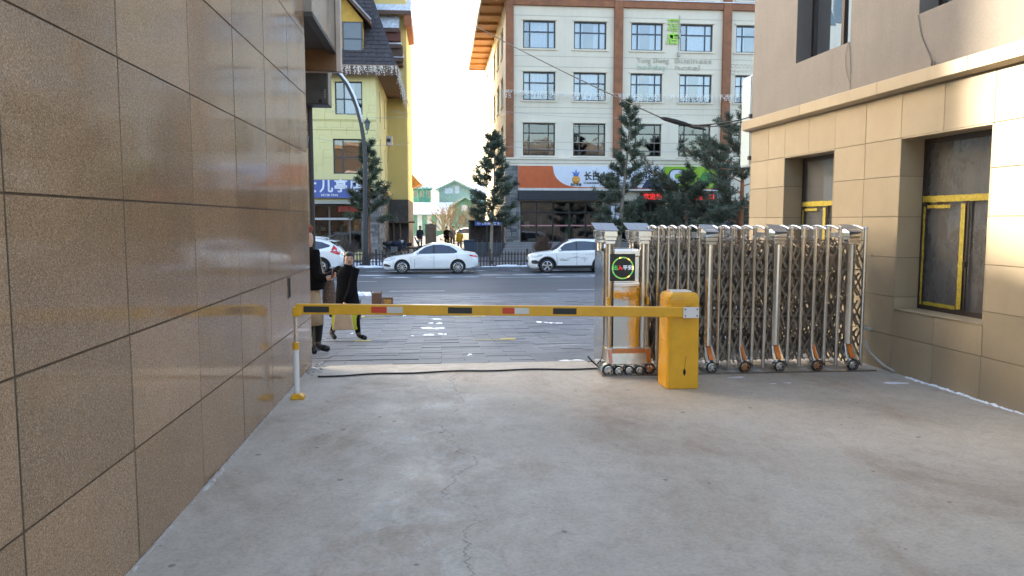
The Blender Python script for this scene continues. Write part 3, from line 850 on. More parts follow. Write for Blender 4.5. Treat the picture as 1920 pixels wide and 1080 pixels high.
# reveals clad in panels, sill and head slabs
for (u0, u1, v0, v1) in wins:
    for (uu, s) in ((u1, -1), (u0, 1)):
        for c, d in zip(pz, pz[1:]):
            c2, d2 = max(c, v0), min(d, v1)
            if d2 - c2 < .03: continue
            mb = MB(); q = sorted((uu, uu + s * .014)); mb.pbox(PB, q[0], q[1], c2 + .003, d2 - .003, -RD, -.0); mb.build('jamb_panel', PANEL, bb, local=True)
    mb = MB(); mb.pbox(PB, u0 + .015, u1 - .015, v1 - .014, v1, -RD, -.0); mb.build('head_panel', PANEL, bb, local=True)
    mb = MB(); mb.pbox(PB, u0 + .015, u1 - .015, v0, v0 + .014, -RD, .006); mb.build('sill_panel', PANEL, bb, local=True)
    a, b, c, d = u0 + .014, u1 - .014, v0 + .014, v1 - .014
    mid = (a + b) / 2 - .0; tz = 1.93
    win = window(bb, PB, a, b, c, d, -RD + .06, (mid,), (tz,), 0.055, FRAMEB, GLASSDIRT, None, True, True, top_single=True)
    # an opening sash's own frame and the yellow protective film left on the frame, strip by strip
    def film_strip(u0_, u1_, v0_, v1_, w0_, w1_):
        # torn film: a strip with ragged long edges
        m9 = MB(); hor = (u1_ - u0_) > (v1_ - v0_); L9 = (u1_ - u0_) if hor else (v1_ - v0_); n9 = max(4, int(L9 / .05)); vs9 = []
        for i9 in range(n9 + 1):
            t9 = i9 / n9; j0, j1 = random.gauss(0, .002), random.gauss(0, .002)
            if hor: vs9 += [PB(u0_ + L9 * t9, v0_ + j0, w1_), PB(u0_ + L9 * t9, v1_ + j1, w1_ + abs(random.gauss(0, .002)))]
            else: vs9 += [PB(u0_ + j0, v0_ + L9 * t9, w1_), PB(u1_ + j1, v0_ + L9 * t9, w1_ + abs(random.gauss(0, .002)))]
        m9.add(vs9, [(2 * i9, 2 * i9 + 2, 2 * i9 + 3, 2 * i9 + 1) for i9 in range(n9)]); return m9
    tb = film_strip(a + .02, b - .02, tz - .034, tz + .034, -RD + .06, -RD + .066); tb.build('film_strip', TAPE, win, local=True, recalc=False)
    tb = film_strip(mid - .02, mid + .04, c + .06, tz - .06, -RD + .058, -RD + .066); tb.build('film_strip', TAPE, win, local=True, recalc=False)
    tb = film_strip(b - .075, b - .045, c + .05, tz - .08, -RD + .06, -RD + .065); tb.build('film_strip', TAPE, win, local=True, recalc=False)
    tb = film_strip(mid + .06, b - .10, c + .05, c + .09, -RD + .06, -RD + .065); tb.build('film_strip', TAPE, win, local=True, recalc=False)
    tb = film_strip(mid + .2, b - .10, tz - .10, tz - .065, -RD + .06, -RD + .065); tb.build('film_strip', TAPE, win, local=True, recalc=False)
    tb = MB(); tb.pbox(PB, mid - .075, mid - .05, c + .03, tz - .03, -RD + .055, -RD + .068); tb.pbox(PB, mid - .085, mid - .06, c + .5, c + .56, -RD + .055, -RD + .10); tb.build('sash_handle', FRAMEB, win, local=True)
for (u0, u1, v0, v1) in upw:
    window(bb, PB, u0, u1, v0, v1, -RD + .12, (u0 + (u1 - u0) * .42,), (v0 + 1.35,), 0.06, FRAMEB, GLASS, None, True, True)
# cable and conduit stuck to the render
cb = MB()
cb.tube([PB(7.79, 3.86, .012), PB(7.72, 3.62, .01), PB(7.58, 3.40, .012), PB(7.52, 3.28, .014)], .005, 5)
cb.build('wall_cable', mat('grey_cable', (0.13, 0.12, 0.11), 0.6), bb, local=True); cb = MB()
cb.tube([PB(9.05, 3.86, .01), PB(9.02, 3.7, .01), PB(9.0, 3.5, .01), PB(9.0, 3.27, .01)], .004, 5)
cb.build('wall_cable', MATS['grey_cable'], bb, local=True); cb = MB()
cb.tube([PB(9.06, 3.87, .012), PB(9.12, 3.72, .012), PB(9.10, 3.55, .012), PB(9.0, 3.36, .012)], .003, 5)
cb.build('wall_cable', MATS['grey_cable'], bb, local=True); cb = MB()
cb.lathe([(.03, -.006), (.036, 0), (.03, .006), (.024, 0)], PB(7.49, 3.295, .03), (1, 0, 0), 12, True)
cb.build('cable_eye', MATS['grey_cable'], bb, local=True)
cb = MB(); cb.tube([PB(7.9, .02, .02), PB(8.05, .05, .035), PB(8.3, .16, .06), PB(8.42, .3, .07)], .016, 8); cb.build('conduit', PVC, bb, local=True)
cb = MB(); cb.tube([PB(8.40, .42, .0), PB(8.40, .44, .08), PB(8.42, .52, .11), PB(8.42, .58, .11)], .022, 8); cb.build('pipe_elbow', PVC, bb, local=True)
cb = MB(); cb.cyl(PB(8.42, 1.29, 0), PB(8.42, 1.29, .03), .012, n=8); cb.build('wall_stud', STEEL, bb, local=True)
# pale sign box on the street corner
wb = thing('corner_sign_box', 'pale blue white sign box on the street corner of beige building', 'sign box', (4.95, 12.0, 2.5))
mb = MB(); mb.box(4.895, 5.30, 11.72, 12.1, 2.55, 3.98); mb.build('box', mat('pale_blue_panel', (0.40, 0.49, 0.52), 0.4, var=0.06), wb, bevel=.012)
mb = MB(); mb.box(4.882, 4.895, 11.74, 12.08, 2.58, 3.95); mb.build('side_face', mat('pale_blue_face', (0.45, 0.54, 0.57), 0.35, var=0.05), wb)
mb = MB(); mb.box(4.85, 5.2, 11.66, 11.725, 3.3, 3.36); mb.box(4.85, 5.2, 11.66, 11.725, 2.65, 2.71); mb.build('bracket', DKMETAL, wb)

# ================================================================== BARRIER
bg_ = thing('boom_barrier', 'yellow boom barrier closed across the drive, striped arm on yellow cabinet', 'barrier', (2.4, 7.5, 0))
BX0, BX1, BY0, BY1, BZ = 2.262, 2.585, 7.34, 7.66, 0.975
mb = MB()
# cabinet: plan with chamfered front-left corner, slightly tapered, rounded shoulders
plan = [(BX0, BY0 + .035), (BX0 + .022, BY0), (BX1, BY0), (BX1, BY1), (BX0, BY1)]
def ring(z, inset, dx=0):
    cx, cy = (BX0 + BX1) / 2, (BY0 + BY1) / 2
    return [(cx + (x - cx) * (1 - inset / .2), cy + (y - cy) * (1 - inset / .18), z) for x, y in plan]
rings = [ring(0.0, -.004), ring(.5, 0), ring(BZ - .075, .002), ring(BZ - .04, .008), ring(BZ - .014, .022), ring(BZ, .045)]
vs = [p for r_ in rings for p in r_]; n = 5
mb.add(vs, [(j * n + i, j * n + (i + 1) % n, (j + 1) * n + (i + 1) % n, (j + 1) * n + i) for j in range(len(rings) - 1) for i in range(n)] + [tuple(range(n)), tuple((len(rings) - 1) * n + i for i in range(n))])
cab = mb.build('cabinet', BARRIER, bg_, bevel=.012)
mb = MB(); mb.box(BX0 + .06, BX1 - .06, BY0 + .07, BY1 - .05, BZ - .002, BZ + .014); mb.build('top_cap', WHITEP, cab, bevel=.006)
mb = MB(); mb.box(BX0 + .04, BX1 - .012, BY0 - .0035, BY0 + .004, .03, BZ - .09); mb.build('door_panel', BARRIER, cab, bevel=.002)
mb = MB(); mb.box(2.425, 2.452, BY0 - .010, BY0 - .002, .155, .195); mb.box(2.432, 2.445, BY0 - .010, BY0 - .003, .14, .21); mb.build('keyhole_cover', RUBBER, cab, bevel=.003)
mb = MB(); mb.tube([(2.452, BY0 - .006, .34), (2.445, BY0 - .006, .27), (2.44, BY0 - .006, .21)], .002, 5); mb.build('key_cord', mat('brown_cord', (0.10, 0.05, 0.02), .8), cab)
for k in range(5):
    mb = MB(); z = .50 + k * .028
    mb.tube([(BX0 - .001, BY0 + .10, z), (BX0 - .001, BY0 + .22, z + .008)], .004, 5); mb.build('vent_slot', mat('pale_yellow_edge', (0.75, .5, .12), .4), cab)
# arm: straight box section from the bracket to its tip, slightly tilted
AX0, AX1 = ony(555, 580, 7.28).x, 2.43
tipz = (ony(560, 568, 7.28).z + ony(560, 590, 7.28).z) / 2; hubz = (ony(1240, 575, 7.28).z + ony(1240, 594, 7.28).z) / 2
def az(x): return tipz + (hubz - tipz) * (x + 1.4) / (2.2 + 1.4)
AH = .050; AY0, AY1 = 7.255, 7.315
mb = MB(); mb.add([(AX0, AY0, az(AX0) - AH), (AX0, AY1, az(AX0) - AH), (AX0, AY1, az(AX0) + AH), (AX0, AY0, az(AX0) + AH),
                   (AX1, AY0, az(AX1) - AH), (AX1, AY1, az(AX1) - AH), (AX1, AY1, az(AX1) + AH), (AX1, AY0, az(AX1) + AH)],
                  [(0, 1, 2, 3), (7, 6, 5, 4), (0, 4, 5, 1), (1, 5, 6, 2), (2, 6, 7, 3), (3, 7, 4, 0)])
arm = mb.build('arm', BARRIER, bg_, bevel=.008)
def film(px0, px1, m, name):
    a, b = ony(px0, 580, AY0).x, ony(px1, 580, AY0).x
    mb = MB(); h = .029
    mb.add([(x, yv, az(x) + s) for x in (a, b) for (yv, s) in ((AY0 - .003, -h), (AY0 + .002, -h), (AY0 + .002, h), (AY0 - .003, h))],
           [(0, 1, 2, 3), (7, 6, 5, 4), (0, 4, 5, 1), (1, 5, 6, 2), (2, 6, 7, 3), (3, 7, 4, 0)])
    mb.build(name, m, arm)
film(569, 617, BLACKR, 'black_stripe'); film(696, 725, REDR, 'red_stripe'); film(725.5, 755, WHITER, 'white_stripe')
film(840, 885, BLACKR, 'black_stripe'); film(942, 964.5, REDR, 'red_stripe'); film(965, 992, WHITER, 'white_stripe'); film(1037, 1081, BLACKR, 'black_stripe')
mb = MB(); mb.box(AX0 - .03, AX0 + .05, AY0 - .006, AY1 + .006, az(AX0) - AH - .02, az(AX0) + AH - .03); mb.build('end_cap', BARRIER, arm, bevel=.01)
# white clamp plate with four bolts, on its shaft out of the cabinet
mb = MB(); mb.box(2.385, 2.545, AY0 - .012, AY0 - .002, az(2.45) - .058, az(2.45) + .050); cl = mb.build('clamp_plate', WHITEP, bg_, bevel=.006)
for bx in (2.405, 2.525):
    for bz in (-.035, .03):
        mb = MB(); mb.cyl((bx, AY0 - .02, az(2.45) + bz), (bx, AY0 - .011, az(2.45) + bz), .0085, n=6); mb.build('bolt', STEEL_D, cl)
mb = MB(); mb.cyl((2.465, AY0 - .002, az(2.45)), (2.465, BY0 + .02, az(2.45)), .05, n=16); mb.build('shaft', STEEL_D, bg_, smooth=False)
# support leg hanging under the tip: steel rod, orange collar, white tube, orange foot
lx, ly = ony(555, 660, 7.285).x, 7.285
mb = MB(); mb.cyl((lx, ly, .62), (lx, ly, az(lx) - AH + .005), .016, n=12); sl = mb.build('support_leg', STEEL, bg_, smooth=False)
mb = MB(); mb.cyl((lx, ly, .475), (lx, ly, .545), .031, n=14); mb.build('collar', BARRIER, sl, bevel=.004)
mb = MB(); mb.cyl((lx, ly, .54), (lx, ly, .63), .018, n=12); mb.build('inner_tube', STEEL, sl)
mb = MB(); mb.cyl((lx, ly, .05), (lx, ly, .478), .027, n=14); mb.build('white_tube', WHITEP, sl)
mb = MB(); mb.prism([(lx - .055, ly - .05, 0), (lx + .075, ly - .05, 0), (lx + .07, ly - .05, .028), (lx + .03, ly - .05, .055), (lx - .035, ly - .05, .055), (lx - .05, ly - .05, .03)], (0, .1, 0)); mb.build('foot', BARRIER, sl, bevel=.008)

# ================================================================== RETRACTABLE GATE
gt = thing('retractable_gate', 'folded stainless steel retractable gate with scissor lattice and screen head', 'gate', (3.3, 8.4, 0))
YF, YB = 8.17, 8.72          # front and back rows of uprights
ZT = 1.60
def gx(px, Y=YF): return ony(px, 560, Y).x
# ground plates under the gate
gp = thing('gate_track', 'scuffed steel plates and pale mortar strips under the folded gate', 'track', (3.3, 8.4, 0))
mb = MB(); mb.box(1.75, 4.9, 8.02, 8.06, .0, .012); mb.build('rail', STEEL_D, gp)
mb = MB(); mb.box(1.75, 4.9, 8.86, 8.9, .0, .012); mb.build('rail', STEEL_D, gp)
for k in range(10):
    x = 2.1 + k * .28
    mb = MB(); mb.add([(x, 8.08, .004), (x + .12, 8.08, .004), (x + .2, 8.84, .004), (x + .08, 8.84, .004)], [(0, 1, 2, 3)]); mb.build('plate', mat('pale_plate', (0.45, .44, .43), .6, var=.4, vscale=9), gp, recalc=False)

def spoked_wheel(par, x, y, r=.062, rim=RIM, w=.045):
    mb = MB(); mb.lathe([(r * .62, -w / 2), (r * .93, -w / 2), (r, -w / 4), (r, w / 4), (r * .93, w / 2), (r * .62, w / 2)], (x, y, r), (0, 1, 0), 18, True)
    ty = mb.build('wheel', RUBBER, par, smooth=True)
    mb = MB(); mb.lathe([(r * .62, -w * .42), (r * .66, -w * .52), (r * .74, -w * .5), (r * .74, -w * .3)], (x, y, r), (0, 1, 0), 18)
    mb.cyl((x, y - w * .5, r), (x, y + w * .2, r), r * .2, n=10)
    for k in range(5):
        t = 2 * math.pi * k / 5 + .3
        a = Vector((x, y - w * .38, r)); b = a + Vector((math.cos(t) * r * .66, 0, math.sin(t) * r * .66)); d = Vector((-math.sin(t), 0, math.cos(t))) * r * .1
        mb.prism([a - d * 1.3, b - d, b + d, a + d * 1.3], (0, w * .18, 0))
    mb.build('rim', rim, ty)
    return ty
RIMO = mat('copper_rim', (0.55, .26, .12), .3, .7)

tubes = [1213, 1232, 1251, 1270, 1289, 1308, 1347, 1369, 1390, 1412, 1434, 1479, 1502, 1525, 1548, 1571, 1618]
pillars = [1328, 1455, 1592]
allx = sorted([gx(p) for p in tubes + pillars])
def upright(x, y, r, z0=.03, top=True, name='upright', zt=ZT):
    mb = MB(); mb.cyl((x, y, z0), (x, y, zt), r, n=12)
    if top:
        mb.lathe([(r * 1.25, 0), (r * 1.3, .012), (r * 1.0, .03), (.002, .036)], (x, y, zt - .004), (0, 0, 1), 12)
        mb.lathe([(r * 1.0, 0), (r * 1.22, .004), (r * 1.22, .014), (r * 1.0, .018)], (x, y, zt - .10), (0, 0, 1), 12)
    return mb.build(name, STEEL, gt, smooth=False)
for px in tubes:
    x = gx(px)
    z0 = .035
    o = upright(x, YF, .0225, z0)
    o = upright(x + random.uniform(-.01, .01), YB, .0225, z0, name='rear_upright')
    # arched top brace from the front to the back row
    mb = MB(); n = 9
    mb.tube([(x + .012, YF + (YB - YF) * i / n, ZT - .02 + .055 * math.sin(math.pi * i / n)) for i in range(n + 1)], .012, 6)
    mb.build('top_brace', STEEL, gt)
CAPM = mat('cap_sheet', (0.27, 0.29, 0.32), 0.45, 0.7, var=.1)
def cap_plate(x, y, z, par):
    # folded sheet cap: one slanted top, one side fold
    a, b, c, d = (x - .07, y - .08, z), (x + .085, y - .08, z - .005), (x + .07, y + .13, z + .075), (x - .085, y + .13, z + .08)
    e, f_ = (x - .12, y - .07, z - .075), (x - .135, y + .13, z - .0)
    mb = MB(); mb.add([a, b, c, d, e, f_], [(0, 1, 2, 3)]); mb.v = mb.v[:4]; o = mb.build('cap_plate', CAPM, par, recalc=False)
    so = o.modifiers.new('t', 'SOLIDIFY'); so.thickness = .006
for px in pillars:
    x = gx(px)
    mb = MB()
    mb.cyl((x, YF, .30), (x, YF, 1.44), .050, n=16)
    mb.build('pillar', STEEL, gt, smooth=False)
    mb = MB(); mb.cyl((x, YB, .05), (x, YB, 1.44), .040, n=16); mb.build('rear_pillar', STEEL, gt)
    # stepped capital with slanted roof-shaped cap
    mb = MB()
    for (a, z0, z1) in ((.062, 1.43, 1.465), (.070, 1.47, 1.505), (.064, 1.505, 1.515)): mb.box(x - a, x + a, YF - a, YF + a, z0, z1)
    mb.prism([(x - .075, YF - .075, 1.515), (x + .075, YF - .075, 1.515), (x + .068, YF - .075, 1.56), (x + .045, YF - .02, 1.60), (x - .045, YF - .02, 1.60), (x - .068, YF - .075, 1.56)], (0, .15, 0))
    cp = mb.build('capital', STEEL, gt, bevel=.006)
    cap_plate(x, YF, 1.575, cp)
    mb = MB(); mb.box(x - .03, x + .03, YF + .08, YB - .02, 1.50, 1.56); mb.build('top_beam', STEEL, gt, bevel=.006)

def foot_leg(x, y, narrow=False, rim=RIM):
    """curved foot: shell sweeping down to a fendered wheel, orange reflector on its face"""
    w = .032 if narrow else .056
    mb = MB(); prof = [(.0, .345), (-.015, .29), (-.045, .20), (-.075, .13)]
    a = [(x - w + (.01 if i < 2 else 0) + i * .008, y + dy, z) for i, (dy, z) in enumerate(prof)]
    b = [(x + w - (.01 if i < 2 else 0) + i * .010, y + dy, z) for i, (dy, z) in enumerate(prof)]
    n = len(prof)
    back = [(p[0], y + .06, p[2]) for p in a], [(p[0], y + .06, p[2]) for p in b]
    mb.add(a + b + back[0] + back[1],
           [(i, i + 1, n + i + 1, n + i) for i in range(n - 1)] + [(2 * n + i, 3 * n + i, 3 * n + i + 1, 2 * n + i + 1) for i in range(n - 1)] +
           [(i, 2 * n + i, 2 * n + i + 1, i + 1) for i in range(n - 1)] + [(n + i, n + i + 1, 3 * n + i + 1, 3 * n + i) for i in range(n - 1)] + [(0, n, 3 * n, 2 * n), (n - 1, 3 * n - 1, 4 * n - 1, 2 * n - 1)])
    lg = mb.build('foot_leg', STEEL, gt, bevel=.004)
    mb = MB(); q = w * .48
    aa = [((p[0] + r_[0]) / 2 - q, p[1] - .005, p[2]) for p, r_ in zip(a, b)]; bb2 = [((p[0] + r_[0]) / 2 + q, p[1] - .005, p[2]) for p, r_ in zip(a, b)]
    zs = [(aa[0], bb2[0]), (aa[1], bb2[1]), (aa[2], bb2[2]), (aa[3], bb2[3])]
    mb.add([p for pr_ in zs for p in pr_], [(2 * i, 2 * i + 1, 2 * i + 3, 2 * i + 2) for i in range(3)])
    mb.v = [(vx, vy, .15 + (vz - .13) * .86) for vx, vy, vz in mb.v]
    mb.build('reflector', ORANGER, lg, recalc=False)
    cx = x + .030
    mb = MB(); k = 8
    pts = [(.085, t) for t in range(k + 1)]
    vs = []
    for i in range(k + 1):
        t = math.pi * (0.02 + .96 * i / k)
        for yy_ in (y - .115, y - .035):
            vs.append((cx + .078 * math.cos(t), yy_, .062 + .080 * math.sin(t)))
    mb.add(vs, [(2 * i, 2 * i + 2, 2 * i + 3, 2 * i + 1) for i in range(k)])
    mb.build('fender', STEEL, lg, recalc=False)
    spoked_wheel(gt, cx, y - .075, .066, rim)
for px in pillars: foot_leg(gx(px) , YF)
foot_leg(gx(1390), YF, True, RIMO); foot_leg(gx(1525), YF, True, RIMO); foot_leg(gx(1211), YF, True, RIMO)
for px in (1328, 1390, 1455, 1525, 1592): spoked_wheel(gt, gx(px) + .03, YB + .1, .062)

# scissor lattice between neighbouring uprights, in the front and the back plane
def flat_bar(mb, p, q, w=.0095, t=.005):
    p, q = Vector(p), Vector(q); d = (q - p).normalized(); s = d.cross(Vector((0, 1, 0))).normalized() * w
    mb.prism([p - s, q - s, q + s, p + s], (0, t, 0))
tiers = [.10, .44, .77, 1.10, 1.42]
for i, (a, b) in enumerate(zip(allx, allx[1:])):
    mb = MB()
    for q_, Y0 in enumerate((YF + .012, YF + .10, YF + .19, YB - .19, YB - .10, YB - .012)):
        o2 = (0, .05, .11, .08, .03, 0)[q_]
        for z0, z1 in zip(tiers, tiers[1:]):
            m_ = (a + b) / 2 + random.uniform(-.015, .015); z0 += random.uniform(-.03, .03); z1 += random.uniform(-.03, .03)
            flat_bar(mb, (a, Y0, z0 + o2), (b, Y0 + .005, z1 + o2 * .5)); flat_bar(mb, (b, Y0 + .008, z0 + o2), (a, Y0 + .013, z1 + o2 * .5))
            flat_bar(mb, (m_, Y0 + .016, z0 + .02), (b if (i % 2) else a, Y0 + .02, (z0 + z1) / 2 + .04)); flat_bar(mb, (m_, Y0 + .022, z1 - .02), (a if (i % 2) else b, Y0 + .026, (z0 + z1) / 2 - .04))
    o = mb.build('scissor_bars', STEEL_D, gt); o['kind'] = 'stuff'
    mb = MB()
    for z in (.62, 1.14, 1.475):
        mb.cyl((a - .005, YF - .004, z), (b + .005, YF - .004, z), .006, n=6)
        mb.cyl(((a + b) / 2, YF - .006, z), ((a + b) / 2, YF + .02, z), .011, n=8)
    o = mb.build('link_pins', STEEL_D, gt); o['kind'] = 'stuff'
    # cross ties between the planes
    mb = MB(); m_ = (a + b) / 2
    for z in (.12, .75, 1.3):
        flat_bar(mb, (m_, YF, z), (m_ + .01, YB, z + .22)) if False else mb.tube([(m_, YF + .02, z), (m_ + .02, YB - .02, z + .16)], .007, 5)
    o = mb.build('cross_ties', STEEL_D, gt); o['kind'] = 'stuff'
# wall post at the hinge end
# head unit: base block, two pillars, screen, polished panel
HX0, HX1 = 1.80, 2.245
HYF, HYB = 8.13, 8.70
def head_pillar(x, y, rear=False):
    mb = MB(); mb.cyl((x, y, .30), (x, y, 1.45), .042, n=16)
    if not rear: mb.cyl((x + .05, y + .02, .30), (x + .05, y + .02, 1.45), .016, n=10)
    o = mb.build('head_pillar', STEEL, gt)
    mb = MB()
    for (a, z0, z1) in ((.055, 1.44, 1.475), (.066, 1.48, 1.52)): mb.box(x - a, x + a, y - a, y + a, z0, z1)
    mb.prism([(x - .075, y - .075, 1.52), (x + .075, y - .075, 1.52), (x + .07, y - .075, 1.585), (x - .07, y - .075, 1.585)], (0, .15, 0))
    c = mb.build('head_capital', STEEL, gt, bevel=.006)
    cap_plate(x, y, 1.592, c)
for x in (HX0 + .045, HX1 - .02):
    head_pillar(x, HYF + .05); head_pillar(x, HYB - .05, True)
# body box with polished front panel
mb = MB(); mb.box(HX0 + .09, HX1 - .065, HYF + .03, HYB - .03, .28, 1.385); mb.build('head_body', STEEL, gt, bevel=.01)
mb = MB(); mb.box(HX0 - .012, HX0 + .012, HYF + .10, HYB - .02, .05, 1.36); mb.build('side_sheet', FOIL, gt)
mb = MB(); mb.box(HX0 + .09, HX1 - .065, HYF + .012, HYF + .03, .30, 1.01); fp = mb.build('front_sheet', FOIL, gt)
mb = MB(); mb.box(HX0 + .085, HX1 - .06, HYF + .006, HYF + .034, 1.30, 1.375); mb.box(HX0 + .085, HX1 - .06, HYF + .006, HYF + .034, .965, 1.02); mb.build('head_moulding', STEEL, gt, bevel=.012)
for xx in (HX0 + .012, HX1 + .008):
    mb = MB(); mb.box(xx, xx + .03, HYF - .02, HYF + .02, .77, .86); mb.build('sensor', BARRIER, gt, bevel=.008)
# led screen with its ring and greeting
s0, s1 = gx(1143, HYF), gx(1190, HYF); z1, z0 = ony(1166, 476, HYF).z, ony(1166, 527, HYF).z
mb = MB(); mb.box(s0, s1, HYF - .006, HYF + .014, z0, z1); scr = mb.build('screen', SCREEN, gt, bevel=.004)
scx, scz = (s0 + s1) / 2, (z0 + z1) / 2 - .005; rr_ = (s1 - s0) * .415
mb = MB(); N = 36
for i in range(N):
    mb.k = 0 if (i * 7) % 11 > 4 else (1 if i % 5 else 2)
    t0, t1 = 2 * math.pi * i / N, 2 * math.pi * (i + 1) / N
    mb.add([(scx + r_ * math.cos(t), HYF - .009, scz + r_ * math.sin(t)) for t in (t0, t1) for r_ in (rr_ * .93, rr_ * 1.05)], [(0, 1, 3, 2)])
mb.build('light_ring', [LEDYEL, LEDGREEN, mat('orange_led', (.3, .1, .02), .5, emit=(.9, .45, .12), emit_s=.6)], scr, recalc=False)
cs = (s1 - s0) * .20
for ch, m, i in (('出', LEDGREEN, 0), ('入', LEDRED, 1), ('平', LEDWHITE, 2), ('安', LEDWHITE, 3)):
    text('letter', ch, (scx + (i - 1.5) * cs * .98, HYF - .009, scz), cs * 1.0, m, scr, ext=.001, bold=.001)
# base with orange reflectors and four wheels under one scalloped fender
mb = MB()
pr_ = [(HYF - .03, .30), (HYF - .05, .22), (HYF - .075, .12), (HYF + .3, .12), (HYF + .3, .30)]
mb.prism([(HX0 + .0, y, z) for y, z in pr_], (HX1 - HX0 + .06, 0, 0)); base = mb.build('head_base', mat('steel_warm_reflection', (.46, .39, .31), .34, .9, var=.2, vscale=7), gt, bevel=.01)  # beige and yellow reflections are put into this steel's colour
mb = MB(); mb.box(HX0 + .07, HX1 - .01, HYF - .058, HYF - .040, .245, .295); mb.build('copper_band', mat('copper_band', (0.55, .24, .11), .3, .8), base)
for xx in (HX0 + .02, HX1 - .0):
    mb = MB(); mb.prism([(xx, HYF - .043, .285), (xx + .04, HYF - .043, .285), (xx + .048, HYF - .078, .14), (xx + .012, HYF - .078, .14)], (0, -.006, 0)); mb.build('reflector', ORANGER, base)
mb = MB(); mb.prism([(HX0 - .0, HYF - .05, .15), (HX0 - .06, HYF - .03, .03), (HX0 - .02, HYF - .03, .03), (HX0 + .04, HYF - .05, .12)], (0, .2, 0)); mb.build('nose', FOIL, base, bevel=.006)
for k in range(4):
    x = gx(1142 + 19.8 * k, 8.05)
    r_ = .064 if k == 0 else .056
    spoked_wheel(gt, x, HYF - .075, r_)
    mb = MB(); vs = []
    for i in range(9):
        t = math.pi * i / 8
        for yy_ in (HYF - .11, HYF - .02): vs.append((x + (r_ + .012) * math.cos(t), yy_, r_ + (r_ + .014) * math.sin(t)))
    mb.add(vs, [(2 * i, 2 * i + 2, 2 * i + 3, 2 * i + 1) for i in range(8)]); mb.build('fender', STEEL, base, recalc=False)
mb = MB(); mb.tube([(HX1 + .10, YF + .05, 1.15), (HX1 + .085, YF + .03, .95), (HX1 + .11, YF + .04, .7), (HX1 + .09, YF + .02, .45), (HX1 + .10, YF + .06, .15)], .010, 6); mb.build('power_cable', RUBBER, gt)

# black cable lying across the drive to the gate
cb = MB(); pts = []
for i in range(40):
    t = i / 39; px = 596 + (1128 - 596) * t; py = 706 - 15 * t - 2.5 * math.sin(math.pi * t) + .8 * math.sin(t * 23)
    p = onz(px, py, 0.012); pts.append((p.x, p.y, max(0.012 + ground_z(p.y), ground_z(p.y) + .012)))
pts += [(1.80, 8.52, .02), (1.74, 8.56, .07), (1.70, 8.6, .12)]
cb.tube(pts, .010, 8); o = cb.build('ground_cable', RUBBER); tag(o, 'black cable lying across the concrete from the granite wall to the gate', 'cable')

# ================================================================== PEOPLE
def skin_mesh(name, verts, edges, radii, sub=2):
    me = bpy.data.meshes.new(name); me.from_pydata(verts, edges, [])
    o = bpy.data.objects.new(name, me); COL.objects.link(o)
    sk = o.modifiers.new('s', 'SKIN'); sk.use_smooth_shade = True
    lay = me.skin_vertices[0] if me.skin_vertices else None
    if lay is None:
        bm = bmesh.new(); bm.from_mesh(me); bm.verts.layers.skin.verify(); bm.to_mesh(me); bm.free(); lay = me.skin_vertices[0]
    for i, r_ in enumerate(radii):
        lay.data[i].radius = (r_, r_) if not isinstance(r_, tuple) else r_
        lay.data[i].use_root = (i == 0)
    sb = o.modifiers.new('u', 'SUBSURF'); sb.levels = sub; sb.render_levels = sub
    dg = bpy.context.evaluated_depsgraph_get(); dg.update()
    res = bpy.data.meshes.new_from_object(o.evaluated_get(dg))
    bpy.data.objects.remove(o)
    return res

def loft(mb, rings, n=20, caps=True):
    """rings: (center, rx, ry, rot, lobes)"""
    vs = []
    for (c, rx, ry, wv) in rings:
        for i in range(n):
            t = 2 * math.pi * i / n
            k = 1 + wv * math.sin(5 * t + c[2] * 3) + wv * .6 * math.sin(9 * t + 1)
            vs.append((c[0] + rx * k * math.cos(t), c[1] + ry * k * math.sin(t), c[2]))
    fs = [(j * n + i, j * n + (i + 1) % n, (j + 1) * n + (i + 1) % n, (j + 1) * n + i) for j in range(len(rings) - 1) for i in range(n)]
    if caps: fs += [tuple(range(n - 1, -1, -1)), tuple((len(rings) - 1) * n + i for i in range(n))]
    mb.add(vs, fs)

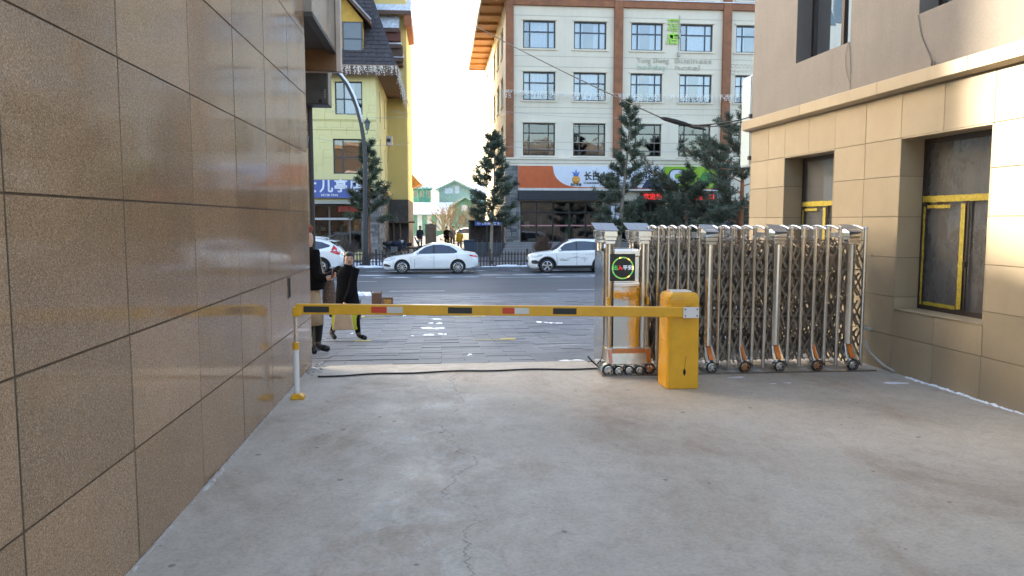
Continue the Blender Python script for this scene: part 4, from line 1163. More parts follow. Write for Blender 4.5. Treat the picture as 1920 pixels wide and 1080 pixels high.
def person(label, base, H, joints, coat=None, mats=None, hair=None, group=None, face=None, sleeves=COATBLK, hands=True, cat='person'):
    """joints in units of body height, local frame x right in picture, y away, z up; one continuous skinned body"""
    root = thing('person', label, cat, base, 0, group)
    B = Vector(base)
    J = {k: B + Vector(v) * H for k, v in joints.items()}
    names = ['pelvis', 'waist', 'chest', 'neck', 'headlow', 'head', 'headtop', 'shl', 'ell', 'wrl', 'hal', 'shr', 'elr', 'wrr', 'har', 'hipl', 'knl', 'anl', 'tol', 'hipr', 'knr', 'anr', 'tor']
    rad = dict(pelvis=.085, waist=.072, chest=.085, neck=.034, headlow=.050, head=.060, headtop=.040, shl=.042, ell=.030, wrl=.020, hal=.020, shr=.042, elr=.030, wrr=.020, har=.020, hipl=.062, knl=.046, anl=.030, tol=.030, hipr=.062, knr=.046, anr=.030, tor=.030)
    ed = [('pelvis', 'waist'), ('waist', 'chest'), ('chest', 'neck'), ('neck', 'headlow'), ('headlow', 'head'), ('head', 'headtop'), ('chest', 'shl'), ('shl', 'ell'), ('ell', 'wrl'), ('wrl', 'hal'), ('chest', 'shr'), ('shr', 'elr'), ('elr', 'wrr'), ('wrr', 'har'),
          ('pelvis', 'hipl'), ('hipl', 'knl'), ('knl', 'anl'), ('anl', 'tol'), ('pelvis', 'hipr'), ('hipr', 'knr'), ('knr', 'anr'), ('anr', 'tor')]
    me = skin_mesh('body', [tuple(J[n]) for n in names], [(names.index(a), names.index(b)) for a, b in ed], [rad[n] * H for n in names])
    sk, top, leg_, shoe, cuff = mats
    me.materials.clear()
    for m in (sk, top, leg_, shoe, cuff): me.materials.append(m)
    zneck = (J['neck'].z + J['headlow'].z) / 2 - .01; zhip = (J['hipl'].z + J['waist'].z) / 2
    wr = (J['wrl'], J['wrr']); ha = (J['hal'], J['har'])
    for p in me.polygons:
        c = p.center
        low = min(((c - J[a]).length, a) for a in ('anl', 'anr', 'tol', 'tor', 'knl', 'knr'))
        if c.z > zneck: p.material_index = 0
        elif min((c - h).length for h in ha) < .045 * H: p.material_index = 0
        elif low[0] < .05 * H and low[1][:2] in ('an', 'to'): p.material_index = 3 if c.z < min(J['anl'].z, J['anr'].z) + .025 * H or low[1][:2] == 'to' else 4
        elif c.z < zhip and min((c - J[k]).length for k in ('ell', 'elr', 'wrl', 'wrr')) > .06 * H: p.material_index = 2
        else: p.material_index = 1
    # fingers: five unequal bent chains joined into the same mesh
    if hands:
        bm = bmesh.new(); bm.from_mesh(me)
        for w_, h_ in zip(wr, ha):
            d = (h_ - w_).normalized(); side = d.orthogonal().normalized(); up = d.cross(side)
            fm = MB()
            for k in range(5):
                off = (k - 1.5) * .0105 * H if k < 4 else -.022 * H
                L = (.040, .046, .043, .034, .028)[k] * H
                st = h_ + side * off + (d * (.008 * H) if k < 4 else d * (-.012 * H))
                md = st + d * L * .55 + up * (L * .12) + (side * (-.012 * H) if k == 4 else Vector())
                en = md + d * L * .3 + up * (L * .42)
                fm.tube([st, md, en], [.0062 * H, .0056 * H, .0042 * H], 6)
            tm = fm.mesh('t', [sk]); bm.from_mesh(tm)
        bm.to_mesh(me); bm.free()
    me.shade_smooth()
    link('body', me, root)
    hd = J['head']; fr = Vector(joints.get('look', (0, -1, 0))).normalized(); sd = Vector((-fr.y, fr.x, 0)).normalized()
    if face:
        mb = MB()
        nose = hd + fr * (.058 * H) + Vector((0, 0, -.010 * H))
        mb.add([nose + Vector((0, 0, .02 * H)) - fr * .01 * H, nose + fr * .016 * H - Vector((0, 0, .004 * H)), nose + sd * .010 * H - fr * .006 * H - Vector((0, 0, .006 * H)), nose - sd * .010 * H - fr * .006 * H - Vector((0, 0, .006 * H))], [(0, 1, 2), (0, 3, 1), (1, 3, 2), (0, 2, 3)])
        mb.build('nose', sk, root, smooth=True)
        for s in (-1, 1):
            mb = MB(); e = hd + fr * (.0535 * H) + sd * (s * .024 * H) + Vector((0, 0, .006 * H)); mb.ell(e, .010 * H, .008 * H, .0045 * H, 8, 5); mb.build('eye', HAIR, root, smooth=True)
            mb = MB(); mb.ell(e + Vector((0, 0, .016 * H)), .014 * H, .009 * H, .003 * H, 8, 4); mb.build('eyebrow', HAIR, root)
            mb = MB(); mb.ell(hd + sd * (s * .057 * H) - fr * .003 * H, .008 * H, .012 * H, .02 * H, 8, 6); mb.build('ear', sk, root, smooth=True)
        mb = MB(); mb.ell(hd + fr * (.053 * H) + Vector((0, 0, -.037 * H)), .017 * H, .009 * H, .005 * H, 8, 5); mb.build('mouth', mat('lips', (.35, .11, .09), .45), root, smooth=True)
    if hair:
        m, low, big = hair
        mb = MB(); nu, nv = 18, 10
        c = hd + Vector((0, 0, .010 * H)) - fr * (.006 * H)
        vs = []; fs = []
        for j in range(nv + 1):
            ph = math.pi * j / nv
            for i in range(nu):
                t = 2 * math.pi * i / nu
                d = Vector((math.sin(ph) * math.cos(t), math.sin(ph) * math.sin(t), math.cos(ph)))
                f_ = d.dot(fr)
                rad_ = .067 * H * big * (1 + .05 * math.sin(4 * t + 3 * ph))
                z_floor = low - (.6 if f_ < .25 else 0)
                p = c + Vector((d.x * rad_, d.y * rad_, d.z * rad_ * 1.12))
                if f_ > .35 and d.z < .42: p = c + Vector((d.x, d.y, d.z)) * (.04 * H)
                elif d.z < z_floor: p = c + Vector((d.x * .7, d.y * .7, max(d.z, z_floor))) * (.06 * H)
                vs.append(p)
        for j in range(nv):
            for i in range(nu): fs.append((j * nu + i, j * nu + (i + 1) % nu, (j + 1) * nu + (i + 1) % nu, (j + 1) * nu + i))
        mb.add(vs, fs); mb.build('hair', m, root, smooth=True)
    if coat:
        mb = MB(); loft(mb, [((J[a].x + dx * H, J[a].y + dy * H, B.z + z * H), rx * H, ry * H, wv) for (a, dx, dy, z, rx, ry, wv) in coat[1]]); cbj = mb.build('coat', coat[0], root, smooth=True)
        mb = MB()
        for a, b, c in (('shl', 'ell', 'wrl'), ('shr', 'elr', 'wrr')):
            w2 = J[b] + (J[c] - J[b]) * .92
            mb.tube([J[a] + (J['chest'] - J[a]) * .3, J[a], J[a] + (J[b] - J[a]) * .5, J[b], J[b] + (w2 - J[b]) * .5, w2], [.05 * H, .052 * H, .047 * H, .042 * H, .037 * H, .034 * H], 10)
        mb.build('sleeve', coat[0], root, smooth=True)
    return root, J

# woman in a long black coat, mid-stride, carrying two bags
wY = 13.6; wz = ground_z(wY); wx = -1.66
STAND = dict(pelvis=(0, 0, .53), waist=(0, 0, .62), chest=(0, 0, .74), neck=(0, 0, .835), headlow=(0, -.01, .875), head=(0, -.015, .93), headtop=(0, -.01, .975),
             shl=(-.105, 0, .80), ell=(-.125, .01, .625), wrl=(-.13, -.03, .49), hal=(-.13, -.045, .45), shr=(.105, 0, .80), elr=(.125, .01, .625), wrr=(.13, -.03, .49), har=(.13, -.045, .45),
             hipl=(-.05, 0, .51), knl=(-.055, -.01, .285), anl=(-.055, .015, .05), tol=(-.06, -.085, .018), hipr=(.05, 0, .51), knr=(.055, -.01, .285), anr=(.055, .015, .05), tor=(.06, -.085, .018), look=(0, -1, 0))
j = dict(STAND)
j.update(waist=(.0, 0, .62), chest=(.005, 0, .74), neck=(.02, 0, .835), headlow=(.028, -.012, .875), head=(.033, -.02, .93), headtop=(.028, -.015, .975),
         shl=(-.085, .03, .80), ell=(-.22, .06, .72), wrl=(-.33, .02, .715), hal=(-.375, .0, .715),
         shr=(.10, -.04, .80), elr=(.06, -.10, .60), wrr=(.0, -.16, .445), har=(-.02, -.17, .405),
         hipl=(-.045, .01, .51), knl=(-.10, .0, .29), anl=(-.185, .02, .07), tol=(-.13, -.03, .018), hipr=(.045, -.01, .51), knr=(.10, -.05, .29), anr=(.125, -.03, .05), tor=(.225, -.07, .024), look=(.25, -1, .03))
wom, J = person('woman in long black coat striding behind the barrier with yellow and paper bags', (wx, wY, wz), 1.56, j,
       (COATBLK, [('pelvis', -.03, 0, .27, .175, .135, .06), ('pelvis', -.02, 0, .40, .155, .12, .05), ('pelvis', -.005, 0, .55, .122, .10, .02), ('waist', 0, 0, .64, .113, .092, .01), ('chest', 0, 0, .74, .118, .092, .01), ('chest', 0, 0, .80, .105, .08, 0), ('neck', -.003, 0, .845, .052, .05, 0), ('neck', .004, -.004, .868, .05, .048, 0)]),
       (SKIN, COATBLK, COATBLK, mat('black_shoe', (.012, .011, .011), .4), PATTERN), (HAIR, -.15, .95), face=True)
hb = J['har']
yb = thing('carrier_bag', 'yellow green carrier bag held by the woman in the black coat', 'bag', (hb.x, hb.y, hb.z - .5))
mb = MB(); n = 10
mb.grid(lambda s, t: (hb.x - .20 + .42 * s + .02 * math.sin(t * 7), hb.y + .05 + .05 * math.sin(s * 3.14) * math.sin(t * 3), hb.z - .03 - .37 * t - .02 * math.sin(s * 9)), 10, 8)
mb.grid(lambda s, t: (hb.x - .20 + .42 * s, hb.y - .01 - .05 * math.sin(s * 3.14) * math.sin(t * 3), hb.z - .03 - .37 * t - .02 * math.sin(s * 9)), 10, 8); mb.build('bag_body', BAGY, yb, smooth=True, recalc=False)
mb = MB(); mb.tube([(hb.x - .16, hb.y + .02, hb.z - .04), (hb.x - .05, hb.y + .01, hb.z + .03), (hb.x + .04, hb.y + .01, hb.z + .03), (hb.x + .2, hb.y + .02, hb.z - .04)], .009, 6); mb.build('handle', BAGY, yb)
pb_ = thing('paper_bag', 'beige paper bag hanging in front of the yellow carrier bag', 'bag', (hb.x, hb.y - .1, hb.z - .4))
mb = MB(); mb.add([(hb.x - .12, hb.y - .16, hb.z - .1), (hb.x + .13, hb.y - .16, hb.z - .09), (hb.x + .18, hb.y - .18, hb.z - .39), (hb.x - .17, hb.y - .18, hb.z - .40), (hb.x - .12, hb.y - .07, hb.z - .1), (hb.x + .13, hb.y - .07, hb.z - .09), (hb.x + .18, hb.y - .06, hb.z - .39), (hb.x - .17, hb.y - .06, hb.z - .40)],
                  [(0, 3, 2, 1), (4, 5, 6, 7), (0, 1, 5, 4), (1, 2, 6, 5), (2, 3, 7, 6), (3, 0, 4, 7)]); mb.build('bag_body', PAPERBAG, pb_, bevel=.008)
mb = MB(); mb.tube([(hb.x - .06, hb.y - .115, hb.z - .1), (hb.x - .02, hb.y - .05, hb.z + .01), (hb.x + .02, hb.y - .05, hb.z + .01), (hb.x + .07, hb.y - .115, hb.z - .1)], .006, 6); mb.build('handle', PAPERBAG, pb_)

# person half hidden by the granite corner: rust hat, black jacket, beige skirt, holding a phone
aY = 10.95; az_ = ground_z(aY); ax = ony(578.5, 600, aY).x
j = dict(STAND)
j.update(head=(.0, 0, .93), headlow=(.005, 0, .875), headtop=(-.005, .0, .975), shr=(.06, -.06, .80), elr=(.07, -.06, .62), wrr=(.165, -.10, .605), har=(.205, -.11, .62), shl=(-.05, .09, .80), ell=(-.08, .10, .62), wrl=(.06, .08, .60), hal=(.10, .06, .61),
         hipl=(.0, .06, .51), knl=(.07, .06, .285), anl=(.055, .06, .05), tol=(.16, .04, .024), hipr=(.0, -.03, .51), knr=(.02, -.04, .285), anr=(-.02, -.04, .05), tor=(.075, -.06, .024), look=(1, -.15, -.2))
pa, JA = person('person in rust hat and black jacket at the granite corner holding a phone', (ax, aY, az_), 1.80, j,
       (COATBLK, [('pelvis', .02, 0, .515, .098, .10, .02), ('waist', .03, 0, .57, .098, .10, .02), ('waist', .025, 0, .64, .092, .095, .01), ('chest', .015, 0, .74, .085, .105, .01), ('chest', .005, 0, .80, .07, .10, 0), ('neck', 0, 0, .85, .04, .045, 0)]),
       (SKIN, COATBLK, mat('black_trousers', (.01, .01, .011), .9), mat('black_shoe2', (.012, .012, .012), .4), PATTERN), (RUST, -.75, 1.18), face=False)
mb = MB(); loft(mb, [((ax + .04, aY, az_ + .42), .165, .17, .05), ((ax + .035, aY, az_ + .62), .155, .165, .03), ((ax + .02, aY, az_ + .95), .14, .16, .02)], 18); mb.build('skirt', BEIGECL, pa, smooth=True)
ph = JA['har']; o = MB().box(ph.x - .005, ph.x + .012, ph.y - .04, ph.y + .04, ph.z - .03, ph.z + .12).build('mobile_phone', mat('phone_brown', (.10, .05, .035), .3), bevel=.006); tag(o, 'dark brown phone held up by the person in the rust hat', 'phone')
hbx, hby, hbz = ax + .27, aY + .16, az_
hb_ = thing('handbag', 'mottled shoulder bag hanging beside the person in the rust hat', 'bag', (hbx, hby, az_ + .5))
mb = MB(); mb.grid(lambda s, t: (hbx + .10 * math.cos(6.28 * s) * (1 - .25 * abs(2 * t - 1)), hby + .07 * math.sin(6.28 * s), az_ + .55 + .5 * t), 14, 6); mb.build('bag_body', PATTERN, hb_, smooth=True, recalc=False)
mb = MB(); mb.tube([(hbx - .06, hby, az_ + 1.02), (hbx - .08, hby, az_ + 1.25), (hbx - .12, hby, az_ + 1.38)], .01, 6); mb.build('strap', BEIGECL, hb_)

# dark pole with its equipment box behind the corner
dp = thing('corner_pole', 'dark slim pole with a grey equipment box by the granite corner', 'pole', (ony(584, 500, 11.5).x, 11.5, ground_z(11.5)))
px_ = ony(584.5, 400, 11.5).x
mb = MB(); mb.cyl((px_, 11.5, ground_z(11.5) - .05), (px_, 11.5, 3.5), .045, n=14); mb.lathe([(.09, 0), (.09, .02), (.06, .05)], (px_, 11.5, ground_z(11.5) - .01), (0, 0, 1), 14); mb.build('pole', DKMETAL, dp)
bx0, bx1 = px_ - .35, ony(615, 150, 11.2).x; bz0, bz1 = ony(600, 196, 11.2).z, ony(600, 113, 11.2).z
mb = MB(); mb.box(bx0, bx1, 11.2, 11.55, bz0, bz1 + .05); eb = mb.build('equipment_box', mat('box_grey', (.045, .048, .052), .4, var=.3), dp, bevel=.012)
mb = MB(); mb.box(bx0 + .02, bx1 - .015, 11.190, 11.2, bz0 + .02, bz1); mb.build('front_panel', mat('panel_grey', (.06, .064, .07), .35, var=.4, vscale=4), eb, bevel=.004)
for k in range(6):
    mb = MB(); mb.box(bx1 - .06, bx1 - .03, 11.182, 11.191, bz0 + .09 + k * .022, bz0 + .099 + k * .022); mb.build('vent_slot', mat('vent_light', (.35, .36, .37), .5), eb)
mb = MB(); mb.cyl((bx1 - .11, 11.18, bz0 + .045), (bx1 - .11, 11.192, bz0 + .045), .03, n=12); mb.build('socket', RUBBER, eb)
mb = MB(); mb.box(px_ - .06, px_ - .02, 11.42, 11.46, 2.75, 2.90); mb.prism([(px_ - .06, 11.38, 2.78), (px_ - .02, 11.38, 2.78), (px_ - .0, 11.38, 2.92), (px_ - .04, 11.38, 2.92)], (0, .05, 0)); mb.build('bracket', mat('bracket_grey', (.3, .31, .32), .5), dp)
mb = MB()
for k in range(7): mb.lathe([(.018, -.006), (.026, 0), (.018, .006), (.012, 0)], (px_ - .055, 11.45, 3.32 - k * .05), (random.uniform(-.4, .4), 1, random.uniform(-.4, .4)), 8, True)
mb.build('cable_coil', WIREM, dp)

# ================================================================== CARS
def interp(tab, x):
    if x <= tab[0][0]: return tab[0][1:]
    for a, b in zip(tab, tab[1:]):
        if x <= b[0]:
            t = (x - a[0]) / (b[0] - a[0]); t2 = t * t * (3 - 2 * t) * .5 + t * .5
            return tuple(p + (q - p) * t2 for p, q in zip(a[1:], b[1:]))
    return tab[-1][1:]
def make_car(label, kind, loc, flip=False, paint=CARPAINT):
    """front towards -x; stations: x, z_bottom, z_shoulder, z_top, half width, half width at top"""
    if kind == 'sedan':
        L = 4.48; W = .86; wr = .315; wx_ = (.92, 3.52)
        tab = [(0, .30, .52, .56, .50, .40), (.06, .22, .60, .66, .66, .54), (.25, .19, .68, .745, .78, .62), (.6, .18, .76, .82, .84, .66), (1.1, .18, .83, .885, .86, .66), (1.32, .18, .86, .93, .86, .64), (1.55, .18, .875, 1.07, .86, .60), (1.95, .18, .89, 1.30, .86, .56), (2.35, .18, .90, 1.425, .86, .55), (2.8, .18, .905, 1.435, .86, .55), (3.2, .18, .91, 1.37, .86, .55), (3.6, .18, .93, 1.21, .86, .57), (3.92, .19, .94, 1.03, .85, .62), (4.15, .22, .93, .985, .82, .64), (4.36, .28, .88, .95, .76, .60), (4.48, .36, .78, .84, .62, .5)]
    elif kind == 'suv':
        L = 4.27; W = .88; wr = .335; wx_ = (.86, 3.46)
        tab = [(0, .34, .62, .70, .56, .44), (.08, .24, .76, .84, .70, .56), (.3, .21, .86, .93, .81, .62), (.7, .21, .92, .985, .87, .66), (1.05, .21, .955, 1.02, .88, .66), (1.3, .21, .97, 1.12, .88, .63), (1.7, .21, .985, 1.42, .88, .60), (2.0, .21, .99, 1.56, .88, .59), (2.4, .21, 1.0, 1.60, .88, .59), (3.2, .21, 1.02, 1.58, .88, .59), (3.75, .22, 1.04, 1.51, .87, .58), (4.0, .25, 1.05, 1.40, .84, .58), (4.17, .3, 1.02, 1.15, .79, .58), (4.27, .38, .85, .95, .68, .5)]
    else:
        L = 4.55; W = .91; wr = .35; wx_ = (.92, 3.54)
        tab = [(0, .36, .64, .72, .58, .44), (.08, .26, .80, .88, .74, .58), (.3, .22, .90, .97, .85, .64), (.8, .22, .97, 1.03, .90, .68), (1.15, .22, 1.0, 1.08, .91, .68), (1.4, .22, 1.02, 1.22, .91, .65), (1.85, .22, 1.03, 1.52, .91, .61), (2.2, .22, 1.04, 1.65, .91, .60), (2.8, .22, 1.05, 1.68, .91, .60), (3.4, .22, 1.08, 1.64, .91, .60), (3.9, .24, 1.12, 1.53, .90, .60), (4.2, .28, 1.14, 1.36, .87, .62), (4.42, .36, 1.06, 1.14, .82, .62), (4.55, .44, .85, .92, .70, .55)]
    def section(x):
        zb, zs, zt, w, wt = interp(tab, x)
        return [(0, zb), (w * .86, zb), (w * .965, zb + .07), (w, zb + (zs - zb) * .42), (w * .992, zb + (zs - zb) * .72), (w * .965, zs - .02), (w * .94, zs), (wt + .02, zt - .055), (wt * .93, zt - .012), (wt * .6, zt + .012), (0, zt + .022)]
    def side_y(x, z):
        s = section(x)[1:8]
        for (y0, z0), (y1, z1) in zip(s, s[1:]):
            if z0 <= z <= z1 and z1 > z0: return y0 + (y1 - y0) * (z - z0) / (z1 - z0)
        return s[-1][0] if z > s[-1][1] else s[0][0]
    n = 64; mb = MB(); vs = []; m = 0
    for i in range(n + 1):
        x = L * i / n; h = section(x); full = [(-y, z) for y, z in h[::-1]] + [(y, z) for y, z in h[1:-1]]
        m = len(full); vs += [(x, y, z) for y, z in full]
    fs = [(i * m + k, i * m + (k + 1) % m, (i + 1) * m + (k + 1) % m, (i + 1) * m + k) for i in range(n) for k in range(m)] + [tuple(range(m - 1, -1, -1)), tuple(n * m + k for k in range(m))]
    mb.add(vs, fs); me = mb.mesh('body', [paint, PLASTIC])
    body = bpy.data.objects.new('tmp_body', me); COL.objects.link(body)
    cut = MB()
    for x in wx_:
        for s in (-1, 1): cut.cyl((x, s * (W - .30), wr + .01), (x, s * (W + .2), wr + .01), wr + .055, n=28)
    cme = cut.mesh('cut', [PLASTIC]); co = bpy.data.objects.new('tmp_cut', cme); COL.objects.link(co)
    bo = body.modifiers.new('b', 'BOOLEAN'); bo.operation = 'DIFFERENCE'; bo.object = co; bo.solver = 'EXACT'; bo.material_mode = 'TRANSFER'
    dg = bpy.context.evaluated_depsgraph_get(); dg.update()
    res = bpy.data.meshes.new_from_object(body.evaluated_get(dg))
    bpy.data.objects.remove(body); bpy.data.objects.remove(co)
    res.shade_smooth()
    try: res.set_sharp_from_angle(angle=R(38))
    except Exception: pass
    root = thing('parked_car', label, 'car', loc, math.pi if flip else 0)
    link('body', res, root, local=True)
    sgn = (-1, 1)
    def sidepatch(name, pts_top, pts_bot, mt, off=.006, par=root, sides=sgn):
        for s in sides:
            q = MB(); k = 14; vs = []
            for i in range(k + 1):
                t = i / k
                def at(pl):
                    f_ = t * (len(pl) - 1); a = min(int(f_), len(pl) - 2); u_ = f_ - a
                    return pl[a][0] + (pl[a + 1][0] - pl[a][0]) * u_, pl[a][1] + (pl[a + 1][1] - pl[a][1]) * u_
                for v_ in range(4):
                    (xt, zt), (xb, zb) = at(pts_top), at(pts_bot)
                    x = xb + (xt - xb) * v_ / 3; z = zb + (zt - zb) * v_ / 3
                    vs.append((x, s * (side_y(x, z) + off), z))
            q.add(vs, [(i * 4 + v_, (i + 1) * 4 + v_, (i + 1) * 4 + v_ + 1, i * 4 + v_ + 1) for i in range(k) for v_ in range(3)])
            q.build(name, mt, par, local=True, smooth=True)
    if kind == 'sedan':
        sidepatch('side_window', [(1.62, .99), (2.0, 1.24), (2.36, 1.345)], [(1.62, .935), (2.0, .94), (2.36, .945)], CARGLASS)
        sidepatch('side_window', [(2.44, 1.352), (2.8, 1.352), (3.12, 1.29)], [(2.44, .945), (2.8, .95), (3.12, .955)], CARGLASS)
        sidepatch('quarter_window', [(3.15, 1.28), (3.32, 1.19), (3.5, 1.06)], [(3.15, .957), (3.32, .96), (3.48, .985)], CARGLASS)
        lights = ('headlight', [(.10, .665), (.3, .73), (.62, .775)], [(.10, .60), (.3, .62), (.6, .70)]), ('taillight', [(4.02, .90), (4.22, .885), (4.42, .845)], [(4.1, .83), (4.22, .79), (4.42, .75)])
        sidepatch('pillar_trim', [(2.36, 1.345), (2.44, 1.352)], [(2.36, .945), (2.44, .945)], PLASTIC, .005); sidepatch('pillar_trim', [(3.12, 1.29), (3.15, 1.28)], [(3.12, .955), (3.15, .957)], PLASTIC, .005)
        mir = (1.62, .99); hz = (.80, .81); dr = (1.5, 2.40, 3.45); glz = (1.36, 2.3), (3.25, 3.88)
        fog = [(.06, .46), (.2, .47), (.38, .40)], [(.06, .37), (.2, .345), (.38, .33)]
    elif kind == 'suv':
        sidepatch('side_window', [(1.42, 1.12), (1.75, 1.38), (2.25, 1.50)], [(1.42, 1.05), (1.75, 1.055), (2.25, 1.06)], CARGLASS)
        sidepatch('side_window', [(2.31, 1.505), (2.7, 1.505), (3.12, 1.47)], [(2.31, 1.06), (2.7, 1.07), (3.12, 1.085)], CARGLASS)
        sidepatch('quarter_window', [(3.17, 1.465), (3.4, 1.42), (3.62, 1.30)], [(3.17, 1.09), (3.4, 1.10), (3.62, 1.16)], CARGLASS)
        lights = ('headlight', [(.13, .82), (.35, .87), (.66, .90)], [(.13, .72), (.35, .74), (.6, .80)]), ('taillight', [(3.95, 1.0), (4.05, 1.0), (4.16, .98)], [(3.95, .8), (4.05, .78), (4.16, .75)])
        sidepatch('pillar_trim', [(2.25, 1.50), (2.31, 1.505)], [(2.25, 1.06), (2.31, 1.06)], PLASTIC, .005); sidepatch('pillar_trim', [(3.12, 1.47), (3.17, 1.465)], [(3.12, 1.085), (3.17, 1.09)], PLASTIC, .005)
        mir = (1.45, 1.10); hz = (.93, .95); dr = (1.35, 2.28, 3.15); glz = (1.12, 1.95), (3.8, 4.1)
        fog = [(.12, .60), (.3, .62), (.46, .56)], [(.12, .46), (.3, .43), (.44, .45)]
    else:
        sidepatch('side_window', [(1.5, 1.15), (1.85, 1.42), (2.35, 1.56)], [(1.5, 1.08), (1.85, 1.09), (2.35, 1.10)], CARGLASS)
        sidepatch('side_window', [(2.41, 1.57), (2.85, 1.58), (3.2, 1.55)], [(2.41, 1.10), (2.85, 1.12), (3.2, 1.15)], CARGLASS)
        sidepatch('quarter_window', [(3.26, 1.545), (3.6, 1.49), (3.95, 1.35)], [(3.26, 1.16), (3.6, 1.19), (3.95, 1.28)], CARGLASS)
        lights = ('headlight', [(.15, .84), (.4, .9), (.75, .94)], [(.15, .74), (.4, .77), (.7, .84)]), ('taillight', [(4.12, 1.36), (4.28, 1.20), (4.44, 1.04)], [(3.98, 1.04), (4.2, .95), (4.40, .90)])
        mir = (1.55, 1.14); hz = (.98, 1.0); dr = (1.4, 2.38, 3.25); glz = (1.25, 2.1), (3.98, 4.3)
        fog = [(.12, .60), (.3, .62), (.46, .56)], [(.12, .46), (.3, .43), (.44, .45)]
    sidepatch('headlight', lights[0][1], lights[0][2], HEADL, .008)
    sidepatch('taillight', lights[1][1], lights[1][2], TAILR, .010)
    sidepatch('bumper_vent', fog[0], fog[1], PLASTIC, .007)
    # sills, arch trims, door shut lines, handles
    if kind != 'sedan':
        sidepatch('sill_cladding', [(wx_[0] + wr + .04, .36), (wx_[1] - wr - .04, .36)], [(wx_[0] + wr + .04, .235), (wx_[1] - wr - .04, .235)], PLASTIC, .012)
        for x in wx_:
            for s in sgn:
                q = MB(); vs = []; k = 18
                for i in range(k + 1):
                    t = math.pi * (-.06 + 1.12 * i / k)
                    for r_ in (wr + .05, wr + .12):
                        X = x + r_ * math.cos(t); Z = wr + .01 + r_ * math.sin(t); Z = max(Z, .24)
                        vs.append((X, s * (side_y(X, Z) + .010), Z))
                q.add(vs, [(2 * i, 2 * i + 2, 2 * i + 3, 2 * i + 1) for i in range(k)]); q.build('arch_trim', PLASTIC, root, local=True)
    else:
        sidepatch('sill_shadow', [(wx_[0] + wr + .06, .225), (wx_[1] - wr - .06, .225)], [(wx_[0] + wr + .06, .19), (wx_[1] - wr - .06, .19)], PLASTIC, .004)
    zs0 = section(2.3)[6][1] - .02
    for x in dr[:2]:
        sidepatch('door_gap', [(x - .006, zs0), (x + .006, zs0)], [(x - .006, .28), (x + .006, .28)], PLASTIC, .0035)
    for x, z1_, z0_ in ((wx_[0] + wr + .10, zs0 - .06, .5), (dr[2] + .02, zs0, .62), (wx_[0] - wr - .1, .62, .3)):
        sidepatch('panel_gap', [(x - .004, z1_), (x + .004, z1_)], [(x - .004, z0_), (x + .004, z0_)], PLASTIC, .003)
    sidepatch('panel_gap', [(dr[0], .285), (dr[2] - .2, .285)], [(dr[0], .277), (dr[2] - .2, .277)], PLASTIC, .0035)
    for x in (dr[1] - .12, dr[2] - .12):
        for s in sgn:
            q = MB(); y = s * (side_y(x, hz[0]) + .012); q.box(x - .10, x + .10, y - .012, y + .012, hz[0] - .012, hz[0] + .014); q.build('door_handle', paint, root, bevel=.008, local=True)
    for s in sgn:
        y0 = side_y(mir[0], mir[1])
        q = MB(); q.ell((mir[0] + .02, s * (y0 + .14), mir[1] + .0), .06, .10, .062, 12, 8); o = q.build('wing_mirror', paint, root, smooth=True, local=True)
        q = MB(); q.box(mir[0], mir[0] + .05, min(s * y0, s * (y0 + .1)), max(s * y0, s * (y0 + .1)), mir[1] - .06, mir[1] - .03); q.build('mirror_foot', PLASTIC, o, local=True)
    # windscreen and rear window laid on the loft
    for nm, (xa, xb) in zip(('windscreen', 'rear_window'), glz):
        q = MB(); k = 10; vs = []
        for i in range(k + 1):
            x = xa + (xb - xa) * i / k; h = section(x)
            for f_ in (-.92, -.6, 0, .6, .92):
                yv, zv = (h[8] if abs(f_) > .9 else h[9] if abs(f_) > .3 else h[10])
                vs.append((x, math.copysign(yv * .99, f_) if f_ else 0, zv + .006))
        q.add(vs, [(i * 5 + v_, (i + 1) * 5 + v_, (i + 1) * 5 + v_ + 1, i * 5 + v_ + 1) for i in range(k) for v_ in range(4)]); q.build(nm, CARGLASS, root, local=True, smooth=True)
    q = MB(); q.box(-.012, .03, -.42, .42, .48, .60); q.build('grille', PLASTIC, root, bevel=.01, local=True)
    q = MB(); q.box(-.02, .012, -.22, .22, .36, .46); q.build('number_plate', mat('blue_plate', (.03, .07, .3), .4), root, local=True)
    if kind == 'suv2':   # roof rails and tailgate spoiler
        for s in sgn:
            q = MB(); q.tube([(1.9, s * .56, 1.62), (2.1, s * .56, 1.71), (2.8, s * .56, 1.735), (3.5, s * .56, 1.69), (3.75, s * .56, 1.63)], .018, 6); q.build('roof_rail', paint, root, local=True)
        q = MB(); q.prism([(3.8, -.55, 1.60), (4.22, -.55, 1.55), (4.28, -.55, 1.52), (4.2, -.55, 1.50), (3.9, -.55, 1.54)], (0, 1.1, 0)); q.build('spoiler', paint, root, bevel=.01, local=True)
    if kind == 'suv':    # sketchy decal on the doors
        q = MB(); rr = random.Random(3)
        def dx(pts, r_):
            q.tube([(x, -(side_y(x, z) + .006), z) for x, z in pts], r_, 4)
        dx([(1.45, .62), (1.6, .60), (1.75, .60), (1.9, .62)], .012); dx([(1.42, .66), (1.52, .70), (1.7, .64), (1.85, .69), (2.05, .74), (2.3, .735)], .006); dx([(1.5, .64), (1.62, .68), (1.72, .61)], .008)
        dx([(2.15, .76), (2.38, .77)], .009); dx([(2.45, .74), (2.52, .69), (2.56, .72)], .008); dx([(2.6, .75), (2.64, .62), (2.66, .52)], .007); dx([(2.62, .76), (2.72, .64)], .006); dx([(2.75, .70), (2.72, .58)], .006)
        dx([(2.72, .88), (2.8, .89)], .008); dx([(2.86, .885), (2.93, .89)], .008); dx([(3.0, .89), (3.1, .89)], .007); dx([(2.74, .74), (2.82, .70)], .006)
        q.build('door_decal', INK, root, local=True)
    # wheels
    ns = 10 if kind == 'sedan' else 5
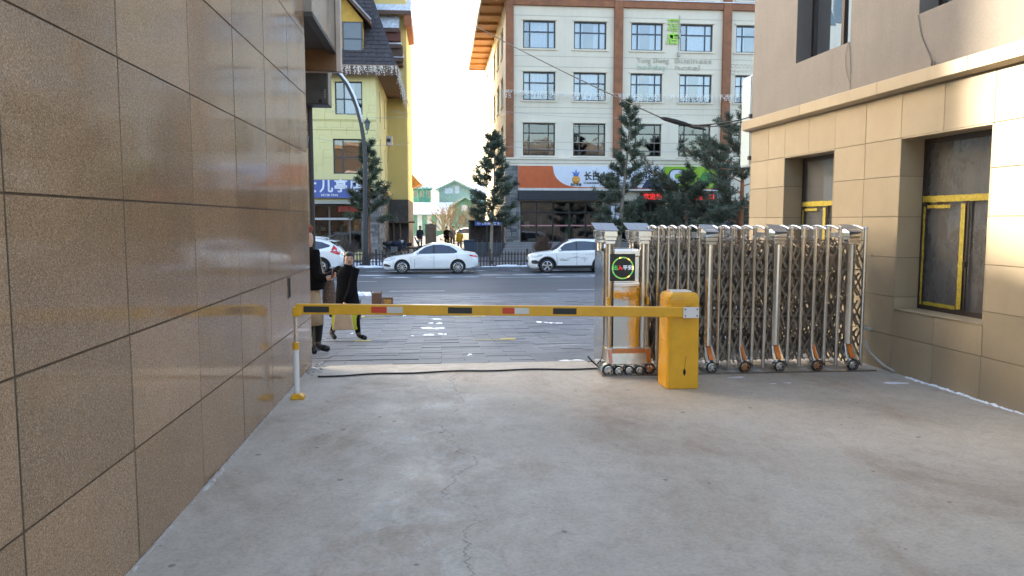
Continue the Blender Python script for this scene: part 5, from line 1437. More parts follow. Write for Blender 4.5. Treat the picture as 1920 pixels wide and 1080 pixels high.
    for x in wx_:
        for s in sgn:
            yc = s * (W - .105)
            q = MB(); q.lathe([(wr * .66, -.10), (wr * .90, -.105), (wr * .985, -.08), (wr, -.03), (wr, .03), (wr * .985, .08), (wr * .90, .105), (wr * .66, .10)], (x, yc, wr), (0, 1, 0), 28, True)
            ty = q.build('wheel', RUBBER, root, smooth=True, local=True)
            q = MB(); q.lathe([(wr * .62, -.09), (wr * .69, s * .100), (wr * .64, s * .108), (wr * .60, s * .07), (wr * .60, -s * .05)], (x, yc, wr), (0, 1, 0), 28)
            q.cyl((x, yc + s * .03, wr), (x, yc + s * .10, wr), wr * .15, n=12)
            for k in range(ns):
                t = 2 * math.pi * k / ns + .3; d = Vector((math.cos(t), 0, math.sin(t))); e = Vector((-math.sin(t), 0, math.cos(t))) * wr * (.05 if ns == 10 else .10)
                c = Vector((x, yc + s * .075, wr))
                q.prism([c + d * wr * .1 - e, c + d * wr * .63 - e * (.9 if ns == 10 else 1.3), c + d * wr * .63 + e * (.9 if ns == 10 else 1.3), c + d * wr * .1 + e], (0, s * .022, 0))
            q.build('rim', RIM, ty, local=True)
            q = MB(); q.cyl((x, yc - s * .02, wr), (x, yc + s * .02, wr), wr * .58, n=20); q.build('brake_disc', DKMETAL, ty, local=True)
    return root
make_car('white saloon car parked by the far kerb facing the granite side', 'sedan', (-2.71, 36.42, ROAD_Z))
make_car('white compact crossover with black cladding and ink decal behind the gate', 'suv', (4.18, 36.45, ROAD_Z), paint=CARPAINT)
make_car('white sport utility car seen from its red tail light near the lamp post', 'suv2', (-4.56 - 4.5, 36.5, ROAD_Z))

# ================================================================== STREET FURNITURE
# picket fence along the far kerb
fn = thing('picket_fence', 'low dark picket fence along the far kerb behind the parked cars', 'fence', (0, 38.75, ground_z(38.75)))
FZ = ground_z(38.75)
mb = MB(); mb.prism([(-.03, -.012, 0), (.03, -.012, 0), (.03, -.012, .70), (0, -.012, .78), (-.03, -.012, .70)], (0, .024, 0)); pk = mb.mesh('picket', FENCEM)
mb = MB(); mb.box(-.05, .05, -.05, .05, -.05, .84); mb.prism([(-.06, -.06, .84), (.06, -.06, .84), (0, -.06, .9)], (0, .12, 0)); ps = mb.mesh('post', FENCEM)
x = -9.0; k = 0
while x < 17:
    if k % 12 == 0: o = link('post', ps, fn, local=True); o.location = (x, 0, 0)
    else:
        o = link('picket', pk, fn, local=True); o.location = (x, -.02, random.uniform(-.015, .015)); o.rotation_euler = (0, random.uniform(-.02, .02), 0)
    x += .16; k += 1
for z in (.22, .58):
    mb = MB(); mb.box(-9, 17, -.005, .025, z, z + .05); mb.build('rail', FENCEM, fn, local=True)

# arched lamp post
LP = 39.2
lb = ony(685, 480, LP); lamp = thing('street_lamp', 'dark arched street lamp with a lit-looking white tube along its curve', 'street lamp', (lb.x, LP, ground_z(LP)))
lamp['label'] = 'tall dark street lamp post curving over at its top beside the yellow building'
gz = ground_z(LP)
path = [ony(685, y, LP) for y in (470, 400, 340, 300)] + [ony(x, y, LP) for x, y in ((682, 262), (677, 232), (670, 205), (661, 180), (650, 158), (638, 142), (628, 133), (618, 129))]
pts = [(lb.x, LP, gz)] + [tuple(p) for p in path]
mb = MB(); mb.tube(pts, [.15, .135, .13, .125, .115, .105, .10, .095, .09, .085, .08, .075, .07], 12); mb.build('post', DKMETAL, lamp, smooth=True)
mb = MB(); mb.tube([(p[0] + .085 * (1 if i < 4 else .8), p[1] - .05, p[2] + .05) for i, p in enumerate(pts[6:])], .05, 8); mb.build('white_tube', SNOW, lamp, smooth=True)
mb = MB(); mb.lathe([(.26, 0), (.26, .1), (.2, .14), (.17, .5), (.15, .55)], (lb.x, LP, gz - .02), (0, 0, 1), 14); mb.build('base', DKMETAL, lamp)
lt = ony(684, 235, LP); ln = lt + Vector((.12, 0, 0))
mb = MB(); mb.tube([lt + Vector((-.1, 0, -.45)), lt + Vector((.12, 0, -.4)), ln + Vector((0, 0, -.2))], .02, 6); mb.lathe([(.06, -.22), (.10, -.2), (.15, .12)], ln, (0, 0, 1), 6); mb.build('lantern', mat('lantern_glass', (.10, .14, .14), .2), lamp)
mb = MB(); mb.lathe([(.19, .12), (.17, .17), (.05, .30), (.015, .38)], ln, (0, 0, 1), 6); mb.build('lantern_cap', DKMETAL, lamp)

# boxes and bollard on the near pavement edge
def on_ramp(px, py):
    Y = 15.0
    for _ in range(60):
        p = ony(px, py, Y); Y = max(9.4, min(24.2, Y + (p.z - ground_z(Y)) * 3.0))
    return ony(px, py, Y)
p = on_ramp(706, 572)
cb_ = thing('cardboard_box', 'taller brown cardboard box on the pavers beyond the barrier', 'box', (p.x, p.y, ground_z(p.y)))
mb = MB(); mb.box(-.12, .14, -.13, .13, -.01, .34); mb.build('carton', CARDBOARD, cb_, bevel=.006, local=True)
mb = MB(); mb.prism([(-.12, -.13, .34), (-.16, -.13, .40), (-.155, -.13, .405), (-.115, -.13, .345)], (0, .26, 0)); mb.prism([(.14, -.13, .34), (.16, -.13, .39), (.155, -.13, .395), (.135, -.13, .345)], (0, .26, 0)); mb.build('flap', CARDBOARD, cb_, local=True)
cb2 = thing('printed_box', 'small brown box with a yellow print beside the taller carton', 'box', (p.x + .30, p.y - .1, ground_z(p.y)))
mb = MB(); mb.box(-.13, .15, -.12, .12, -.01, .22); mb.build('carton', CARDBOARD, cb2, bevel=.006, local=True)
mb = MB(); mb.box(-.09, .12, -.124, -.12, .06, .17); mb.build('print', mat('yellow_print', (.45, .22, .04), .6, var=.6, vscale=30), cb2, local=True)
p = on_ramp(673, 598)
bo = thing('bollard', 'short grey steel bollard standing beside the striding woman', 'bollard', (p.x, p.y, ground_z(p.y)))
mb = MB(); mb.cyl((0, 0, -.03), (0, 0, .42), .055, n=14); mb.build('post', GREYMETAL, bo, local=True)
mb = MB(); mb.lathe([(.055, 0), (.062, .01), (.045, .035), (.002, .045)], (0, 0, .42), (0, 0, 1), 14); mb.build('cap', GREYMETAL, bo, local=True)

# ================================================================== PINES
def needles(mb, c, d, L, n, rr):
    """bottle-brush tuft of needles round direction d"""
    d = d.normalized(); a = d.orthogonal().normalized(); b = d.cross(a)
    for i in range(n):
        t = rr.uniform(0, 6.283); o = c + d * rr.uniform(-.5, .6) * L
        out = (a * math.cos(t) + b * math.sin(t)) * rr.uniform(.5, 1) + d * rr.uniform(.3, 1.0); out.normalize()
        s = out.cross(Vector((rr.uniform(-1, 1), rr.uniform(-1, 1), rr.uniform(-1, 1)))).normalized() * (L * rr.uniform(.045, .085))
        tip = o + out * L * rr.uniform(.7, 1.15)
        mb.add([o - s, o + s, tip + s * .5, tip - s * .5], [(0, 1, 2, 3)])
def pine(label, base, H, crown_from, spread, lean=(0, 0), seed=1, trunk_r=.13, bark=BARK, fol=NEEDLE, dens=1.0, shape='cone', group='pine trees along the far pavement', tuft=.235):
    rr = random.Random(seed)
    root = thing('pine_tree', label, 'tree', base, 0, group)
    B = Vector(base); tk = []; N = 9
    for i in range(N + 1):
        t = i / N
        tk.append(B + Vector((lean[0] * t + .06 * H * .3 * math.sin(t * 5 + seed) * t, lean[1] * t, H * t - (.05 if i == 0 else 0))))
    rs = [trunk_r * (1.25 if i == 0 else 1) * (1 - .85 * i / N) for i in range(N + 1)]
    mb = MB(); mb.tube(tk, rs, 9); mb.build('trunk', bark, root, smooth=True)
    br = MB(); fo = MB()
    z = crown_from
    def tp(t):
        f_ = t * N; i = min(int(f_), N - 1); return tk[i].lerp(tk[i + 1], f_ - i)
    nb = int(30 * dens * H / 6)
    for k in range(nb):
        t = crown_from + (1 - crown_from) * ((k + rr.random()) / nb)
        c = tp(t); az2 = k * 2.4 + rr.uniform(-.5, .5)
        u_ = (t - crown_from) / (1 - crown_from)
        if shape == 'cone': Lb = spread * (1.0 - .82 * u_) * rr.uniform(.6, 1.15) * (.75 + .25 * min(1, u_ * 5))
        else: Lb = spread * (.45 + .9 * math.sin(math.pi * min(1, u_ * .8 + .22))) * rr.uniform(.45, 1.15)
        el = rr.uniform(-.15, .35) + u_ * .5
        d = Vector((math.cos(az2) * math.cos(el), math.sin(az2) * math.cos(el), math.sin(el)))
        mid = c + d * Lb * .55 + Vector((0, 0, -.08 * Lb)); end = c + d * Lb + Vector((0, 0, .10 * Lb))
        br.tube([c, mid, end], [trunk_r * .22 * (1 - .5 * u_), trunk_r * .15 * (1 - .5 * u_), .012], 5)
        ns = max(4, int(Lb * 7))
        for q in range(ns):
            f_ = .32 + .68 * (q + rr.random()) / ns
            p0 = (c.lerp(mid, f_ / .55) if f_ < .55 else mid.lerp(end, (f_ - .55) / .45))
            sd = d.cross(Vector((0, 0, 1))).normalized() * rr.choice((-1, 1))
            d2 = (d * rr.uniform(.4, 1) + sd * rr.uniform(.1, 1.0) + Vector((0, 0, rr.uniform(-.1, .7)))).normalized()
            L2 = Lb * rr.uniform(.14, .34)
            e2 = p0 + d2 * L2
            br.tube([p0, e2], [.012, .006], 3)
            for w in range(4):
                needles(fo, p0.lerp(e2, .2 + .8 * w / 3) + Vector((rr.gauss(0, .04), rr.gauss(0, .04), rr.gauss(0, .04))), (d2 + Vector((0, 0, .4))), tuft * rr.uniform(.7, 1.15), 16, rr)
    needles(fo, tk[-1], Vector((0, 0, 1)), tuft * 1.3, 20, rr)
    br.build('branches', bark, root); o = fo.build('crown', fol, root, recalc=False)
    return root
TY = 40.4
def tbase(px, Y): p = ony(px, 470, Y); return (p.x, Y, ground_z(Y))
pine('slim dark green pine in front of the bank\'s stone corner pier', tbase(921, TY), 6.75, .30, 1.45, (.15, 0), 11, .10, BARKG, NEEDLE, 1.35, 'cone')
pine('ragged tall pine hiding part of the white bank sign', tbase(1160, 40.4), 8.45, .14, 1.75, (.45, 0), 23, .14, BARKG, NEEDLE, 1.2, 'cone')
pine('spreading old pine with orange bark near the beige building', tbase(1386, 40.8), 7.6, .16, 3.5, (-.1, -.3), 37, .20, BARKO, NEEDLE, .8, 'round')
pine('wide low pine covering the red scrolling sign', tbase(1285, 42.0), 4.4, .14, 2.6, (.1, 0), 51, .13, BARKG, NEEDLE, 1.15, 'round')
pine('small bushy pine right behind the arched street lamp', tbase(694, 41.0), 6.2, .36, 1.35, (-.1, 0), 67, .09, BARK, NEEDLE2, 1.15, 'cone')

def bush(label, base, w, h, seed, m=TWIG, n=240, name='dry_bush', group=None):
    rr = random.Random(seed); B = Vector(base); root = thing(name, label, 'bush', base, 0, group)
    mb = MB()
    for i in range(n):
        a = rr.uniform(0, 6.283); r0 = rr.uniform(0, .25) * w; sp = rr.uniform(.1, 1)
        p0 = B + Vector((math.cos(a) * r0, math.sin(a) * r0, -.03)); p2 = B + Vector((math.cos(a) * w * .5 * sp, math.sin(a) * w * .5 * sp, h * rr.uniform(.6, 1.05) * (1.05 - .35 * sp * sp)))
        p1 = p0.lerp(p2, .5) + Vector((rr.gauss(0, .05), rr.gauss(0, .05), .05 * h))
        mb.tube([p0, p1, p2], [.010, .007, .004], 3)
        p3 = p1.lerp(p2, .4) + Vector((rr.gauss(0, .12), rr.gauss(0, .12), rr.uniform(.05, .2) * h)); mb.tube([p1.lerp(p2, .3), p3], [.006, .003], 3)
    o = mb.build('stems', m, root); o['kind'] = 'stuff'
    return root
p = ony(1017, 466, 41.8); bush('round brown leafless bush in front of the bank doors', (p.x, 41.8, ground_z(41.8)), 1.2, 1.5, 5, mat('brown_twigs', (.13, .085, .065), .9, var=.3), 520)
p = ony(1085, 466, 42.0); bush('reddish dry hedge in front of the bank doors', (p.x, 42.0, ground_z(42)), 2.4, 1.3, 6, mat('red_twigs', (.26, .13, .085), .9, var=.4, vscale=9), 620)
p = ony(640, 466, 41.8); bush('brown leafless hedge in front of the yellow building\'s shop windows', (p.x, 41.6, ground_z(41.6)), 2.2, 1.5, 8, mat('brown_twigs2', (.12, .095, .08), .9, var=.3), 620)

# ================================================================== HOTEL / BANK BUILDING
HY = 48.0; HXL, HXR = 4.16, 34.0; HBK = 70.0; HT = 18.6
hb0 = thing('bank_building', 'cream rendered hotel with brown timber bands above a ground-floor bank', 'building', (12, HY, 0))
PF = lambda u, v, w: Vector((u, HY - w, v))
cols = [(5.22, 7.26), (8.42, 10.49), (12.07, 14.12), (15.24, 17.36), (18.9, 21.03), (22.2, 24.3), (25.7, 27.8)]
rows = [(5.77, 7.80), (9.20, 10.95), (12.38, 14.07), (15.62, 17.4)]
ops = [(a, b, c, d) for (a, b) in cols for (c, d) in rows]
shop = [(5.05, 10.36, .31, 2.9), (11.6, 17.4, .31, 2.9), (18.8, 27, .31, 2.9)]
mb = MB(); facade(mb, PF, HXL, HXR, -0.9, HT, ops + shop, .25)
PL = lambda u, v, w: Vector((HXL - w, u, v))
sops = [(a, a + 1.7, c, d) for a in (50.2, 53.6, 57.4, 61.2, 65.2) for (c, d) in rows[:3]]
facade(mb, PL, HY, HBK, -0.9, HT, sops, .2)
mb.build('wall', CREAM, hb0, recalc=True)
mb = MB(); mb.box(HXL + .9, HXR, HY + 1.3, HBK, -.8, HT - .1); mb.build('inner_mass', DARKROOM, hb0)
for (a, b, c, d) in ops:
    w_ = b - a; rr = random.random()
    if c < 6: cur = None
    else: cur = [(0.02, .30), (.62, .98)] if rr < .35 else ([(.22, .98)] if rr < .7 else [(.02, .75)])
    if c < 6: window(hb0, PF, a, b, c, d, -.14, (a + .2 * w_, b - .2 * w_), (d - .62, c + .34), .075, FRAMEB, GLASSMID, None, True, sill=.06)
    else: window(hb0, PF, a, b, c, d, -.14, (a + .21 * w_, b - .22 * w_), (d - .66,), .085, FRAMED, GLASS, cur, True, sill=.07)
for (a, b, c, d) in sops:
    window(hb0, PL, a, b, c, d, -.12, ((a + b) / 2,), (d - .6,), .06, FRAMED, GLASS, None, True, sill=.07)
# timber bands
def band(x0, x1, z0, z1, dpt=.16, name='timber_band'):
    mb = MB(); mb.box(x0, x1, HY - dpt, HY + .02, z0, z1); mb.build(name, BROWN, hb0, bevel=.015)
for (a, b) in ((4.12, 4.62), (10.97, 11.52), (18.0, 18.54), (24.7, 25.2)): band(a, b, 5.62, HT, .20, 'timber_post')
for (a, b) in ((4.63, 10.96), (11.53, 17.99), (18.55, 24.69), (25.21, 34)): band(a, b, 14.96, 15.38)
mb = MB(); mb.box(4.64, 34, HY - .22, HY, 15.385, 15.43); mb.build('snow_cap', SNOW, hb0)
# ledge over the shops, its thin lines
for (z0, z1, d_) in ((5.50, 5.62, .30), (5.28, 5.495, .22), (5.12, 5.275, .16)):
    mb = MB(); mb.box(HXL - .05, HXR, HY - d_, HY + .02, z0, z1); mb.build('ledge', CREAM, hb0, bevel=.01)
# incised render lines
mb = MB()
for z in (6.6, 8.4, 8.75, 11.25, 11.9, 14.35): mb.box(4.63, 34, HY - .006, HY + .01, z, z + .03)
mb.build('render_line', mat('render_line', (.42, .385, .32), .9), hb0)
# stone piers of the ground floor, stone by stone
def pier(par, x0, x1, y, z0, z1, seed, normal='-y', sw=.42, sh=.24):
    rr = random.Random(seed)
    mb = MB()
    if normal == '-y': mb.box(x0, x1, y - .03, y + .05, z0, z1)
    else: mb.box(y - .05, y + .03, x0, x1, z0, z1)
    bk = mb.build('pier_mortar', mat('pier_mortar', (.30, .29, .28), .9), par)
    z = z0
    while z < z1 - .05:
        h = min(sh * rr.uniform(.7, 1.3), z1 - z); x = x0
        while x < x1 - .02:
            w = min(sw * rr.uniform(.55, 1.4), x1 - x)
            if x1 - x - w < .12: w = x1 - x
            m2 = MB(); pr2 = rr.uniform(.04, .075)
            if normal == '-y': m2.box(x + .012, x + w - .012, y - .03 - pr2, y - .02, z + .012, z + h - .012)
            else: m2.box(y + .02, y + .03 + pr2, x + .012, x + w - .012, z + .012, z + h - .012)
            m2.build('stone', STONE, par, bevel=.015); x += w
        z += h
pier(hb0, 4.1, 5.02, HY - .05, -.5, 5.1, 3)
pier(hb0, 10.42, 11.55, HY - .05, -.3, 3.4, 4)
pier(hb0, 17.45, 18.75, HY - .05, -.3, 5.1, 5)
# bank sign board: orange sweep, white field, navy corner; green board beyond
SX0, SX1, SZ0, SZ1 = 4.88, 14.2, 3.72, 5.10
YS = HY - .42
sg = thing('bank_sign', 'long white bank sign with an orange sweep and fruit-like logo', 'sign', (9, YS, 3.7))
mb = MB(); mb.box(SX0, SX1, YS, HY - .06, SZ0, SZ1); mb.build('board', WHITESIGN, sg, bevel=.01)
mb = MB(); sw = [(SX0, SZ1)] + [(7.05, SZ1)] + [(7.05 + .05 + 1.5 * (t ** 1.7), SZ1 - .25 - (SZ1 - SZ0 - .33) * (1 - (1 - t) ** 1.8)) for t in [i / 12 for i in range(13)]] + [(11.3, SZ0 + .02), (11.3, SZ0), (SX0, SZ0)]
mb.prism([(x, YS - .012, z) for x, z in sw], (0, .010, 0)); mb.build('orange_sweep', ORANGESIGN, sg)
mb = MB(); mb.prism([(12.75, YS - .012, SZ0), (14.2, YS - .012, SZ0), (14.2, YS - .012, SZ0 + .62), (13.6, YS - .012, SZ0 + .68), (13.1, YS - .012, SZ0 + .55)], (0, .010, 0)); mb.build('navy_field', DKBLUE, sg)
lgx, lgz = ony(1080, 332, YS).x, ony(1080, 337, YS).z
mb = MB(); mb.lathe([(.0, -.03), (.16, -.025), (.24, -.01), (.26, 0)], (lgx, YS - .004, lgz), (0, 1, 0), 20); mb.build('logo_fruit', mat('fruit_orange', (.66, .27, .03), .4, var=.3, vscale=4), sg, smooth=True)
mb = MB(); mb.box(lgx - .20, lgx + .20, YS - .034, YS - .03, lgz - .06, lgz - .02); mb.build('logo_band', mat('fruit_band', (.75, .5, .12), .4), sg)
for a_, L_ in ((0, .42), (.75, .36), (-.75, .36), (1.35, .2), (-1.35, .2)):
    d = Vector((math.sin(a_), 0, math.cos(a_))); s_ = Vector((math.cos(a_), 0, -math.sin(a_))); c_ = Vector((lgx, YS - .006, lgz + .25))
    mb = MB(); mb.prism([c_, c_ + d * L_ * .5 + s_ * .06, c_ + d * L_, c_ + d * L_ * .5 - s_ * .06], (0, -.012, 0)); mb.build('logo_leaf', mat('leaf_blue', (.05, .16, .55), .4), sg)
text('letters', '吉林农信', (lgx, YS - .012, ony(1080, 346.5, YS).z), .19, INK, sg, bold=.006, width=.70)
t0, t1 = ony(1095, 330, YS).x, ony(1229, 330, YS).x
text('letters', '长白山农村商业银行', ((t0 + t1) / 2, YS - .012, ony(1160, 331.5, YS).z), .58, INK, sg, bold=.014, width=t1 - t0)
t0, t1 = ony(1094, 343, YS).x, ony(1228, 343, YS).x
text('letters', 'CHANGBAI MOUNTAIN RURAL COMMERCIAL BANK', ((t0 + t1) / 2, YS - .012, ony(1160, 343.5, YS).z), .17, INK, sg, bold=.004, width=t1 - t0)
gs = thing('green_sign', 'lime green shop sign with a white letter logo and dark green disc', 'sign', (16, YS, 3.8))
mb = MB(); mb.box(14.23, 17.75, YS, HY - .06, SZ0 + .02, SZ1); mb.build('board', GREENSIGN, gs, bevel=.01)
cx_, cz_ = ony(1270, 331, YS).x, ony(1270, 331, YS).z
for m_, off, sc_ in ((INK, 0, 1.14), (WHITESIGN, -.012, 1.0)):
    mb = MB(); N = 22; o_ = []; i_ = []
    for k in range(N + 1):
        t = R(38) + R(284) * k / N; c2 = math.copysign(abs(math.cos(t)) ** .7, math.cos(t)); s2 = math.copysign(abs(math.sin(t)) ** .7, math.sin(t))
        o_.append((cx_ + .50 * sc_ * c2, YS - .012 + off, cz_ + .42 * sc_ * s2)); i_.append((cx_ + .05 + .22 / sc_ * c2, YS - .012 + off, cz_ + .18 / sc_ * s2))
    for k in range(N): mb.prism([o_[k], o_[k + 1], i_[k + 1], i_[k]], (0, .009, 0))
    mb.build('letter_logo', m_, gs)
mb = MB(); p = ony(1325, 335, YS); mb.cyl((p.x, YS - .014, p.z), (p.x, YS - .003, p.z), .42, n=28); mb.build('disc', mat('disc_green', (.05, .22, .05), .4, var=.4, vscale=3), gs)
mb = MB(); mb.box(SX0, 17.8, YS - .03, HY - .06, SZ0 - .15, SZ0 - .003); mb.build('trim_strip', mat('sign_trim', (.66, .63, .58), .5), hb0)
mb = MB(); mb.box(11.3, 17.8, YS - .036, HY - .08, SZ0 - .04, SZ0 + .012); mb.build('red_strip', REDP, hb0)
mb = MB(); mb.box(SX0, 11.0, HY - .62, HY - .06, 2.97, SZ0 - .16); mb.build('canopy', mat('canopy_charcoal', (.022, .024, .03), .5, var=.15), hb0, bevel=.01)
led = thing('scrolling_sign', 'black scrolling sign with red lit characters over the bank windows', 'sign', (15, HY - .2, 2.9))
mb = MB(); mb.box(12.75, 17.75, HY - .30, HY - .06, 2.92, 3.45); mb.build('screen', SCREEN, led)
text('letters', '欢迎您', (13.55, HY - .306, 3.19), .42, LEDRED, led, bold=.006); text('letters', '存款保险', (16.0, HY - .306, 3.19), .42, LEDRED, led, bold=.006); text('letters', '7.1', (17.4, HY - .306, 3.19), .40, LEDRED, led, bold=.006)
# shopfront glazing
for (a, b, c, d) in shop:
    n = max(3, round((b - a) / 1.05)); us = [a + (b - a) * i / n for i in range(1, n)]
    w2 = window(hb0, PF, a, b, c, d, -.2, us, (2.2,), .09, mat('shop_frame', (.018, .018, .022), .4), GLASSD, None, False)
    for i in range(n):
        m2 = MB(); u0 = a + (b - a) * i / n; m2.pbox(PF, u0 + .08, u0 + (b - a) / n - .08, 1.33, 1.40, -.2, -.185); m2.build('door_strip', mat('door_strip_pink', (.62, .30, .30), .5), w2)
    m2 = MB(); m2.pbox(PF, a - .3, b + .3, c - .3, d + .3, -1.28, -1.26); m2.build('interior', mat('lobby', (.06, .062, .055), .9, var=.7, vscale=1.4), w2)
    for i in range(n + 1):
        m2 = MB(); u0 = a + (b - a) * (i + .45) / (n + 1); m2.pbox(PF, u0, u0 + random.uniform(.2, .6), random.uniform(.4, 1.4), random.uniform(1.5, 2.1), -1.25, -1.1); m2.build('lobby_item', mat('lobby_item%d' % (i % 3), [(.35, .42, .25), (.12, .12, .11), (.3, .17, .10)][i % 3], .8), w2)
# steps and terrace
for k, (d_, z) in enumerate(((1.5, .31), (1.85, .15), (2.2, 0.0), (2.55, -.16), (2.9, -.32))):
    mb = MB(); mb.box(4.0 - .1 * k, 20, HY - d_, HY - .1 if k == 0 else HY - d_ + .36, -.9, z); mb.build('step', mat('step_stone', (.24, .235, .235), .8, var=.15), hb0, bevel=.01)
# roof with deep eaves: soffit boards and rafters on the left side
EX, EZ = 2.66, 15.38
mb = MB(); mb.prism([(EX, HY - 1.2, EZ + .05), (EX, HY - 1.2, EZ + .30), (19, HY - 1.2, 24.2), (19, HY - 1.2, 23.9)], (0, HBK - HY + 1.3, 0)); mb.prism([(35.3, HY - 1.2, EZ + .05), (35.3, HY - 1.2, EZ + .30), (19.01, HY - 1.2, 24.2), (19.01, HY - 1.2, 23.9)], (0, HBK - HY + 1.3, 0)); rf = mb.build('roof', SHINGLE, hb0)
mb = MB(); mb.box(EX + .08, HXL, HY - 1.1, HBK, EZ, EZ + .04); mb.build('soffit', ORANGEW, rf)
y = HY - 1.0
while y < HBK:
    mb = MB(); mb.box(EX + .06, HXL + .01, y, y + .22, EZ - .16, EZ - .002); mb.build('rafter', mat('rafter', (.42, .20, .065), .7), rf); y += 2.3
mb = MB(); mb.box(EX - .04, EX + .05, HY - 1.2, HBK + .1, EZ - .10, EZ + .34); mb.build('gutter_board', mat('pale_fascia', (.42, .36, .29), .6), rf)
# green hotel characters, faded lettering, relief frieze
text('hotel_character', '酒', (ony(1262, 50, HY).x, HY - .07, ony(1262, 49, HY).z), .78, mat('sign_green_char', (.30, .62, .05), .4), hb0, ext=.03, bold=.015)
text('hotel_character', '店', (ony(1261, 74, HY).x, HY - .07, ony(1261, 74, HY).z), .78, mat('sign_green_char', (.30, .62, .05), .4), hb0, ext=.03, bold=.015)
FADE = mat('faded_letter', (.47, .45, .36), .8)
FADEG = mat('faded_letter_green', (.40, .50, .40), .8)
a, b = ony(1194, 113, HY), ony(1254, 113, HY); text('faded_lettering', 'Yong Sheng', ((a.x + b.x) / 2, HY - .03, a.z), .46, FADE, hb0, ext=.015, width=b.x - a.x)
a, b = ony(1265, 114, HY), ony(1334, 114, HY); text('faded_lettering', 'Business', ((a.x + b.x) / 2, HY - .03, a.z), .46, FADE, hb0, ext=.015, width=(b.x - a.x))
a, b = ony(1194, 126, HY), ony(1250, 126, HY); text('faded_lettering', 'holiday', ((a.x + b.x) / 2, HY - .03, a.z), .44, FADEG, hb0, ext=.015, width=b.x - a.x)
a, b = ony(1266, 127, HY), ony(1312, 127, HY); text('faded_lettering', 'hotel', ((a.x + b.x) / 2, HY - .03, a.z), .44, FADE, hb0, ext=.015, width=b.x - a.x)
fr = MB()
for k in range(26):
    x = 18.75 + (k % 13) * .26; z = 11.55 - .42 * (k // 13)
    fr.lathe([(.10, -.02), (.13, -.03), (.16, 0)], (x, HY - .0, z), (0, 1, 0), 8)
fr.build('relief_frieze', CREAM, hb0)
mb = MB(); p = ony(1275, 30, HY); mb.tube([(p.x - .02, HY - .04, 14.6), (p.x - .03, HY - .04, 13.1), (p.x - .06, HY - .04, 12.1)], .025, 5); mb.box(p.x - .10, p.x + .02, HY - .18, HY, 13.2, 13.45); mb.box(p.x - .12, p.x + .0, HY - .2, HY, 12.05, 12.3); mb.build('downpipe', mat('pipe_grey', (.42, .41, .40), .6), hb0)
# two white notice boards on the stone pier
for px in (1151, 1160):
    p = ony(px, 420, HY - .5); mb = MB(); mb.box(p.x - .12, p.x + .12, HY - .2, HY - .16, .6, 2.6); mb.build('notice_board', WHITESIGN, hb0)

# ================================================================== YELLOW BUILDING
YY = 44.0; YXR = ony(706, 300, YY).x; YXL = -15.0
WY = 54.0; WXR = ony(764, 300, WY).x
yb0 = thing('yellow_building', 'pale yellow building with dark mansard roof, dormer and blue shop sign', 'building', (-8, YY, 0))
PY = lambda u, v, w: Vector((u, YY - w, v))
w1 = (-5.83, -4.31, 7.63, 9.46); w2 = (-5.99, -4.36, 4.32, 6.28)
yops = [w1, w2, (w1[0] - 3.1, w1[1] - 3.1, w1[2], w1[3]), (w2[0] - 3.1, w2[1] - 3.1, w2[2], w2[3]), (w1[0] - 6.2, w1[1] - 6.2, w1[2], w1[3]), (w2[0] - 6.2, w2[1] - 6.2, w2[2], w2[3])]
yshop = [(-14.5, -4.42, -.1, 2.7)]
mb = MB(); facade(mb, PY, YXL, YXR, -.9, 10.3, yops + yshop, .25)
PYS = lambda u, v, w: Vector((YXR + w, u, v))
yside = [(46.8, 47.6, 4.4, 6.6), (50.4, 51.2, 4.3, 6.3), (46.8, 47.6, 7.6, 9.5), (50.4, 51.2, 7.6, 9.5)]
facade(mb, PYS, YY, WY, -.9, 10.3, yside, .2)
mb.build('wall', YELLOW, yb0)
mb = MB(); mb.box(YXL, YXR - .9, YY + 1.3, WY + 8, -.8, 10.2); mb.build('inner_mass', DARKROOM, yb0)
for (a, b, c, d) in yops: window(yb0, PY, a, b, c, d, -.14, (a + .33 * (b - a),), ((c + d) / 2 - .05,), .07, FRAMED, GLASS, [(.36, .7)] if c > 7 else None, True)
for (a, b, c, d) in yside: window(yb0, PYS, a, b, c, d, -.12, (), ((c + d) / 2,), .06, FRAMED, GLASS, None, True)
# scored render blocks on the front
mb = MB()
for z in (6.75, 7.25, 7.32, 3.98): mb.box(YXL, YXR, YY - .012, YY + .01, z, z + .035)
rr = random.Random(4); z = 4.15
mb.build('render_line', mat('yellow_line', (.44, .38, .15), .9), yb0)
mb = MB()
zz = 4.4
while zz < 10:
    x = -14.6 + rr.uniform(0, 1)
    while x < YXR - .1:
        if not any(o[0] - .15 < x < o[1] + .15 and o[2] - .3 < zz < o[3] + .1 for o in yops): mb.box(x, x + .02, YY - .006, YY + .01, zz, zz + .40); mb.box(x, min(x + rr.uniform(.3, .7), YXR), YY - .006, YY + .01, zz + .40, zz + .415)
        x += rr.uniform(.6, 1.1)
    zz += .42
o = mb.build('block_joint', mat('yellow_joint', (.50, .43, .18), .9), yb0); o['kind'] = 'stuff'
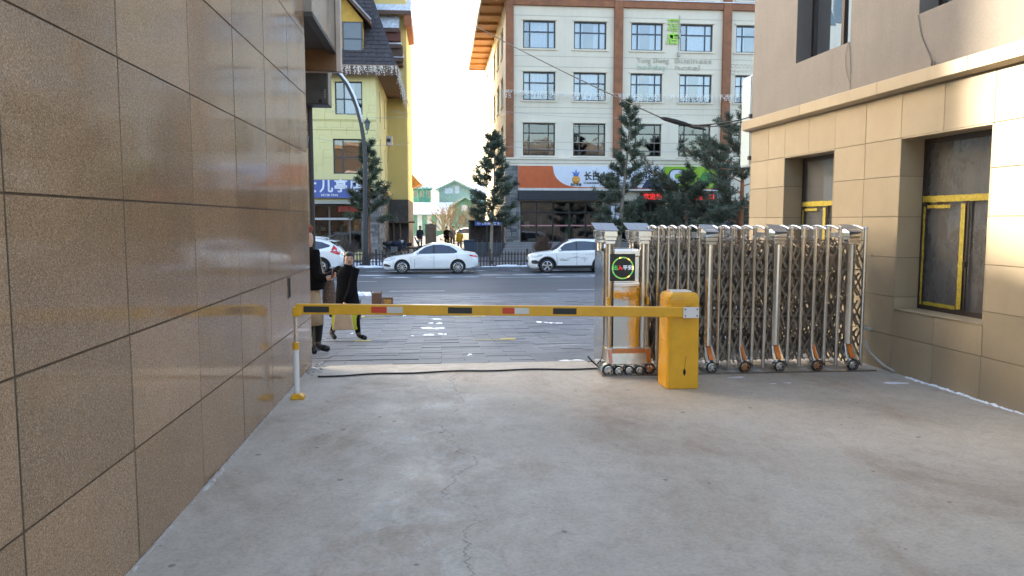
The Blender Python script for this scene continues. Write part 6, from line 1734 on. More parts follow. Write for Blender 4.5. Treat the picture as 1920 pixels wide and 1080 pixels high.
# wing behind: ochre face, projecting to the gap
PW = lambda u, v, w: Vector((u, WY - w, v))
mb = MB(); mb.box(-12, WXR, WY, WY + 10, 3.15, 18.2); wg = mb.build('wing', OCHRE, yb0)
mb = MB(); mb.box(WXR - .02, WXR + .012, WY + .02, WY + 10, 3.15, 18.2); mb.build('wing_side', YELLOW, wg)
mb = MB(); mb.box(-12, WXR + .02, WY - .03, WY + 10, -.8, 3.15); mb.build('wing_base', mat('dark_stone_base', (.085, .075, .068), .85, var=.3, vscale=3, bump=.5, bscale=9), wg)
mb = MB(); mb.box(YXR + .0, WXR + .5, WY - 1.1, WY - .02, 1.50, 1.62); mb.build('wing_canopy', DKBROWN, wg, bevel=.01)
for x in (YXR + .35, YXR + .8):
    mb = MB(); mb.cyl((x, WY - 1.0, -.6), (x, WY - 1.0, 1.5), .07, n=10); mb.build('canopy_post', DKBROWN, wg)
mb = MB(); mb.prism([(YXR + .0, 44.6, 3.65), (YXR + .35, 44.6, 3.4), (YXR + .35, 44.6, 3.5), (YXR + .0, 44.6, 3.75)], (0, 8.6, 0)); mb.build('side_ledge', DKBROWN, yb0)
# mansard roof with hip on the gap side
EZ2 = 10.22; OV = ony(745, 130, 43.5).x
mb = MB()
top = [(YXL - 1, 47.2, 17.0), (-4.6, 47.2, 17.0), (-4.6, 58, 17.0), (YXL - 1, 58, 17.0)]; bot = [(YXL - 1, 43.4, EZ2), (OV, 43.4, EZ2), (OV, 58, EZ2), (YXL - 1, 58, EZ2)]
mb.add(bot + top, [(0, 1, 5, 4), (1, 2, 6, 5), (2, 3, 7, 6), (3, 0, 4, 7), (4, 5, 6, 7)]); yr = mb.build('roof', SHINGLE, yb0)
mb = MB(); mb.box(YXL - 1, OV - .02, 43.45, WY - .03, EZ2 - .12, EZ2 - .004); mb.build('soffit', mat('brown_soffit', (.12, .062, .04), .7), yr)
mb = MB(); mb.box(YXL - 1, OV + .03, 43.34, 43.45, EZ2 - .50, EZ2 + .06); mb.build('fascia', DKBROWN, yr)
mb = MB(); mb.box(OV - .06, OV + .03, 43.46, WY + 1.5, EZ2 - .26, EZ2 + .05); mb.build('fascia', DKBROWN, yr)
# shingle courses, real steps on the steep front slope
def slope_pt(u, v): return (u, 43.4 + 3.8 * v, EZ2 + 6.78 * v)
mb = MB(); rr = random.Random(9)
for r_ in range(26):
    v0 = r_ / 26 + .002; v1 = v0 + .042
    x = YXL
    while x < OV + (-4.6 - OV) * v0 - .2:
        w = rr.uniform(.32, .45); x1_ = min(x + w - .03, OV + (-4.6 - OV) * v1 - .02)
        if x1_ > x:
            a = slope_pt(x, v0); b = slope_pt(x1_, v0); c = slope_pt(x1_ - .03, v1); d = slope_pt(x + .03, v1)
            lift = .035
            mb.add([(a[0], a[1] - lift, a[2] + .01), (b[0], b[1] - lift, b[2] + .01), (c[0], c[1] - .006, c[2]), (d[0], d[1] - .006, d[2])], [(0, 1, 2, 3)])
        x += w
o = mb.build('shingles', SHINGLE, yr, recalc=False); o['kind'] = 'stuff'
# dormer
DX0, DX1 = -6.35, -4.2; DZ0, DZ1 = 10.85, 12.75
dm = MB(); dm.box(DX0, DX1, 43.95, 46.5, DZ0 - .2, DZ1 + .05); dm.prism([(DX0, 43.95, DZ1 + .05), (DX1, 43.95, DZ1 + .05), ((DX0 + DX1) / 2, 43.95, DZ1 + 1.35)], (0, 2.5, 0)); dmo = dm.build('dormer', mat('dormer_orange', (.55, .33, .06), .8), yb0)
PD = lambda u, v, w: Vector((u, 43.94 - w, v))
mb = MB(); mb.pbox(PD, DX1 - 1.13, DX1 - .03, DZ0 + .1, DZ1 - .05, 0, .03); mb.build('dormer_frame', FRAMED, dmo)
for (c, d) in ((DZ0 + .16, 11.72), (11.80, DZ1 - .12)):
    mb = MB(); mb.pbox(PD, DX1 - 1.06, DX1 - .10, c, d, .03, .036); mb.build('dormer_pane', mat('sky_glass', (.05, .06, .08), .05, spec=1.0), dmo)
mb = MB(); mb.pbox(PD, DX1 - 1.2, DX1 + .08, DZ0 - .02, DZ0 + .09, 0, .14); mb.build('dormer_sill', mat('sill_cream', (.5, .42, .3), .7), dmo)
cxd = (DX0 + DX1) / 2
for s in (-1, 1):
    mb = MB(); mb.prism([(cxd, 43.5, DZ1 + 1.42), (cxd, 43.5, DZ1 + 1.62), (cxd + s * 1.55, 43.5, DZ1 - .05), (cxd + s * 1.50, 43.5, DZ1 - .22)], (0, 3, 0)); mb.build('dormer_roof', DKBROWN, dmo)
    mb = MB(); mb.tube([(cxd, 43.46, DZ1 + 1.64), (cxd + s * 1.56, 43.46, DZ1 - .02)], .05, 6); mb.build('dormer_edge', mat('grey_edge', (.32, .31, .32), .6), dmo)
# wing top: snowy roofs stepping down over the gap
def snow_roof(x0, x1, z0, z1, y0, y1, nm='wing_roof'):
    mb = MB(); mb.add([(x0, y0, z0), (x1, y0, z0), (x1, y1, z1), (x0, y1, z1), (x0, y0, z0 - .22), (x1, y0, z0 - .22), (x1, y1, z1 - .22), (x0, y1, z1 - .22)], [(0, 1, 2, 3), (7, 6, 5, 4), (0, 4, 5, 1), (1, 5, 6, 2), (2, 6, 7, 3), (3, 7, 4, 0)])
    o = mb.build(nm, SNOWTILE, wg)
    mb = MB(); mb.box(x0, x1 + .02, y0 - .03, y0 - .003, z0 - .28, z0 - .02); mb.build('roof_edge', DKBROWN, o)
    return o
p = lambda px, py: ony(px, py, WY)
snow_roof(-9, p(771, 10).x, p(740, 24).z, p(740, -110).z, WY - .7, WY + 5)
snow_roof(-7, p(749, 40).x, p(740, 58).z, p(740, 30).z, WY - .9, WY - .05)
snow_roof(-7, p(753, 80).x, p(740, 88).z, p(740, 76).z, WY - .95, WY - .05)
snow_roof(-7, p(757, 100).x, p(740, 113).z, p(740, 101).z, WY - 1.0, WY - .05)
mb = MB(); mb.box(-7, p(752, 70).x, WY - .75, WY - .02, p(740, 76).z - .2, p(740, 60).z); mb.build('wing_bay', mat('redbrown', (.14, .05, .04), .7), wg)
mb = MB(); mb.box(-7, p(756, 90).x, WY - .8, WY - .02, p(740, 126).z, p(740, 90).z); mb.build('wing_bay', DKBROWN, wg)
mb = MB(); mb.box(p(758, 40).x, p(772, 40).x, WY - .68, WY + 5, p(760, 53).z, p(760, 28).z); mb.build('eave_block', mat('rust_board', (.30, .11, .045), .7), wg)
# orange eave end beyond the wing
mb = MB(); mb.prism([(WXR + .01, WY + 8, p(766, 313).z), (WXR + .8, WY + 8, p(778, 336).z), (WXR + .01, WY + 8, p(766, 342).z)], (0, 3, 0)); mb.build('rear_eave', ORANGEW, wg)
# air conditioner on the side
p1 = ony(735, 264, 52.5); ac = MB(); ac.box(YXR + .02, YXR + .38, 52.2, 53.0, p1.z - .3, p1.z + .3); aco = ac.build('air_conditioner', mat('ac_white', (.5, .47, .5), .5), yb0, bevel=.02)
mb = MB(); mb.cyl((YXR + .16, 52.19, p1.z), (YXR + .16, 52.205, p1.z), .14, n=14); mb.build('fan_grille', DKMETAL, aco)
# stone corner pier and side base
pier(yb0, -4.45, YXR + .02, YY - .02, -.7, 3.35, 21, sw=.34, sh=.18)
pier(yb0, YY - .02, 49.5, YXR - .005, -.7, 3.35, 22, '+x', .55, .26)
mb = MB(); mb.box(YXR - .02, YXR + .05, 49.5, WY - .02, -.8, 3.35); mb.build('side_base', mat('dark_stone_base', (.1, .1, .1)), yb0)
# shop: sign, ledge, glazing, wares
ss = thing('blue_shop_sign', 'blue shop sign with rounded pale characters on the yellow building', 'sign', (-8, YY - .3, 3))
SY = YY - .30
mb = MB(); mb.box(-12.5, -4.15, SY, YY - .02, 2.95, 3.96); mb.build('board', BLUESIGN, ss, bevel=.01)
CH = .66
for ch, px in (('女', 581), ('儿', 612), ('亭', 639), ('店', 668)):
    q = ony(px, 351, SY); text('letters', ch, (q.x, SY - .012, q.z + .02), CH * 1.15, SIGNWHITE, ss, bold=.022)
q = ony(618, 366, SY); text('letters', 'NÜ ER TING', (q.x, SY - .012, q.z), .17, SIGNWHITE, ss, bold=.004)
mb = MB(); mb.box(-13, -4.2, YY - .55, YY + .02, 2.62, 2.80); mb.build('shop_ledge', mat('ledge_grey', (.38, .37, .32), .7), yb0)
mb = MB(); mb.box(-13, -4.45, YY + .1, YY + .22, 1.72, 1.84); mb.build('shop_rail', mat('rail_white', (.55, .56, .58), .5), yb0)
a = ony(634, 392, YY - .1); sgn_ = MB(); sgn_.box(a.x, -4.5, YY - .08, YY - .04, a.z - .15, a.z + .15); so = sgn_.build('red_shop_sign', mat('red_board', (.33, .035, .02), .5, var=.7, vscale=8), yb0)
window(yb0, PY, -14.45, -4.45, -.05, 2.6, -.2, [-13, -11.6, -10.2, -8.8, -7.55, -6.3, -5.15], (1.78,), .09, mat('shop_frame2', (.12, .12, .125), .4), GLASSD, None, False)
mb = MB(); mb.box(-14.6, -4.3, YY + 1.28, YY + 1.3, -.3, 2.8); mb.build('shop_interior', mat('shop_dark', (.028, .028, .026), .9, var=.8, vscale=2), yb0)
rr = random.Random(12)
WARES = [mat('ware%d' % i, c, .7) for i, c in enumerate(((.3, .3, .28), (.05, .16, .09), (.35, .32, .2), (.25, .06, .04), (.12, .12, .14), (.1, .2, .16)))]
for i in range(46):
    x = rr.uniform(-9.5, -4.6); z = rr.choice((-.1, .3, .7, 1.1)); w = rr.uniform(.1, .32); mb = MB(); yv = YY + rr.uniform(.45, .9); mb.box(x, x + w, yv, yv + .2, z, z + rr.uniform(.15, .42)); mb.build('shop_ware', rr.choice(WARES), yb0)

# icicle lights: garlands on the eaves, wires over the street, one along the hotel
def icicles(label, pts, n, drop, seed, wr=.012, m=ICICLE):
    rr = random.Random(seed); root = thing('string_lights', label, 'string lights', pts[0], 0, 'icicle string lights')
    P_ = [Vector(p) for p in pts]; mb = MB(); mb.tube(P_, wr, 4)
    bl = MB()
    for i in range(n):
        f_ = rr.uniform(0, len(P_) - 1.001); k = int(f_); q = P_[k].lerp(P_[k + 1], f_ - k)
        L = rr.uniform(.2, 1) * drop; q2 = q + Vector((rr.gauss(0, .07), rr.gauss(0, .03), -L)); qm = q.lerp(q2, .5) + Vector((rr.gauss(0, .08), 0, 0))
        mb.tube([q, qm, q2], wr * .8, 3)
        for t in (.3, .7, 1.0): c = q.lerp(q2, t); bl.box(c.x - .018, c.x + .018, c.y - .018, c.y + .018, c.z - .018, c.z + .018)
    mb.build('wire', m, root); o = bl.build('bulbs', LIGHTW, root); o['kind'] = 'stuff'
def sag(a, b, s, n=14):
    a, b = Vector(a), Vector(b); return [a.lerp(b, i / n) + Vector((0, 0, -s * 4 * (i / n) * (1 - i / n))) for i in range(n + 1)]
icicles('icicle light string along the front eave of the yellow building', [(-10, 43.3, EZ2 + .02), (-6, 43.3, EZ2), (OV, 43.3, EZ2)], 150, .55, 1)
icicles('icicle light string on the side eave of the yellow building', [(OV + .04, 43.4, EZ2), (OV + .04, 49, EZ2), (OV + .04, WY, EZ2)], 110, .9, 2)
icicles('icicle light string under the hotel\'s third floor windows', sag((3.9, 47.6, 9.75), (22, 47.6, 9.75), .15, 8), 230, .5, 3, .008, LIGHTW)
wires = [(ony(612, 205, 43), ony(765, 218, 43)), (ony(735, 208, 44), ony(955, 212, 44)), (ony(590, 258, 41), ony(770, 268, 41)), (ony(860, 268, 43), ony(1400, 282, 43)), (ony(930, 207, 46), ony(1280, 218, 46))]
for i, (a, b) in enumerate(wires):
    mb = MB(); mb.tube(sag(a, b, .25), .012, 4); o = mb.build('overhead_wire', mat('wire_grey', (.35, .35, .37), .6)); tag(o, ['thin pale wire in front of the yellow building\'s upper window', 'thin pale wire spanning the gap to the hotel corner', 'thin pale wire in front of the yellow building\'s middle floor', 'thin pale wire across the hotel just above the bank sign ledge', 'thin pale wire across the hotel\'s second floor lintels'][i], 'wire', 'thin wires above the far pavement')

# black overhead cable with its splice
oc = thing('overhead_cable', 'black overhead cable with a thick splice running to the beige building\'s corner', 'cable', (4.9, 11.8, 3.3))
s0_, s1_ = ony(1240, 221, 13.4), ony(1292, 235, 13.2)
far = ony(806, -2, 30)
mb = MB(); mb.tube(sag(far, s0_, .12, 16), .013, 6); mb.tube(sag(s1_, (4.82, 12.0, 3.31), .02, 8), .011, 6); mb.tube(sag(s1_ + Vector((0, 0, -.02)), (4.86, 11.8, 3.27), .04, 8), .008, 6)
mb.tube([(4.82, 12.0, 3.31), (4.9, 11.7, 3.33), ony(1433, 214, 11.65), ony(1436, 170, 11.65), ony(1443, 142, 11.65)], .009, 6); mb.build('cable', WIREM, oc)
mb = MB(); d = s1_ - s0_; mb.tube([s0_ - d * .05, s0_ + d * .12, s0_ + d * .5, s0_ + d * .88, s1_ + d * .08], [.012, .036, .046, .040, .014], 10)
mb.tube([s1_ - d * .15, s1_ + d * .2, s1_ + d * .6], [.03, .035, .012], 8); mb.build('splice', WIREM, oc)

# ================================================================== THE GAP: people, vehicles, kiosk, far houses
def far_person(label, px, py, Y, H, top, legs, hair=HAIR, flip=1, group=None):
    q = ony(px, py, Y); j = dict(STAND); j.update(anl=(-.06, .03, .05), tol=(-.1 * flip, -.05, .018), knl=(-.07, -.02, .285), elr=(.13 * flip, -.05, .64), wrr=(.10 * flip, -.13, .60), har=(.09 * flip, -.16, .61), look=(-.4 * flip, -.6, -.1))
    return person(label, (q.x, Y, ground_z(Y)), H, j, (top, [('pelvis', 0, 0, .44, .11, .09, .02), ('pelvis', 0, 0, .55, .112, .09, .01), ('waist', 0, 0, .64, .108, .085, .01), ('chest', 0, 0, .76, .118, .09, 0), ('chest', 0, 0, .82, .09, .07, 0), ('neck', 0, 0, .86, .042, .042, 0)]),
                  (SKIN, top, legs, RUBBER, legs), (hair, -.2, 1.05), group, hands=False)
far_person('person in a long navy coat standing beside the grey cabinet', 788, 460, 58, 1.70, NAVYCL, GREYCL)
far_person('person in black beside the yellow jacketed one beyond the saloon car', 838, 458, 59, 1.66, COATBLK, COATBLK, flip=-1)
far_person('person in a grey jacket close behind the one in black', 849, 458, 61, 1.66, GREYCL, COATBLK)
far_person('person in a bright yellow jacket beyond the saloon car', 862, 466, 52, 1.50, YELCL, GREYCL)

# motorcycle by the wing
mcY = 46.5; q = ony(737, 468, mcY); mc = thing('motorcycle', 'dark blue motorcycle parked beside the stone corner of yellow building', 'motorcycle', (q.x, mcY, ground_z(mcY)))
gzm = 0.0
for x in (-.62, .68):
    mb = MB(); mb.lathe([(.22, -.05), (.28, -.055), (.31, 0), (.28, .055), (.22, .05)], (x, 0, .30), (0, 1, 0), 20, True); t_ = mb.build('wheel', RUBBER, mc, smooth=True, local=True)
    mb = MB(); mb.lathe([(.20, -.03), (.225, -.03), (.225, .03), (.20, .03)], (x, 0, .30), (0, 1, 0), 20, True); mb.cyl((x, -.05, .3), (x, .05, .3), .05, n=10)
    for k in range(8): a_ = k * math.pi / 4; mb.cyl((x, 0, .3), (x + .21 * math.cos(a_), 0, .3 + .21 * math.sin(a_)), .008, n=4)
    mb.build('rim', STEEL_D, t_, local=True)
mb = MB(); mb.tube([(.68, 0, .3), (.55, 0, .65), (.42, 0, 1.0)], .04, 8); mb.tube([(.40, -.32, 1.04), (.42, 0, 1.0), (.40, .32, 1.04)], .018, 6); mb.build('fork', DKMETAL, mc, local=True)
mb = MB(); mb.tube([(.45, 0, .85), (.2, 0, .80), (-.1, 0, .74)], [.10, .17, .10], 10); mb.build('tank', NAVYCL, mc, smooth=True, local=True)
mb = MB(); mb.tube([(-.05, 0, .76), (-.4, 0, .78), (-.75, 0, .84)], [.08, .13, .07], 10); mb.build('seat', RUBBER, mc, smooth=True, local=True)
mb = MB(); mb.box(-.15, .25, -.14, .14, .28, .62); mb.tube([(-.62, .08, .3), (-.1, .08, .4)], .03, 6); mb.tube([(.2, -.12, .3), (-.3, -.14, .24), (-.8, -.14, .3)], .04, 8); mb.build('engine', GREYMETAL, mc, bevel=.03, local=True)
mb = MB(); mb.lathe([(.0, .12), (.07, .1), (.10, 0), (.09, -.04)], (.52, 0, .92), (1, 0, .1), 12); mb.build('headlight', HEADL, mc, local=True)
mb = MB(); mb.box(-1.0, -.7, -.2, .2, .82, 1.12); mb.build('top_box', NAVYCL, mc, bevel=.03, local=True)
# covered tricycle behind the motorcycle
tY = 49.5; q = ony(760, 466, tY); tc = thing('cargo_tricycle', 'dark cargo tricycle parked behind the motorcycle near the wing canopy', 'tricycle', (q.x, tY, ground_z(tY)))
for (x, y_) in ((-.7, -.45), (-.7, .45), (.95, 0)):
    mb = MB(); mb.lathe([(.16, -.05), (.25, -.055), (.27, 0), (.25, .055), (.16, .05)], (x, y_, .26), (0, 1, 0), 18, True); t_ = mb.build('wheel', RUBBER, tc, smooth=True, local=True)
    mb = MB(); mb.cyl((x, y_ - .06, .26), (x, y_ + .06, .26), .15, n=14); mb.build('hub', GREYMETAL, t_, local=True)
mb = MB(); mb.box(-1.2, .05, -.5, .5, .36, .82); mb.build('cargo_bed', NAVYCL, tc, bevel=.02, local=True)
mb = MB(); mb.tube([(.95, 0, .26), (.75, 0, .75), (.62, 0, 1.05)], .04, 8); mb.tube([(.6, -.34, 1.08), (.62, 0, 1.05), (.6, .34, 1.08)], .02, 6); mb.build('fork', DKMETAL, tc, local=True)
mb = MB(); mb.box(.08, .42, -.22, .22, .5, .72); mb.box(.06, .12, -.22, .22, .72, 1.1); mb.build('seat', RUBBER, tc, bevel=.03, local=True)
mb = MB(); mb.box(.0, .8, -.1, .1, .3, .42); mb.build('frame', DKMETAL, tc, local=True)
mb = MB(); mb.ell((.82, 0, .82), .07, .09, .10, 12, 8); mb.build('headlight', HEADL, tc, smooth=True, local=True)
# grey cabinets and the small white van far behind
cY = 62; q = ony(808, 455, cY); gcab = thing('utility_cabinet', 'tall grey utility cabinet standing in the gap between the buildings', 'cabinet', (q.x, cY, ground_z(cY)))
mb = MB(); mb.box(-.45, .45, -.3, .3, 0, 1.75); mb.build('case', GREYMETAL, gcab, bevel=.02, local=True)
for s in (-1, 1): mb = MB(); mb.box(min(0, s * .42) + .01, max(0, s * .42) - .01, -.312, -.3, .12, 1.65); mb.build('door', mat('cab_door', (.11, .115, .12), .5), gcab, local=True)
mb = MB(); mb.prism([(-.5, -.36, 1.75), (.5, -.36, 1.75), (.5, -.36, 1.80), (0, -.36, 1.9), (-.5, -.36, 1.80)], (0, .7, 0)); mb.build('lid', GREYMETAL, gcab, local=True)
# blue-roofed kiosk with bicycles' worth of dark posts
kY = 46.3; ka, kb = ony(881, 430, kY).x, ony(945, 430, kY).x; kz = ground_z(kY); kt = ony(900, 415, kY).z
ki = thing('street_kiosk', 'dark framed street kiosk with a blue name strip by the bank corner', 'kiosk', ((ka + kb) / 2, kY, kz))
for x in (ka, (ka + kb) / 2, kb):
    for y_ in (kY, kY + 1.1): mb = MB(); mb.box(x - .04, x + .04, y_ - .04, y_ + .04, kz - .02, kt); mb.build('post', DKMETAL, ki)
mb = MB(); mb.box(ka - .1, kb + .1, kY - .1, kY + 1.2, kt, kt + .08); mb.build('roof', DKMETAL, ki, bevel=.01)
mb = MB(); mb.box(ka + .3, kb - .02, kY - .09, kY - .045, kt - .26, kt - .02); st = mb.build('name_strip', mat('kiosk_blue', (.05, .08, .32), .45), ki)
text('letters', '便民服务站', ((ka + kb) / 2 + .15, kY - .10, kt - .14), .17, SIGNWHITE, st, bold=.003, width=(kb - ka) * .72)
mb = MB(); mb.box(ka + .05, kb - .05, kY + 1.05, kY + 1.09, kz, kt); mb.build('back_panel', mat('kiosk_back', (.05, .035, .03), .8, var=.5), ki)
mb = MB(); mb.box(ka + .05, kb - .05, kY - .0, kY + .45, kz, kz + .85); mb.build('counter', mat('kiosk_counter', (.07, .075, .085), .6, var=.3), ki, bevel=.02)
for k in range(7): x = ka + .15 + k * (kb - ka - .3) / 6; mb = MB(); mb.box(x - .012, x + .012, kY - .03, kY - .01, kz, kz + 1.0); mb.build('bar', GREYMETAL, ki)
# dark blue wheelie bin
bY = 44.6; q = ony(880, 468, bY); bn = thing('wheelie_bin', 'dark blue rounded bin standing in front of the kiosk', 'bin', (q.x, bY, ground_z(bY)))
mb = MB(); mb.prism([(-.26, -.28, .08), (.26, -.28, .08), (.33, -.28, 1.0), (-.33, -.28, 1.0)], (0, .58, 0)); mb.build('body', mat('bin_blue', (.025, .045, .075), .5, var=.15), bn, bevel=.04, local=True)
mb = MB(); mb.prism([(-.36, -.32, 1.0), (.36, -.32, 1.0), (.3, -.32, 1.1), (-.3, -.32, 1.1)], (0, .68, 0)); mb.build('lid', mat('bin_blue', (0, 0, 0)), bn, bevel=.03, local=True)
for s in (-1, 1): mb = MB(); mb.cyl((s * .24 - .03, .28, .1), (s * .24 + .03, .28, .1), .1, n=14); mb.build('wheel', RUBBER, bn, local=True)
# small parked cars deep in the gap
c_ = make_car('small white car parked far back in the gap between the buildings', 'sedan', (ony(822, 452, 72).x, 72, ground_z(72)))

# bare trees
def bare_tree(label, base, H, spread, seed, m=TWIG, n0=5):
    rr = random.Random(seed); root = thing('bare_tree', label, 'tree', base, 0, 'leafless trees in the gap'); B = Vector(base)
    mb = MB(); mb.tube([B + Vector((0, 0, -.05)), B + Vector((.03, 0, H * .18)), B + Vector((.0, 0, H * .35))], [.10, .075, .06], 7); mb.build('trunk', m, root)
    tw = MB()
    def grow(p, d, L, r_, lev):
        q = p + d * L; tw.tube([p, p.lerp(q, .5) + Vector((rr.gauss(0, .05), rr.gauss(0, .05), 0)) * L, q], [r_, r_ * .8, r_ * .6], 4)
        if lev == 0: return
        for _ in range(rr.randint(2, 4)):
            d2 = (d + Vector((rr.gauss(0, .45), rr.gauss(0, .45), rr.uniform(-.05, .35)))).normalized(); grow(p.lerp(q, rr.uniform(.45, 1)), d2, L * rr.uniform(.55, .8), r_ * .6, lev - 1)
    for k in range(n0 + 3):
        a_ = k * 2.4 + rr.uniform(0, .6); e = rr.uniform(.8, 1.25); d = Vector((math.cos(a_) * math.cos(e), math.sin(a_) * math.cos(e), math.sin(e)))
        grow(B + Vector((0, 0, H * rr.uniform(.12, .35))), d, H * .30, .045, 3)
    o = tw.build('crown', m, root); return root
for i, (px, Y, H, lab) in enumerate(((832, 82, 4.6, 'leafless pale brown tree in the gap nearest the utility cabinet'), (845, 86, 5.2, 'taller leafless tree in the middle of the gap'), (862, 84, 4.4, 'leafless tree in front of the green gabled house'), (890, 80, 4.6, 'leafless tree half hidden by the slim pine'), (905, 88, 5.0, 'leafless tree beside the hotel\'s side wall'))):
    q = ony(px, 440, Y); bare_tree(lab, (q.x, Y, ground_z(Y)), H, 2, 40 + i)
bush('low evergreen shrub in the gap behind the person in black', (ony(868, 440, 76).x, 76, ground_z(76)), 1.6, 1.6, 91, NEEDLE, 420, 'evergreen_shrub')

# far green houses under nets
def gable_house(label, x0, x1, y0, y1, zb, ze, zr, wall, roof, name='green_house', windows=(), ridge_x=True, open_gable=None):
    h = thing(name, label, 'house', ((x0 + x1) / 2, y0, zb), 0, None)
    cx = (x0 + x1) / 2
    if ridge_x:      # ridge along y, gable to the viewer
        mb = MB(); mb.add([(x0, y0, zb), (x1, y0, zb), (x1, y0, ze), (x0, y0, ze), (x0, y1, zb), (x1, y1, zb), (x1, y1, ze), (x0, y1, ze), (cx, y0, zr - .25), (cx, y1, zr - .25)], [(0, 1, 2, 8, 3), (5, 4, 7, 9, 6), (1, 5, 6, 2), (4, 0, 3, 7), (2, 6, 9, 8), (7, 3, 8, 9)]); mb.build('wall', wall, h)
        for s, xe_ in ((-1, x0), (1, x1)):
            e = xe_ + s * .5; sl = (zr - ze) / (x1 - x0) * 2
            mb = MB(); mb.prism([(cx, y0 - .6, zr), (cx, y0 - .6, zr - .2), (e, y0 - .6, ze - .5 * sl - .2), (e, y0 - .6, ze - .5 * sl)], (0, y1 - y0 + 1.2, 0)); mb.build('roof', roof, h)
            mb = MB(); mb.prism([(cx, y0 - .66, zr + .03), (cx, y0 - .66, zr - .28), (e, y0 - .66, ze - .5 * sl - .28), (e, y0 - .66, ze - .5 * sl + .03)], (0, .055, 0)); mb.build('bargeboard', PALEGREEN, h)
    else:
        cy = (y0 + y1) / 2
        mb = MB(); mb.box(x0, x1, y0, y1, zb, ze); mb.build('wall', wall, h)
        mb = MB(); mb.add([(x0 - .4, y0 - .5, ze - .1), (x1 + .4, y0 - .5, ze - .1), (x1 + .4, cy, zr), (x0 - .4, cy, zr), (x0 - .4, y1 + .5, ze - .1), (x1 + .4, y1 + .5, ze - .1), (x0 - .4, y0 - .5, ze - .3), (x1 + .4, y0 - .5, ze - .3)], [(0, 1, 2, 3), (3, 2, 5, 4), (0, 6, 7, 1), (6, 4, 5, 7), (0, 3, 4, 6), (1, 7, 5, 2)]); mb.build('roof', roof, h)
    for (a, b, c, d, m) in windows:
        mb = MB(); mb.box(a, b, y0 - .06, y0 + .02, c, d); f_ = mb.build('window', PALEGREEN, h)
        mb = MB(); mb.box(a + .08, b - .08, y0 - .075, y0 - .061, c + .08, d - .08); mb.build('pane', m, f_)
    return h
DG = mat('far_glass', (.10, .13, .14), .1, spec=.8)
PW2 = mat('pale_opening', (.72, .74, .76), .6)  # pale panes; in the open attic they paint the bright sky behind
P9 = lambda px, py, Y: ony(px, py, Y)
Y1 = 112
a, b = P9(770, 340, Y1), P9(806, 380, Y1)
h = gable_house('dark green netted house standing tallest beside the yellow building', a.x, b.x, Y1, Y1 + 10, -.5, P9(770, 350, Y1).z, P9(770, 339, Y1).z, NETGREEN, SNOWTILE, windows=[(a.x + .4 + k * .9, a.x + 1.0 + k * .9, z, z + 1.0, DG) for k in range(3) for z in (3.0, 5.0)], ridge_x=False)
for k in range(6):
    mb = MB(); x = a.x - .2 + k * (b.x - a.x + .4) / 5; mb.cyl((x, Y1 - .8, -.5), (x, Y1 - .8, 6.9), .06, n=6); mb.build('scaffold_pole', NETGREEN, h)
for z in (2.2, 3.6, 5.0, 6.4):
    mb = MB(); mb.cyl((a.x - .4, Y1 - .8, z), (b.x + .4, Y1 - .8, z), .05, n=6); mb.build('scaffold_rail', NETGREEN, h)
Y2 = 120; a, b = P9(823, 360, Y2), P9(882, 360, Y2); cxg = P9(851, 350, Y2).x
gable_house('pale green gabled house with an open attic, its sky painted pale', a.x, b.x, Y2, Y2 + 12, -.5, P9(850, 352, Y2).z, P9(850, 337, Y2).z, PALEGREEN, SNOWTILE, windows=[(P9(833, 360, Y2).x, cxg - .12, P9(833, 364, Y2).z, P9(833, 352, Y2).z, PW2), (cxg + .12, P9(862, 360, Y2).x, P9(862, 364, Y2).z, P9(862, 348, Y2).z, PW2)])
Y3 = 102; a, b = P9(848, 390, Y3), P9(896, 390, Y3)
gable_house('mid green gabled porch house in front of the white-attic one', a.x, b.x, Y3, Y3 + 8, -.5, P9(870, 382, Y3).z, P9(870, 367, Y3).z, GREENWALL, SNOWTILE, windows=[(P9(865, 390, Y3).x, P9(877, 390, Y3).x, P9(865, 396, Y3).z, P9(865, 384, Y3).z, PW2), (P9(880, 390, Y3).x, P9(886, 390, Y3).x, P9(880, 394, Y3).z, P9(880, 386, Y3).z, PW2)])
Y4 = 106; a, b = P9(774, 390, Y4), P9(846, 390, Y4)
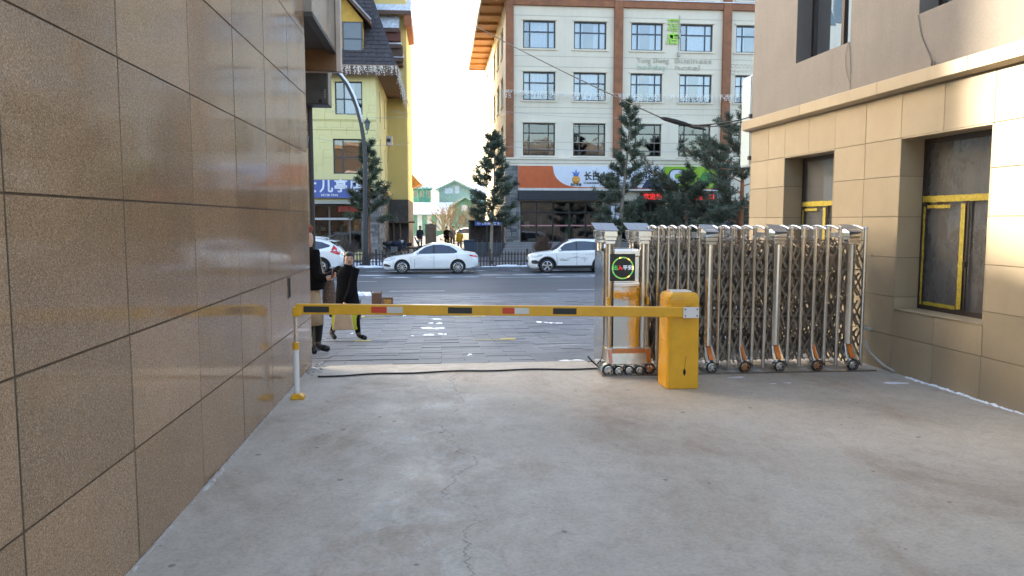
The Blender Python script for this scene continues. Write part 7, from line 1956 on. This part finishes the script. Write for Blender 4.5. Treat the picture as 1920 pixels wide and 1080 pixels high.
gable_house('low green house with a long snow covered roof', a.x, b.x, Y4, Y4 + 9, -.5, P9(800, 399, Y4).z, P9(800, 378, Y4).z, GREENWALL, mat('snow_roof', (.66, .74, .80), .8, var=.06), windows=[(P9(x, 405, Y4).x, P9(x + 10, 405, Y4).x, .2, P9(780, 403, Y4).z, PW2) for x in (782, 800, 818, 834)], ridge_x=False)
gable_house('pale snowy roofed house at the far right of the gap behind the slim pine', P9(884, 370, 125).x, P9(990, 370, 125).x, 125, 136, -.5, P9(890, 362, 125).z, P9(890, 342, 125).z, PALEGREEN, mat('snow_roof', (0, 0, 0)), ridge_x=False)

# unseen row of tall blocks, added to shape the sunlight, further left on the far side of the street; the low sun only comes through one dip in their roofline
def block(label, x0, x1, y0, y1, zt, wall, seed, roofm=SHINGLE):
    h = thing('sun_screen_block', label, 'building', ((x0 + x1) / 2, y0, -.5)); P_ = lambda u, v, w: Vector((u, y0 - w, v))
    ops_ = []
    n = max(1, int((x1 - x0) / 3.4)); st_ = (x1 - x0) / n
    for i in range(n):
        for z in [4.2 + 3.2 * k for k in range(int((zt - 5.5) / 3.2))]: ops_.append((x0 + st_ * (i + .25), x0 + st_ * (i + .75), z, z + 1.7))
    mb = MB(); facade(mb, P_, x0, x1, -.8, zt, ops_, .25); mb.build('wall', wall, h)
    mb = MB(); mb.box(x0 + .01, x1 - .01, y0 + .3, y1, -.8, zt - .02); mb.build('mass', wall, h)
    for (a, b, c, d) in ops_:
        mb = MB(); mb.box(a, b, y0 + .12, y0 + .16, c, d); f_ = mb.build('window', FRAMED, h)
        mb = MB(); mb.box(a + .07, b - .07, y0 + .10, y0 + .119, c + .07, d - .07); mb.build('pane', DG, f_)
    mb = MB(); mb.box(x0 - .3, x1 + .3, y0 - .5, y1 + .3, zt, zt + .35); mb.build('roof', roofm, h)
    return h
block('unseen cream block added next to the yellow building to shade the street', -39.75, -16.2, 44.5, 58, 22.6, CREAM, 1)
block('unseen lower yellow house added between the tall blocks as a dip for the sun', -62, -40.0, 44.5, 58, 17.85, YELLOW, 2)
block('unseen tall cream block added beyond the lower yellow house to screen the sun', -90, -62.3, 44.5, 58, 24.0, CREAM, 3)
